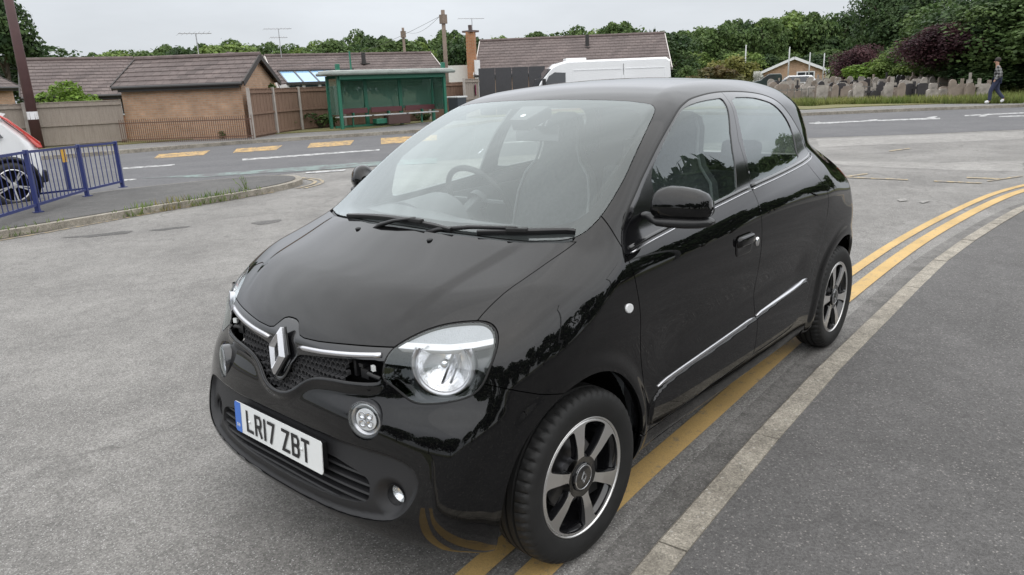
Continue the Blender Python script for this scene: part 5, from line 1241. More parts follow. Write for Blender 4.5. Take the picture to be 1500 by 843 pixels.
    for (px,py,d,r,lab,mm,s) in ((1270,92,53,2.2,'bright green rounded bush in front of the purple tree','leaf_bright',21),(1236,88,60,1.4,'mid green bush beside the small brick bungalow','leaf_light',22),(1074,74,62,2.2,'yellow green spreading shrub tree behind the parked pickup','leaf_yellow',23),(1050,92,58,2.6,'olive shrub left of the yellow green shrub tree','leaf_rust',24),(1012,88,60,1.3,'small round green shrub to the right of the white van','leaf_mid',25),(1110,103,58,.55,'white blossoming bush behind the dark pickup','leaf_white',26)):
        p=AT(px,py,d);shrub('shrub',(p.x,p.y,0),r,p.z,lab,'shrub',MATS[mm],s,n=4500,leaf=.055,lobes=20)
# ------------------------------------------------------------------ buildings
def house(name,A,B,depth,eave,ridge,label,z0=0,over=.35,wallm='brick_buff',roofm='tiles',verge='verge_white',gut=True,wins=(),chim=None,cat='house'):
    """A->B is the wall that faces the road, depth runs away from it"""
    A=Vector((A[0],A[1],0));B=Vector((B[0],B[1],0));root=empty(name,((A+B)/2)[:],0,label,cat);O=(A+B)/2
    u=(B-A).normalized();v=Vector((-u.y,u.x,0))
    if v.dot(Vector((_CC.x,_CC.y,0))-O)>0:v=-v
    L=(B-A).length;Z=Vector((0,0,1));P=lambda a,b,z:u*a+v*b+Z*z;h=L/2
    w=[(P(-h,0,z0-.3),P(h,0,z0-.3),P(h,0,eave),P(-h,0,eave)),(P(h,0,z0-.3),P(h,depth,z0-.3),P(h,depth,eave),P(h,0,eave)),(P(-h,depth,z0-.3),P(-h,0,z0-.3),P(-h,0,eave),P(-h,depth,eave)),(P(h,depth,z0-.3),P(-h,depth,z0-.3),P(-h,depth,eave),P(h,depth,eave)),
       (P(h,0,eave),P(h,depth,eave),P(h,depth/2,ridge-.06)),(P(-h,depth,eave),P(-h,0,eave),P(-h,depth/2,ridge-.06))]
    quads_uv('wall',w,MATS[wallm],root)
    # roof as stepped tile courses
    sl=(ridge-eave)/(depth/2);o=over;rows=max(6,int(math.hypot(depth/2+o,(ridge-eave)+o*sl)/.32));q=[]
    for side in(0,1):
        for i in range(rows):
            t0_,t1_=i/rows,(i+1)/rows;b0_=-o+(depth/2+o)*t0_;b1_=-o+(depth/2+o)*(t1_+.012);z0_=eave+b0_*sl+.075;z1_=eave+b1_*sl+.045
            if side:b0_,b1_=depth-b0_,depth-b1_
            q.append((P(-h-.18,b0_,z0_),P(h+.18,b0_,z0_),P(h+.18,b1_,z1_),P(-h-.18,b1_,z1_)) if not side else (P(h+.18,b0_,z0_),P(-h-.18,b0_,z0_),P(-h-.18,b1_,z1_),P(h+.18,b1_,z1_)))
            q.append((P(-h-.18,b0_,z0_-.045),P(h+.18,b0_,z0_-.045),P(h+.18,b0_,z0_),P(-h-.18,b0_,z0_)))
    rf=quads_uv('roof',q,MATS[roofm],root)
    mb=MB();mb.tube([P(-h-.2,depth/2,ridge+.07),P(h+.2,depth/2,ridge+.07)],.09,8);mb.build('ridge_tiles',MATS['ridge_clay'],rf)
    for s in(-1,1):
        mb=MB()
        for b0_,b1_ in((-o,depth/2),(depth+o,depth/2)):
            zz=lambda b:eave+(min(b,depth-b))*sl;mb.bar(P(s*(h+.19),b0_,zz(b0_)-.0),P(s*(h+.19),b1_,zz(b1_)-.0),.04,.18)
        mb.build('verge_board',MATS[verge],rf)
    if gut:
        mb=MB();mb.tube([P(-h-.15,-o-.05,eave-o*sl+.0),P(h+.15,-o-.05,eave-o*sl+.0)],.06,8);mb.bar(P(-h,-o+.03,eave-o*sl-.05),P(h,-o+.03,eave-o*sl-.05),.03,.18);mb.build('gutter',MATS['dark_plastic'],rf)
    for (a,zb,ww,hh,kind) in wins:
        f=MB();f.box(P(a,-.03,zb+hh/2),(ww,.08,hh),rz=math.atan2(u.y,u.x));fo=f.build('window',MATS['upvc'],root)
        for k in range(kind):
            g=MB();cw=(ww-.10)/kind;g.box(P(a-ww/2+.05+cw*(k+.5),-.075,zb+hh/2),(cw-.06,.02,hh-.12),rz=math.atan2(u.y,u.x));g.build('pane',MATS['window_glass'],fo)
    return root,P,rf
def fence_run(name,pts,label,h,m,post,panel=1.83,posts=True,rails=2,z0=.08,hs=None,pm='concrete_post'):
    O=Vector((pts[0][0],pts[0][1],0));root=empty(name,O[:],0,label,'fence');P=resample([tuple(p[:2]) for p in pts],panel)
    for i in range(len(P)-1):
        a=Vector((P[i][0],P[i][1],0))-O;b=Vector((P[i+1][0],P[i+1][1],0))-O;d=(b-a);L=d.length;d.normalize();nn=Vector((-d.y,d.x,0))
        if nn.dot(_CC-O-a)<0:nn=-nn
        mb=MB();nb=int(L/.135)
        for k in range(nb):
            c=a+d*(L*(k+.5)/nb)+nn*(.006*(k%2));mb.box((c.x,c.y,z0+h/2+random.uniform(-.008,.008)),(L/nb*1.08,.016,h),rz=math.atan2(d.y,d.x))
        for r in range(rails+1):
            zz=z0+.12+(h-.22)*r/rails;mb.bar(Vector((0,0,zz))+a+nn*.035,Vector((0,0,zz))+b+nn*.035,.045,.07)
        mb.bar(Vector((0,0,z0+h+.015))+a,Vector((0,0,z0+h+.015))+b,.07,.025)
        mb.build('fence_panel',MATS[m],root)
        if posts:
            q=MB();q.box((a.x+nn.x*.045,a.y+nn.y*.045,z0+h/2),(.105,.10,h+.10),rz=math.atan2(d.y,d.x),taper=.92);q.build('post',MATS[pm],root,bevel=.008)
    return root
def buildings():
    uvbrick('brick_buff',(.39,.235,.145),(.47,.295,.19),(.38,.31,.245),.225,.075,.010);uvbrick('brick_orange',(.42,.18,.08),(.36,.15,.07),(.33,.25,.18),.225,.075,.010)
    uvbrick('tiles',(.105,.082,.078),(.145,.115,.108),(.07,.055,.05),.30,.32,.012,rough=.8,var=.3);mat('ridge_clay',(.13,.10,.095),rough=.85,var=.25,vscale=3)
    mat('verge_white',(.62,.58,.55),rough=.7);mat('verge_dark',(.04,.035,.033),rough=.6);mat('dark_plastic',(.03,.028,.028),rough=.4);mat('upvc',(.75,.76,.78),rough=.35);mat('window_glass',(.03,.035,.04),rough=.05,spec=.8)
    mat('wood_grey',(.26,.22,.19),rough=.9,col2=(.33,.29,.25),vscale=3,stretch=(8,8,.8),fine=.2);mat('wood_brown',(.15,.092,.065),rough=.9,col2=(.24,.155,.11),vscale=3,stretch=(8,8,.8),fine=.25);mat('concrete_post',(.36,.33,.30),rough=.9,var=.15,vscale=6)
    mat('conservatory_glass',(.25,.45,.68),rough=.12,spec=.8);mat('slate_panel',(.045,.045,.05),rough=.6,var=.1);mat('render_white',(.62,.61,.58),rough=.85,var=.05)
    # brick outbuilding at the road
    A=GP(190,208.2,.1);B=GP(363,202,.1);eave=HZ((A+B)/2,121,271);rid=HZ((A+B)/2,74,271)
    hb,P,rf=house('brick_outbuilding',A,B,3.3,eave,eave+.82,'blank buff brick building with a brown tiled roof behind low railings',.1,wallm='brick_buff',verge='verge_dark',over=.22)
    MB().box(P(0,-.02,eave-.12),((B-A).length+.06,.05,.14),rz=math.atan2((B-A).y,(B-A).x)).build('fascia_board',MATS['concrete_post'],hb)
    A=AT(40,150,35);B=AT(205,150,35);e=HZ((A+B)/2,136,120);house('brick_house',A,B,6,e,e+1.35,'brick bungalow with brown tiled roof behind the grey fence and green shrub',0,verge='verge_dark',wallm='brick_orange',wins=((2.0,e-.95,1.6,.75,2),(-1.4,e-.95,1.0,.75,1)))
    A=AT(-60,150,44);B=AT(22,150,47);e=HZ((A+B)/2,124,-20);house('brick_house',A,B,5,e,e+1.3,'small brick house with grey roof at the left edge, behind the fence',0,verge='verge_dark')
    A=AT(398,150,46);B=AT(440,150,50);e=HZ((A+B)/2,118,420);house('brick_house',A,B,4.5,e,e+1.5,'orange brick gable between the outbuilding and the conservatory',0,wallm='brick_orange')
    # bungalow with conservatory behind the shelter
    A=AT(412,125,41);B=AT(658,122,43.5);e=HZ((A+B)/2,124,535);hb,P,rf=house('bungalow',A,B,6.4,e,e+1.65,'long bungalow roof behind the bus shelter with a conservatory at its left end',0,wins=((3,e-1.2,1.4,1.0,2),))
    mb=MB();mb.tube([P(.4,2.2,e+1.1),P(.4,2.2,e+1.75)],.12,8);mb.box(P(.4,2.2,e+1.15),(.5,.5,.06));mb.build('flue',MATS['dark_plastic'],rf)
    c=P(-2.9,-1.4,0)
    cons=empty('conservatory',(0,0,0),0);bpy.data.objects.remove(cons)
    q=[];L=3.6;zb=AT(450,121,38.6).z;zt=AT(450,104,40.6).z
    for k in range(5):
        a0=-4.75+k*.78;q.append((P(a0,-2.6,zb),P(a0+.70,-2.6,zb),P(a0+.70,-.30,zt),P(a0,-.30,zt)))
    quads_uv('conservatory_roof',q,MATS['conservatory_glass'],hb,thick=.02)
    mb=MB()
    for k in range(6):mb.bar(P(-4.79+k*.78,-2.62,zb-.01),P(-4.79+k*.78,-.28,zt+.01),.07,.06)
    mb.bar(P(-4.85,-2.62,zb-.03),P(-.85,-2.62,zb-.03),.10,.12);mb.bar(P(-4.85,-.28,zt+.02),P(-.85,-.28,zt+.02),.10,.10);mb.build('conservatory_bars',MATS['dark_plastic'],hb)
    mb=MB();mb.box(P(-2.85,-1.4,zb/2-.05),(3.9,2.2,zb),rz=math.atan2((B-A).y,(B-A).x));cw=mb.build('conservatory_wall',MATS['upvc'],hb)
    mb=MB()
    for k in range(5):mb.box(P(-4.4+k*.78,-2.53,zb-.40),(.62,.06,.55),rz=math.atan2((B-A).y,(B-A).x))
    mb.build('pane',MATS['window_glass'],cw)
    # long bungalow behind the van
    A=AT(700,110,42);B=AT(978,103,42);e=HZ((A+B)/2,101,840);hb,P,rf=house('bungalow',A,B,6.4,e,e+1.75,'long bungalow roof behind the white van with a brick chimney at its left end',0)
    mb=MB();mb.tube([P(.9,2.2,e+1.1),P(.9,2.2,e+1.85)],.11,8);mb.box(P(.9,2.2,e+1.15),(.5,.5,.05));mb.build('flue',MATS['dark_plastic'],rf)
    h=(B-A).length/2;ct=HZ(A,47,688);x=-h-.32;ch=quads_uv('chimney',[(P(x-.24,-.1,-.2),P(x+.24,-.1,-.2),P(x+.24,-.1,ct),P(x-.24,-.1,ct)),(P(x+.24,-.1,-.2),P(x+.24,.5,-.2),P(x+.24,.5,ct),P(x+.24,-.1,ct)),(P(x-.24,.5,-.2),P(x-.24,-.1,-.2),P(x-.24,-.1,ct),P(x-.24,.5,ct)),(P(x+.24,.5,-.2),P(x-.24,.5,-.2),P(x-.24,.5,ct),P(x+.24,.5,ct)),(P(x-.24,-.1,ct),P(x+.24,-.1,ct),P(x+.24,.5,ct),P(x-.24,.5,ct))],MATS['brick_orange'],hb)
    mb=MB();mb.box(P(x,.2,ct+.03),(.62,.7,.10));mb.lathe([(.11,0),(.13,.3),(.10,.32)],12,Matrix.Translation(P(x,.2,ct+.05)));mb.build('chimney_pot',MATS['brick_buff'] if False else MATS['ridge_clay'],ch)
    mb=MB();mb.bar(P(-h+.02,-.25,0),P(-h+.02,-.25,e+.65),.22,.22);mb.build('white_pilaster',MATS['upvc'],hb)
    # dark slatted screen and white garage
    a=AT(703,150,36.5);b=AT(800,150,36.5);zt=HZ(a,99,745);s=empty('dark_screen',((a+b)/2).to_3d()[:2]+(0,),0,'tall dark grey panel screen left of the white van','screen');O=(a+b)/2;O.z=0;a.z=b.z=0;mb=MB();d=(b-a);
    for k in range(4):
        p0=a+d*(k/4);p1=a+d*((k+.97)/4);mb.bar(p0-O+Vector((0,0,zt/2)),p1-O+Vector((0,0,zt/2)),.06,zt)
    mb.build('panel_board',MATS['slate_panel'],s)
    a=AT(655,150,44);b=AT(690,150,44);zt=HZ(a,97,672);O=(a+b)/2;O.z=0;a.z=b.z=0;mb=MB();mb.bar(a-O+Vector((0,0,zt/2)),b-O+Vector((0,0,zt/2)),3,zt);o=mb.build('garage',MATS['render_white']);o.location=O;tag(o,'white rendered flat roofed garage between the two bungalow roofs','garage')
    # fences
    fence_run('wooden_fence',[AT(-120,200,27.5),GP(100,214.5,.1),GP(187,209,.1)],'grey weathered closeboard fence left of the blank brick building',1.42,'wood_grey',0,panel=1.9)
    f0_=GP(370,203,.1);fence_run('wooden_fence',[f0_,AT(430,190,30.2),AT(500,188,31.6),AT(684,176,35.2)],'brown closeboard fence with concrete posts running behind the bus shelter',1.62,'wood_brown',0,panel=2.0)
    a=AT(681,176,34.0);b=AT(703,170,36);fence_run('garden_gate',[a,b],'pale grey wooden gate between brown fence and dark screen',1.75,'wood_grey',0,panel=1.2)
    # low railings in front of the brick building
    a=GP(180,211,.1);b=GP(372,204.5,.1);O=(a+b)/2;root=empty('low_railing',O[:],0,'rusty low railings in front of the blank brick wall','railing');mat('rust',(.13,.07,.05),rough=.8)
    n=64;bars=[]
    L=(b-a)
    for k in range(n):
        mb=MB();p=a+L*k/(n-1)-O;mb.tube([p,p+Vector((0,0,.78))],.011,5,cap=False);o=mb.build('upright',MATS['rust'],root)
    mb=MB();mb.bar(a-O+Vector((0,0,.66)),b-O+Vector((0,0,.66)),.02,.03);mb.bar(a-O+Vector((0,0,.12)),b-O+Vector((0,0,.12)),.02,.03);mb.build('rail',MATS['rust'],root)
    # distant bungalow beyond the graves
    A=AT(1117,122,84);B=AT(1208,120,84);r=empty('small_bungalow',((A+B)/2).to_2d()[:]+(0,),0,'small brick bungalow with a white edged gable beyond the graves','house');O=(A+B)/2;O.z=0;u=(B-A);u.z=0;h=u.length/2;u.normalize();v=Vector((-u.y,u.x,0))
    if v.dot(_CC-O)>0:v=-v
    P=lambda a,b,z:u*a+v*b+Vector((0,0,z));e=HZ(O,104,1162);ap=HZ(O,86,1162)
    quads_uv('wall',[(P(-h,0,-1),P(h,0,-1),P(h,0,e),P(0,0,ap),P(-h,0,e)),(P(h,0,-1),P(h,8,-1),P(h,8,e),P(h,0,e))],MATS['brick_buff'],r)
    ov=.35;sl=(ap-e)/h;rf=quads_uv('roof',[(P(-h-ov,-ov,e-ov*sl),P(-h-ov,9,e-ov*sl),P(0,9,ap+.1),P(0,-ov,ap+.1))[::-1],(P(h+ov,-ov,e-ov*sl),P(h+ov,9,e-ov*sl),P(0,9,ap+.1),P(0,-ov,ap+.1))],MATS['tiles'],r,thick=.05)
    mb=MB();mb.bar(P(-h-ov,-ov-.03,e-ov*sl),P(0,-ov-.03,ap+.05),.06,.26);mb.bar(P(h+ov,-ov-.03,e-ov*sl),P(0,-ov-.03,ap+.05),.06,.26);mb.build('verge_board',MATS['upvc'],rf)
    for a_,w_,zb,zh,k in((1.15,1.75,e-1.05,.95,2),(-2.15,.95,e-.95,.65,1)):
        f=MB();f.box(P(a_,-.05,zb+zh/2),(w_,.1,zh),rz=math.atan2(u.y,u.x));f=f.build('window',MATS['upvc'],r)
        for q in range(k):
            g=MB();cw=(w_-.14)/k;g.box(P(a_-w_/2+.07+cw*(q+.5),-.11,zb+zh/2),(cw-.1,.02,zh-.2),rz=math.atan2(u.y,u.x));g.build('pane',MATS['window_glass'],f)
def aerial(px,py0,py1,d,label,arms=((0,.9),(.25,.6))):
    a=AT(px,py1,d);b=AT(px,py0,d);mat('aluminium',(.45,.45,.46),rough=.4,metal=1);root=empty('tv_aerial',(a.x,a.y,a.z),0,label,'aerial');h=b.z-a.z
    MB().tube([(0,0,-.6),(0,0,h)],.022,6).build('mast',MATS['aluminium'],root)
    u=(_CM.to_3x3()@Vector((1,0,0)));u.z=0;u.normalize();v=Vector((-u.y,u.x,0))
    for dz,L in arms:
        mb=MB();mb.tube([u*-L+Vector((0,0,h-dz+.04)),u*L*.9+Vector((0,0,h-dz))],.016,5)
        for k in range(7):
            c=u*(-L+2*L*k/7)+Vector((0,0,h-dz+.03));mb.tube([c-v*.2-Vector((0,0,.07)),c+v*.2+Vector((0,0,.07))],.008,4)
        mb.build('aerial_boom',MATS['aluminium'],root)
def pole(name,p,h,r0,r1,label,m,extras=None,cat='pole'):
    root=empty(name,(p.x,p.y,0),0,label,cat);MB().tube([(0,0,-.1),(0,0,h*.5),(0,0,h)],[r0,(r0+r1)/2,r1],14).build('shaft',MATS[m],root,smooth=True);return root
def bus_shelter():
    mat('shelter_green',(.02,.15,.095),rough=.4,coat=.3);mat('shelter_roof',(.21,.24,.22),rough=.6,var=.2,vscale=2);mat('shelter_lid',(.50,.53,.51),rough=.5,var=.15,vscale=3);mat('seat_red',(.12,.04,.045),rough=.5);mat('rail_pale',(.58,.60,.60),rough=.4);mat('box_brown',(.08,.045,.04),rough=.6);glass('shelter_glass',(.35,.55,.46),haze=.5,hazecol=(.15,.29,.235))
    A=AT(502,190,28.9);B=AT(654,180,31.2);A.z=B.z=.1;O=(A+B)/2;u=(B-A);L=u.length;u.normalize();v=Vector((-u.y,u.x,0))
    if v.dot(_CC-O)>0:v=-v
    a=math.atan2(u.y,u.x);root=empty('bus_shelter',O[:],0,'green framed bus shelter with glazed back and flat roof','bus shelter')
    H=HZ(A,103,500)-.1-.15;P=lambda x,y,z:u*x+v*y+Vector((0,0,z));h=L/2;D=.95
    MB().box(P(0,D*.42,H+.02),(L+.75,D+.55,.12),rz=a).build('roof',MATS['shelter_roof'],root,bevel=.05)
    MB().box(P(0,D*.42,H+.11),(L+.60,D+.35,.07),rz=a).build('roof_lid',MATS['shelter_lid'],root,bevel=.02)
    MB().box(P(0,-.08,H-.11),(L,.08,.16),rz=a).build('front_beam',MATS['shelter_green'],root)
    MB().box(P(0,D-.02,H-.14),(L,.06,.2),rz=a).build('back_beam',MATS['shelter_green'],root)
    for x in(-h,-h+L/3,-h+2*L/3,h):
        for y in((0,D) if x in(-h,h) else (D,)):
            o=MB();o.box(P(x,y,H/2-.05),(.12 if y==0 or x in(-h,h) else .15,.10,H),rz=a);o.build('post',MATS['shelter_green'],root,bevel=.01)
    for k in range(3):
        x=-h+L*(k+.5)/3;g=MB();g.box(P(x,D,(H-.2+.62)/2+.05),(L/3-.16,.010,H-.2-.62),rz=a).build('glass_panel',MATS['shelter_glass'],root)
        MB().box(P(x,D-.22,.66),(L/3-.16,.04,.20),rz=a).build('seat_back',MATS['seat_red'],root,bevel=.01)
        MB().box(P(x,D-.40,.46),(L/3-.10,.22,.05),rz=a).build('bench_seat',MATS['rail_pale'],root,bevel=.015)
        mb=MB();mb.box(P(x,D-.3,.30),(.05,.06,.5),rz=a);mb.box(P(x,D-.35,.52),(.05,.16,.16),rz=a);mb.build('seat_bracket',MATS['shelter_green'],root)
    MB().box(P(-h+L*.3,D-.1,.08),(L*.55,.06,.08),rz=a).build('kick_rail',MATS['shelter_green'],root)
    for s in(-h,h-.05):MB().box(P(s,-.05,H+.22),(.14,.14,.30),rz=a).build('corner_cap',MATS['shelter_green'],root,bevel=.01)
    MB().box(P(-h+.62,.1,H+.45),(.05,.05,.75),rz=a).build('flag_post',MATS['shelter_green'],root)
    for s in(-h,h):
        g=MB();g.box(P(s,D*.5,(H+.4)/2),(.010,D-.15,H-.7),rz=a).build('side_glass',MATS['shelter_glass'],root)
    q=P(-h+L*.42,.55,.22)+O;o=MB().box((0,0,0),(.62,.35,.20),rz=a).build('bin_lid_box',MATS['shelter_green'],bevel=.02);o.name='storage_box';o.location=q;tag(o,'small green box on the ground inside the bus shelter','box')
    q=P(-h+L*.56,.45,.26)+O;o=MB().box((0,0,0),(1.0,.4,.36),rz=a).build('storage_box',MATS['box_brown'],bevel=.02);o.location=q;tag(o,'dark brown box on the ground inside the bus shelter','box')
def white_van():
    mat('van_white',(.78,.79,.80),rough=.25,coat=.8);mat('van_black',(.02,.02,.022),rough=.4)
    a=AT(757,150,33.0);b=AT(973,150,34.4);a.z=b.z=0;u=(a-b);L=u.length;u.normalize();O=(a+b)/2;H=HZ(b,84,985);root=empty('white_van',O[:],math.atan2(u.y,u.x),'long wheelbase white panel van parked beyond the black car','van')
    h=L/2;W=1.0
    prof=[(-h,.45),(-h-.02,1.2),(-h+.04,H-.12),(-h+.22,H),(h-2.1,H-.02),(h-1.75,H-.10),(h-1.45,H-.30),(h-.95,H-.85),(h-.80,1.30),(h-.25,1.15),(h,.95),(h+.04,.45)]
    mb=MB();V=[];n=len(prof)
    for yy,k in((-W,0),(-W*.98,.0),(W*.98,0),(W,0)):
        pass
    rows=[]
    for y,ins in((-W,.06),(-W+.10,0),(W-.10,0),(W,.06)):
        rows.append([(x*(1-ins*.0)+( -ins if x>0 else ins)*.5,y*(1-(.10 if z>1.3 else 0)*(z-1.3)/1.2),z-(ins*1.2 if z>H-.2 else 0)) for x,z in prof])
    V=[p for r in rows for p in r];F=[]
    for i in range(3):
        for j in range(n):F.append((i*n+j,i*n+(j+1)%n,(i+1)*n+(j+1)%n,(i+1)*n+j))
    F.append(tuple(range(n-1,-1,-1)));F.append(tuple(3*n+j for j in range(n)))
    mb.add(V,F).build('body',MATS['van_white'],root,smooth=True,auto=R(25))
    wy=lambda z:W*(1-(.10 if z>1.3 else 0)*(z-1.3)/1.2)
    for s in(1,-1):
        # side window of the cab, pressed panels, seams
        P=[(h-1.02,1.32),(h-2.0,1.32),(h-2.02,H-.50),(h-1.55,H-.47),(h-1.30,H-.62)];MB().prism(P,0,.012,lambda a,b_,w:(a,s*(wy(b_)+w),b_)).build('side_window',MATS['window_glass'],root)
        for x0,x1 in((-h+.3,-h+2.05),(-h+2.2,h-2.35)):
            P=[(x0,1.35),(x1,1.35),(x1,H-.42),(x0+.0,H-.42)];mbp=MB()
            for q in range(4):
                (xa,za),(xb,zb)=P[q],P[(q+1)%4];mbp.bar((xa,s*(wy(za)+.001),za),(xb,s*(wy(zb)+.001),zb),.02,.03)
            mbp.build('panel_pressing',MATS['van_white'],root)
        MB().box((-h+2.12,s*wy(1.9),1.5),(.015,.01,H-1.0)).build('seam',MATS['van_black'],root)
        for x in(-h+1.0,h-1.05):
            w=MB();w.lathe([(.16,.10),(.22,.11),(.33,.10),(.34,.0),(.33,-.10),(.1,-.11)],28,Matrix.Translation((x,s*(W-.10),.34))@Matrix.Rotation(-s*PI/2,4,'X'));w=w.build('wheel',MATS['rubber'],root,smooth=True)
            MB().lathe([(.0001,.115),(.12,.11),(.2,.105)],20,Matrix.Translation((x,s*(W-.10),.34))@Matrix.Rotation(-s*PI/2,4,'X')).build('hub_cap',MATS['alloy'],w)
        m_=MB();m_.box((h-1.05,s*(W+.20),1.55),(.14,.22,.34));m_.build('door_mirror',MATS['van_black'],root,bevel=.04)
    MB().prism([(h-.80,1.32),(h-.97,H-.88),(h-1.43,H-.36),(h-1.40,H-.32),(h-.93,H-.84),(h-.77,1.33)],-W+.18,W-.18,lambda a,b_,w:(a+.012,w,b_+.012)).build('windscreen',MATS['window_glass'],root)
    MB().box((h-2.6,0,H+.04),(.9,.7,.11)).build('roof_vent',MATS['van_white'],root,bevel=.03)
    MB().box((h+.02,0,.62),(.10,1.8,.32)).build('front_bumper',MATS['van_black'],root,bevel=.03)
    for s in(1,-1):MB().box((h-.12,s*.78,.95),(.25,.28,.22)).build('headlight',MATS['lamp_white'],root,bevel=.03)
    MB().box((-h-.02,0,.55),(.08,1.8,.18)).build('rear_bumper',MATS['van_black'],root)
def white_car():
    mat('car_white',(.80,.81,.82),rough=.2,coat=1);mat('red_tall',(.55,.05,.035),rough=.2,coat=1)
    w0=AT(24,278,12.82);w0=GP(25,305,.0);u=GP(58,290)-GP(-20,312);u.z=0;
    P1=GP(60,297);  # direction of the car's flank follows the road here
    ang=math.atan2(*(lambda d:(d.y,d.x))(Vector((-1.0,-.13,0))));u=Vector((math.cos(ang),math.sin(ang),0))  # towards its rear
    cw=GP(25,305,.0);n=Vector((-u.y,u.x,0))
    if n.dot(_CC-cw)<0:n=-n   # near flank normal
    # local: +x to the FRONT, +y near flank
    root=empty('white_car',(cw-n*.9)[:],0,'white estate style car with tall red tail lamps behind the blue railing','car')
    root.rotation_euler=(0,0,math.atan2(-u.y,-u.x));sgn=1 if Matrix.Rotation(root.rotation_euler.z,3,'Z')@Vector((0,1,0))@n>0 else -1
    W=.93;rear=-.52
    prof=[(rear+.04,.32),(rear-.02,.60),(rear-.03,.85),(rear+.04,1.02),(rear+.16,1.18),(rear+.34,1.42),(rear+.52,1.56),(rear+.7,1.62),(1.0,1.66),(2.0,1.60),(2.9,1.10),(3.6,1.0),(3.75,.7),(3.7,.32)]
    zk=lambda z:z if z<.6 else .6+(z-.6)*.83
    prof=[(x,zk(z)) for x,z in prof]
    nn=len(prof);V=[];F=[]
    ys=[-1,-.94,-.75,.75,.94,1]
    for yk in ys:
        ab=abs(yk)
        for x,z in prof:
            w=W*(1-max(0,z-.95)*.30);shr=.0 if ab<.8 else (.05 if ab<.97 else .16);V.append((x+(shr if x<0 else -shr),yk*w,z-(.02 if ab>.97 and z>1.5 else 0)-(.05 if ab>.97 and z>1.5 else 0)))
    for i in range(len(ys)-1):
        for j in range(nn):F.append((i*nn+j,i*nn+(j+1)%nn,(i+1)*nn+(j+1)%nn,(i+1)*nn+j))
    F.append(tuple(range(nn-1,-1,-1)));F.append(tuple((len(ys)-1)*nn+j for j in range(nn)))
    MB().add(V,F).build('body',MATS['car_white'],root,smooth=True,auto=R(32))
    for s in(1,-1):
        wf=lambda z:s*(W*(1-max(0,z-.95)*.30)+.004)
        MB().prism([(x_,zk(z_)) for x_,z_ in [(rear+.50,1.14),(rear+.62,1.42),(rear+.85,1.50),(1.5,1.53),(2.2,1.15),(1.0,1.10)]],0,.012,lambda a,b,w:(a,wf(b)+s*w,b)).build('side_window',MATS['window_glass'],root)
        MB().prism([(x_,zk(z_)) for x_,z_ in [(rear+.02,1.02),(rear+.17,1.22),(rear+.36,1.47),(rear+.50,1.58),(rear+.52,1.57),(rear+.39,1.44),(rear+.21,1.20),(rear+.13,1.03),(rear+.07,.92),(rear-.0,.92)]],-.03,.035,lambda a,b,w:(a,wf(b)-s*.02+s*w,b)).build('tail_light',MATS['red_tall'],root,bevel=.01)
        for x in(0,2.75):
            T=Matrix.Translation((x,s*(W-.065),.345))@Matrix.Rotation(-s*PI/2,4,'X')
            MB().lathe([(.0001,.0),(.395,.0),(.395,-.3)],36,Matrix.Translation((x,s*(W+.004),.345))@Matrix.Rotation(-s*PI/2,4,'X')).build('wheel_well',MATS['void'],root)
            w=MB();w.lathe([(.24,.10),(.27,.115),(.33,.105),(.345,.08),(.345,-.08),(.33,-.1)],40,T);w=w.build('wheel',MATS['tyre'],root,smooth=True)
            mb=MB();mb.lathe([(.25,.10),(.235,.105),(.225,.09)],40,T)
            for k in range(5):
                a=2*PI*k/5+.3
                for da in(-.10,.10):mb.bar(T@Vector((.03*math.cos(a),.03*math.sin(a),.085)),T@Vector((.235*math.cos(a+da),.235*math.sin(a+da),.10)),.020,.012,up=T.to_3x3()@Vector((0,0,1)))
            mb.lathe([(.0001,.10),(.05,.095)],20,T);mb.build('rim',MATS['alloy'],w)
            MB().lathe([(.238,.080),(.0001,.075)],30,T).build('rim_barrel',MATS['void'],w)
            arch=MB();pts=[(x+.40*math.cos(R(a)),s*(W+.002),.345+.40*math.sin(R(a))) for a in range(-12,193,12)];arch.tube(pts,.035,6);arch.build('wheel_arch',MATS['satin_black'],root,smooth=True)
        MB().box((1.4,s*(W-.01),.33),(2.0,.05,.14)).build('sill_trim',MATS['satin_black'],root)
    MB().box((rear+.02,0,.42),(.16,1.62,.20)).build('rear_bumper',MATS['satin_black'],root,bevel=.03)
    MB().prism([(x_,zk(z_)) for x_,z_ in [(rear+.16,1.12),(rear+.36,1.42),(rear+.44,1.48),(rear+.41,1.50),(rear+.30,1.43),(rear+.10,1.13)]],-.6,.6,lambda a,b,w:(a-.03,w,b)).build('rear_window',MATS['window_glass'],root)
    MB().box((rear+.72,0,zk(1.66)),(.16,1.1,.03)).build('roof_spoiler',MATS['car_white'],root,bevel=.01)
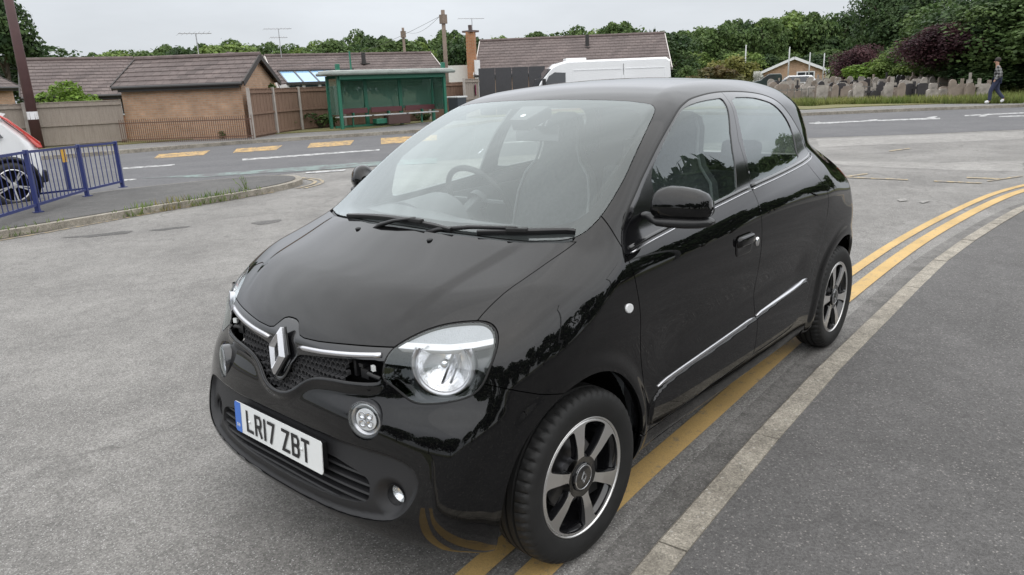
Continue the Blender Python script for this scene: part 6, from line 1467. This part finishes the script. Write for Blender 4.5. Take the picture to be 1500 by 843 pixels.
def railing():
    mat('rail_blue',(.022,.034,.15),rough=.35,coat=.4);mat('rail_yellow',(.62,.36,.05),rough=.5)
    P=[GP(-60,322,.1),GP(56,311,.1),GP(128,287.5,.1),GP(180,274.5,.1)];dirp=(P[1]-P[2]).normalized();P[0]=P[1]+dirp*1.65;P=[P[1]+dirp*3.3]+P
    root=empty('pedestrian_railing',P[4][:],0,'blue pedestrian guard railing on the traffic island','railing');O=P[4];Hs=[HZ(P[2],220,35)-.1]*2+[HZ(P[2],220,35)-.1,HZ(P[3],212,112)-.1,HZ(P[4],207,168)-.1]
    for i,p in enumerate(P):
        q=p-O;H=Hs[i];mb=MB();mb.box((q.x,q.y,H/2+.0),(.055,.055,H),rz=math.atan2(dirp.y,dirp.x));mb.build('post',MATS['rail_blue'],root,bevel=.004)
        mb=MB();mb.box((q.x,q.y,-.0+.004),(.12,.10,.012));mb.build('foot_plate',MATS['rail_blue'],root)
    for i in range(len(P)-1):
        a=P[i]-O;b=P[i+1]-O;d=b-a;L=d.length
        Ha,Hb=Hs[i],Hs[i+1]
        for za,zb in((Ha-.03,Hb-.03),(.10,.10)):
            MB().bar(a+Vector((0,0,za)),b+Vector((0,0,zb)),.035,.035).build('rail',MATS['rail_blue'],root)
        n=int(L/.115)
        for k in range(1,n):
            c=a+d*k/n;MB().tube([c+Vector((0,0,.10)),c+Vector((0,0,Ha+(Hb-Ha)*k/n-.04))],.0065,6,cap=False).build('infill_bar',MATS['rail_blue'],root)
    # second run behind, meeting at a post with a yellow band
    q=GP(103,279,.1);z=HZ(q,216,92)-.1
    r2=empty('banded_post',q[:],0,'thin blue post with a yellow band behind the railing','post');MB().box((0,0,z/2),(.05,.05,z)).build('shaft',MATS['rail_blue'],r2,bevel=.004);MB().box((0,0,z*.83),(.062,.062,z*.34)).build('yellow_band',MATS['rail_yellow'],r2)
    a=GP(56,286,.1)-q;b=GP(125,280,.1)-q
    MB().bar(a+Vector((0,0,.02)),b+Vector((0,0,.04)),.03,.03).build('low_rail',MATS['rail_blue'],r2)
def graves(k3):
    mat('stone_grey',(.33,.30,.27),rough=.85,var=.45,vscale=3);mat('stone_pale',(.42,.40,.38),rough=.8,var=.15,vscale=2);mat('stone_dark',(.055,.052,.055),rough=.25,var=.2,vscale=2);mat('stone_brown',(.26,.215,.18),rough=.85,var=.3,vscale=2);mat('verge_grass',(.10,.12,.04),rough=.95)
    rng=np.random.default_rng(5);names={'stone_grey':'grey weathered','stone_pale':'pale stone','stone_dark':'dark polished','stone_brown':'brown sandstone'}
    def shape(kind,w,h):
        if kind==0:return [(-w/2,0),(w/2,0),(w/2,h*.8)]+[(w/2*math.cos(t),h*.8+h*.2*math.sin(t)) for t in np.linspace(.2,PI-.2,7)]+[(-w/2,h*.8)]
        if kind==1:return [(-w/2,0),(w/2,0),(w/2,h*.93),(w*.3,h),(-w*.3,h),(-w/2,h*.93)]
        if kind==2:return [(-w/2,0),(w/2,0),(w/2,h*.85),(w*.35,h*.85),(w*.25,h),(-w*.25,h),(-w*.35,h*.85),(-w/2,h*.85)]
        a=w*.14;return [(-a,0),(a,0),(a,h*.62),(w*.4,h*.62),(w*.4,h*.74),(a,h*.74),(a,h),(-a,h),(-a,h*.74),(-w*.4,h*.74),(-w*.4,h*.62),(-a,h*.62)]
    spots=[]
    for row,(d,py) in enumerate(((40.5,0),(43.5,0),(47,0),(51,0),(55.5,0),(60,0))):
        px=1128+rng.uniform(0,8)
        while px<(1420 if row<3 else 1400 if row<4 else 1370):
            spots.append((px,d+rng.uniform(-.7,.7)+(px-1128)*-.008,row));px+=rng.uniform(5,11)*(1 if row<3 else .9)+(6 if px>1330 else 0)
    for px in(1409,1417,1433,1441,1446):spots.append((px,39+rng.uniform(-1,1),0))
    u=(_CM.to_3x3()@Vector((1,0,0)));u.z=0;u.normalize();v=Vector((-u.y,u.x,0))
    for px,d,row in spots:
        p=AT(px,140,d);mt=['stone_grey','stone_brown','stone_brown','stone_dark','stone_grey'][rng.integers(0,5)];kind=int(rng.choice([0,1,2,0,1,3]));w=rng.uniform(.26,.54);h=rng.uniform(.55,1.05)*(1.15 if kind==3 else 1)
        a=rng.normal(0,.12);tl=rng.normal(0,.03);th=rng.uniform(.08,.14)
        o=MB();o.prism(shape(kind,w,h),-th/2,th/2,lambda x,z,t:(x+z*tl,t,z));o.box((0,0,.05),(w*1.15,th*2.6,.14))
        o=o.build('gravestone',MATS[mt]);o.location=(p.x,p.y,.08+row*.05);o.rotation_euler=(0,0,math.atan2(u.y,u.x)+a)
        sh={0:'round topped',1:'chamfered',2:'stepped',3:'cross shaped'}[kind];g='%s %s gravestones in the cemetery'%(names[mt],sh);tag(o,'%s %s gravestone standing in the grass of the cemetery'%(names[mt],sh),'gravestone',g)
    # cemetery ground, low railing of thin bars along the verge
    mb=MB()
    pts=[GP(*q) for q in((1120,158.5),(1200,153.5),(1330,147.5),(1460,142),(1500,140.5))]
    sheet('cemetery_ground',[tuple(p[:2]) for p in pts]+[tuple(AT(1500,140,62)[:2]),tuple(AT(1300,140,90)[:2]),tuple(AT(1080,140,90)[:2])],.05,MATS['soil_grass'])
    # rough grass at the foot of the stones
    rngg=np.random.default_rng(9);n=26000;V=[];leafm=leaf_mat('grass_long',(.13,.18,.045),(.27,.27,.10),.5)
    t=rngg.random(n);a=np.interp(t,[0,1],[1115,1500]);dd=37.5+rngg.random(n)**1.6*20-(a-1115)*.006;Vv=np.empty((n*3,3))
    base_=np.array([AT(x,140,1.0)[:2] for x in np.linspace(1115,1500,64)])-np.array(_CC[:2]);bx=np.interp(a,np.linspace(1115,1500,64),base_[:,0]);by=np.interp(a,np.linspace(1115,1500,64),base_[:,1])
    X=_CC.x+bx*dd;Y=_CC.y+by*dd;hh=rngg.uniform(.15,.50,n);wv=rngg.uniform(.02,.05,n);an=rngg.uniform(0,6.28,n)
    Vv[0::3]=np.stack([X-wv*np.cos(an),Y-wv*np.sin(an),X*0+.04],1);Vv[1::3]=np.stack([X+wv*np.cos(an),Y+wv*np.sin(an),X*0+.04],1);Vv[2::3]=np.stack([X+rngg.normal(0,.1,n),Y+rngg.normal(0,.1,n),hh],1)
    o=mesh_obj('long_grass',[],[],leafm);me=o.data;me.vertices.add(3*n);me.vertices.foreach_set('co',Vv.ravel());me.loops.add(3*n);me.loops.foreach_set('vertex_index',np.arange(3*n));me.polygons.add(n);me.polygons.foreach_set('loop_start',np.arange(n)*3);me.polygons.foreach_set('loop_total',np.full(n,3));me.update();tag(o,'rough long grass growing between the gravestones','grass',None,'stuff')
    L=resample([tuple(p[:2]) for p in pts],.45);O=Vector((L[0][0],L[0][1],0));root=empty('cemetery_railing',O[:],0,'low thin metal railing along the cemetery verge','railing');mat('rail_grey',(.16,.16,.15),rough=.7)
    mb=MB()
    for i,(x,y) in enumerate(L):
        MB().tube([(x-O.x,y-O.y,0),(x-O.x,y-O.y,.85)],.016,5,cap=False).build('upright',MATS['rail_grey'],root)
    for i in range(len(L)-1):mb.bar((L[i][0]-O.x,L[i][1]-O.y,.78),(L[i+1][0]-O.x,L[i+1][1]-O.y,.78),.02,.03)
    mb.build('rail',MATS['rail_grey'],root)
    # wall behind the graves
    a=AT(1225,120,62);b=AT(1335,120,60);O=(a+b)/2;O.z=0;a.z=b.z=0;zt=HZ(a,110,1290);o=MB().bar(a-O+Vector((0,0,zt/2)),b-O+Vector((0,0,zt/2)),.25,zt).build('stone_wall',MATS['stone_grey']);o.location=O;tag(o,'low grey stone wall behind the gravestones beside the round bush','wall')
def pickup():
    mat('dark_green_paint',(.02,.035,.033),rough=.25,coat=.8)
    a=AT(1092,150,56);b=AT(1143,150,56);a.z=b.z=0;u=(a-b);L=u.length;u.normalize();O=(a+b)/2;root=empty('parked_van',O[:],math.atan2(u.y,u.x),'small dark green van parked in front of the little bungalow','van');h=L/2
    prof=[(-h,.4),(-h,1.45),(-h+.1,1.58),(h-1.5,1.58),(h-.95,1.2),(h-.1,1.02),(h,.8),(h,.4)];n=len(prof);V=[(x,y,z) for y in(-.85,.85) for x,z in prof]
    MB().add(V,[(j,(j+1)%n,n+(j+1)%n,n+j) for j in range(n)]+[tuple(range(n-1,-1,-1)),tuple(range(n,2*n))]).build('body',MATS['dark_green_paint'],root,bevel=.06,smooth=False)
    for s in(1,-1):
        MB().prism([(h-1.05,1.25),(h-1.95,1.25),(h-1.95,1.48),(h-1.40,1.48)],0,.01,lambda a,b_,w:(a,s*(.85+w),b_)).build('side_window',MATS['window_glass'],root)
        for x in(-h+.7,h-.7):MB().lathe([(.0001,.1),(.2,.1),(.31,.09),(.31,-.09)],20,Matrix.Translation((x,s*.78,.31))@Matrix.Rotation(-s*PI/2,4,'X')).build('wheel',MATS['rubber'],root)
    MB().prism([(h-.98,1.27),(h-1.45,1.55),(h-1.42,1.57),(h-.93,1.28)],-.72,.72,lambda a,b_,w:(a+.01,w,b_+.01)).build('windscreen',MATS['window_glass'],root)
    a=AT(1157,150,57);a.z=0;r=empty('parked_car',a[:],math.atan2(u.y,u.x),'tiny white car just visible over the graves beside the dark van','car')
    prof=[(-1.7,.35),(-1.75,.9),(-1.3,1.38),(.2,1.4),(.8,1.0),(1.7,.85),(1.8,.35)];n=len(prof);V=[(x,y*(1 if z<1 else .85),z) for y in(-.8,.8) for x,z in prof]
    MB().add(V,[(j,(j+1)%n,n+(j+1)%n,n+j) for j in range(n)]+[tuple(range(n-1,-1,-1)),tuple(range(n,2*n))]).build('body',MATS['car_white'],r,bevel=.05)
    for s in(1,-1):
        MB().prism([(-1.2,.98),(.65,.98),(.15,1.32),(-1.1,1.32)],0,.02,lambda a,b_,w:(a,s*(.76-(b_-.98)*.2+w),b_)).build('side_window',MATS['window_glass'],r)
        for x in(-1.1,1.1):MB().lathe([(.0001,.1),(.2,.1),(.3,.09),(.3,-.09)],20,Matrix.Translation((x,s*.74,.30))@Matrix.Rotation(-s*PI/2,4,'X')).build('wheel',MATS['rubber'],r)
def skinned(name,verts,edges,radii,m,parent=None,root=0,sub=2):
    me=bpy.data.meshes.new(name);me.from_pydata(verts,edges,[]);me.update();o=bpy.data.objects.new(name,me);COL.objects.link(o);me.materials.append(m)
    s=o.modifiers.new('skin','SKIN');s.use_smooth_shade=True
    for i,r in enumerate(radii):
        d=me.skin_vertices[0].data[i];d.radius=(r,r) if not hasattr(r,'__len__') else r;d.use_root=(i==root)
    b=o.modifiers.new('sub','SUBSURF');b.levels=b.render_levels=sub
    if parent:o.parent=parent
    return o
def pedestrian():
    mat('skin_tone',(.42,.24,.17),rough=.6);mat('denim',(.03,.038,.075),rough=.85);mat('shoe_white',(.75,.75,.75),rough=.6);mat('hair_dark',(.035,.028,.025),rough=.8)
    m,nt,b,N,L=nodes_of('plaid');b.inputs['Roughness'].default_value=.85;tc=N('ShaderNodeTexCoord');sp=N('ShaderNodeSeparateXYZ');L(tc.outputs['Object'],sp.inputs[0])
    def stripes(sock,f):
        a=N('ShaderNodeMath');a.operation='MULTIPLY';a.inputs[1].default_value=f;L(sock,a.inputs[0]);c=N('ShaderNodeMath');c.operation='FRACT';L(a.outputs[0],c.inputs[0]);d=N('ShaderNodeMath');d.operation='LESS_THAN';d.inputs[1].default_value=.42;L(c.outputs[0],d.inputs[0]);return d
    ad=N('ShaderNodeMath');ad.operation='ADD';L(sp.outputs['X'],ad.inputs[0]);L(sp.outputs['Y'],ad.inputs[1]);s1=stripes(ad.outputs[0],7);s2=stripes(sp.outputs['Z'],8.5);su=N('ShaderNodeMath');su.operation='ADD';L(s1.outputs[0],su.inputs[0]);L(s2.outputs[0],su.inputs[1]);mr=N('ShaderNodeMapRange');mr.inputs['From Max'].default_value=2;mr.inputs['To Min'].default_value=.025;mr.inputs['To Max'].default_value=.30;L(su.outputs[0],mr.inputs[0]);L(mr.outputs[0],b.inputs['Base Color'])
    p=GP(1456,152.5,.1);u=(_CM.to_3x3()@Vector((1,0,0)));ang=math.atan2(u.y,u.x)+PI*.80
    root=empty('person',p[:],ang,'walking person in a plaid shirt, dark jeans and white shoes on the far pavement','person')
    # local +x is forward; a long stride
    J=dict(pel=(0,0,.93),w=(.01,0,1.08),ch=(.03,0,1.28),nk=(.05,0,1.45),hd=(.08,0,1.58),top=(.085,0,1.69),sl=(.03,.18,1.39),el=(-.06,.24,1.12),hl=(.06,.25,.90),fl=(.09,.25,.83),sr=(.03,-.18,1.39),er=(-.09,-.23,1.13),hr=(-.06,-.24,.88),fr=(-.05,-.24,.81),
      hpl=(0,.09,.90),kl=(.17,.10,.50),al=(.16,.10,.10),tl=(.32,.10,.06),hpr=(0,-.09,.90),kr=(-.04,-.10,.50),ar=(-.30,-.10,.18),tr=(-.20,-.10,.06))
    K=list(J);ix={k:i for i,k in enumerate(K)};E=[('pel','w'),('w','ch'),('ch','nk'),('nk','hd'),('hd','top'),('ch','sl'),('sl','el'),('el','hl'),('hl','fl'),('ch','sr'),('sr','er'),('er','hr'),('hr','fr'),('pel','hpl'),('hpl','kl'),('kl','al'),('al','tl'),('pel','hpr'),('hpr','kr'),('kr','ar'),('ar','tr')]
    rad=dict(pel=(.13,.10),w=(.12,.09),ch=(.15,.10),nk=(.05,.05),hd=(.085,.075),top=(.06,.06),sl=.055,el=.042,hl=.032,fl=.028,sr=.055,er=.042,hr=.032,fr=.028,hpl=.085,kl=.058,al=.04,tl=.03,hpr=.085,kr=.058,ar=.04,tr=.03)
    skinned('body',[J[k] for k in K],[(ix[a],ix[b_]) for a,b_ in E],[rad[k] for k in K],MATS['skin_tone'],root)
    def part(nm,keys,edges,grow,m,rr=None):
        K2=list(keys);i2={k:i for i,k in enumerate(K2)};R2=[]
        for k in K2:
            r=rad[k];r=r if hasattr(r,'__len__') else (r,r);R2.append((r[0]+grow,r[1]+grow))
        skinned(nm,[J[k] for k in K2],[(i2[a],i2[b_]) for a,b_ in edges],R2,m,root)
    part('shirt',['w','pel','ch','sl','el','hl','sr','er','hr'],[('pel','w'),('w','ch'),('ch','sl'),('sl','el'),('el','hl'),('ch','sr'),('sr','er'),('er','hr')],.030,MATS['plaid'])
    part('jeans',['pel','hpl','kl','al','hpr','kr','ar'],[('pel','hpl'),('hpl','kl'),('kl','al'),('pel','hpr'),('hpr','kr'),('kr','ar')],.022,MATS['denim'])
    for a,t in(('al','tl'),('ar','tr')):part('shoe',[a,t],[(a,t)],.028,MATS['shoe_white'])
    MB().sphere((.06,0,1.665),(.105,.095,.10)).build('hair',MATS['hair_dark'],root,smooth=True)
    mb=MB()
    for s in(1,-1):mb.sphere((.165,s*.032,1.62),(.008,.012,.007),8,5)
    mb.build('eyes',MATS['hair_dark'],root);MB().sphere((.172,0,1.59),(.018,.013,.022),8,6).build('nose',MATS['skin_tone'],root,smooth=True)
def weeds():
    leaf_mat('weed_green',(.10,.17,.035),(.20,.26,.07),6);leaf_mat('weed_dry',(.22,.20,.08),(.34,.29,.13),6);rng=np.random.default_rng(3)
    V=[];F=[]
    def blades(mb,c,n,r,h):
        for i in range(n):
            a=rng.uniform(0,6.28);q=Vector(c)+Vector((math.cos(a),math.sin(a),0))*r*rng.random()**.5;hh=h*rng.uniform(.4,1);w=.006;l=Vector((rng.normal(0,.35)*hh,rng.normal(0,.35)*hh,hh));s=Vector((math.cos(a*3),math.sin(a*3),0))*w
            mb.add([q-s,q+s,q+l*.6+s*.6,q+l,q+l*.6-s*.6],[(0,1,2,3,4)])
    g=MB();dry=MB()
    line=[(.5,-8.02),(-.69,-8.14),(-1.17,-8.17),(-1.99,-8.29),(-2.58,-8.37),(-3.29,-8.43),(-3.88,-8.49),(-4.49,-8.59)]
    for q in resample(line,.05):
        x=q[0];dens=.15+.9*math.exp(-((x+2.35)/.22)**2)+.8*math.exp(-((x+2.85)/.28)**2)+1.0*math.exp(-((x+3.5)/.45)**2)+.3*math.exp(-((x+.9)/.3)**2)
        for k in range(int(dens*6)):
            (dry if -3.05<x<-2.1 and rng.random()<.75 else g).__class__;blades(dry if (-3.05<x<-2.5 and rng.random()<.75) else g,(x+rng.normal(0,.03),q[1]+rng.normal(0,.035),.01+.09*(rng.random()<.5)),2,.03,.05+.07*dens)
    tag(g.build('kerb_weeds',MATS['weed_green']),'green weeds growing along the kerb of the traffic island','weeds',None,'stuff')
    tag(dry.build('dry_kerb_weeds',MATS['weed_dry']),'dry straw coloured weeds in the kerb joint of the island','weeds',None,'stuff')
    p=GP(364,286,.0)+Vector((0,-.02,0));root=empty('tall_weed',p[:],0,'tall spindly weed growing at the kerb of the traffic island','weed');mb=MB();st=MB()
    for k in range(5):
        l=Vector((rng.normal(0,.10),rng.normal(0,.10),rng.uniform(.22,.38)));st.tube([Vector((0,0,0)),l*.5+Vector((0,0,.02)),l],[.005,.004,.002],5)
        for i in range(12):
            c=l*rng.uniform(.3,1);d=Vector(rng.normal(0,1,3)).normalized()*.035;s=d.cross(Vector((0,0,1)))*.3;mb.add([c,c+d*.5+s,c+d,c+d*.5-s],[(0,1,2,3)])
    st.build('stem',MATS['weed_green'],root);mb.build('leaves',MATS['weed_green'],root)
    # rough plants along the foot of the far fences
    for i,(px,py,r,h) in enumerate(((378,197,.55,.7),(398,196,.4,.45),(420,193,.45,.5),(447,190,.7,.85),(470,189,.55,.7),(488,188,.4,.5),(350,201,.35,.35),(330,203,.3,.3),(560,184,.35,.35),(620,178,.5,.5),(648,174,.4,.45))):
        p=GP(px,py,.1);shrub('shrub',(p.x,p.y,.08),r,h,['leafy weed clump at the foot of the brown fence left of the shelter','leafy weed clump growing behind the bus shelter'][px>500],'shrub',MATS['leaf_mid' if i%3 else 'leaf_dark'],40+i,n=500,leaf=.10,lobes=7,group=['weed clumps at the foot of the brown fence','weed clumps behind the bus shelter'][px>500])
    p=GP(392,190,.1);p=AT(392,150,30);shrub('shrub',(p.x,p.y,1.0),.55,1.0,'climbing plant spilling over the fence at the end of the brick building','shrub',MATS['leaf_mid'],77,n=900,leaf=.08,lobes=8)
def poles():
    mat('pole_brown',(.075,.035,.035),rough=.6,var=.15,vscale=3);mat('pole_wood',(.20,.155,.125),rough=.9,var=.2,vscale=3);mat('label_white',(.75,.75,.78),rough=.5);mat('galv',(.45,.46,.46),rough=.5,metal=.3);mat('wire',(.10,.10,.10),rough=.7)
    p=GP(58,219,.1);z1=HZ(p,0,9);r=pole('lamp_post',p,z1+1.5,.16,.12,'tall dark brown post with a white label beside the white car','pole_brown',cat='lamp post')
    zb=HZ(p,173,47);MB().lathe([(.153,0),(.153,.24)],20,Matrix.Translation((0,0,zb-.05))).build('label_band',MATS['label_white'],r)
    MB().tube([(0,0,z1+1.4),(.3,.3,z1+1.9),(1.0,.9,z1+2.0)],.05,8).build('lamp_arm',MATS['pole_brown'],r)
    a=AT(648.5,15,36);a0=Vector((a.x,a.y,0));r=pole('telegraph_pole',a0,a.z,.11,.09,'wooden telegraph pole rising behind the right end of the bus shelter','pole_wood',cat='telegraph pole');mb=MB();mb.box((0,0,a.z-.4),(.26,.26,.4));mb.build('pole_head',MATS['pole_wood'],r)
    b=AT(590,41,62);r=pole('telegraph_pole',Vector((b.x,b.y,0)),b.z,.13,.10,'distant telegraph pole above the long roof behind the shelter','pole_wood',cat='telegraph pole');MB().box((0,0,b.z-.5),(.3,.3,.5)).build('pole_head',MATS['pole_wood'],r)
    for px,py,d,l in((1157,69,70,'tallest pale post in front of the small bungalow'),(1187,77,80,'thin pale post behind the bungalow roof'),(1208,78,78,'pale post right of the small bungalow'),(1093,66,66,'thin pale post in the yellow green shrub')):
        q=AT(px,py,d);pole('street_post',Vector((q.x,q.y,0)),q.z,.07,.05,l,'galv',cat='post')
    for (s,e,sag,l) in((AT(648.5,20,36),AT(590,45,62),.5,'thin wire slung between the two telegraph poles'),(AT(648.5,22,36),AT(410,98,40),.5,'thin wire from the telegraph pole down to the left')):
        pts=[s+(e-s)*(k/12)-Vector((0,0,sag*math.sin(PI*k/12))) for k in range(13)];o=MB().tube(pts,.008,4).build('overhead_wire',MATS['wire']);tag(o,l,'wire')
    aerial(291,50,80,31,'television aerial above the roof of the blank brick building',((0,.65),))
    aerial(411,43,72,44,'television aerial at the left end of the bungalow roof behind the shelter',((0,.8),(.45,.5)))
    aerial(692,28,48,42,'television aerial on the brick chimney',((0,.75),))
    mat('sign_red',(.25,.03,.10),rough=.5);p=AT(697,132,35.5);o=MB().box((0,0,0),(.45,.03,.5),rz=-2.4).build('small_sign',MATS['sign_red'],bevel=.01);o.location=p;tag(o,'small dark red sign at the foot of the dark screen','sign')
    mat('bin_grey',(.05,.06,.07),rough=.5);p=AT(671,170,33);p.z=.1;r=empty('wheelie_bin',p[:],0,'dark wheeled bin with pale lid right of the bus shelter','bin');MB().box((0,0,.48),(.5,.55,.95),taper=1.12).build('bin_body',MATS['bin_grey'],r,bevel=.03);MB().box((0,0,.99),(.62,.68,.07)).build('bin_lid',MATS['rail_pale'],r,bevel=.02)
def behind_camera():
    """the street behind the photographer, seen only as reflections in the paint and glass"""
    me=None
    for i,x in enumerate(np.arange(-30,10,3.0)):
        shrub('hedge_bush',(x,13.0+.4*math.sin(x),0),2.3,6.8+.5*math.sin(x*1.7),'clipped dark hedge bush behind the photographer, seen only in reflections','hedge',MATS['leaf_dark'],200+i,n=1800,leaf=.08,lobes=14,group='hedge bushes behind the photographer')
    for i,(x,y,h,r) in enumerate(((-22,24,9,4),(-13,27,7,3.6),(10,25,8,4),(24,22,10,4.5),(34,6,8,7),(38,-6,9,8),(36,-16,8,7),(30,14,8,6))):
        tree('tree',(x,y,0),h,r,r,'broad tree behind the photographer, seen only in reflections','tree','leaf_dark',MATS['leaf_dark'],z0=.0,group='trees behind the photographer',n=6000,leaf=.055,lobes=30,seed=300+i)
    for i,(x,y,h) in enumerate(((-9,9.5,8.5),(-3.5,9.8,9.0),(-15,10,9))):
        r=pole('street_lamp',Vector((x,y,0)),h,.09,.05,'grey street lamp behind the photographer, seen only in reflections','galv',cat='street lamp');r['group']='street lamps behind the photographer';MB().tube([(0,0,h),(0,-.8,h+.15),(0,-1.2,h+.12)],.04,6).build('lamp_arm',MATS['galv'],r)
    for i,(x,y,h,r) in enumerate(((-44,8,9,4.5),(-47,16,8,4.5),(-44,25,9,5),(-40,34,8,5),(-33,42,9,5),(-24,48,8,5),(-14,50,9,5))):
        tree('tree',(x,y,0),h,r,r,'broad tree further along the road, beyond the right edge of the photo','tree','leaf_mid',MATS['leaf_mid'],z0=.0,group='trees beyond the right edge of the photo',n=6000,leaf=.055,lobes=30,seed=330+i)
CAR=parked_car()
near,far,k2,k3=ground()
vegetation();buildings();bus_shelter();white_van();white_car();railing();graves(k3);pickup();pedestrian();weeds();poles();behind_camera()
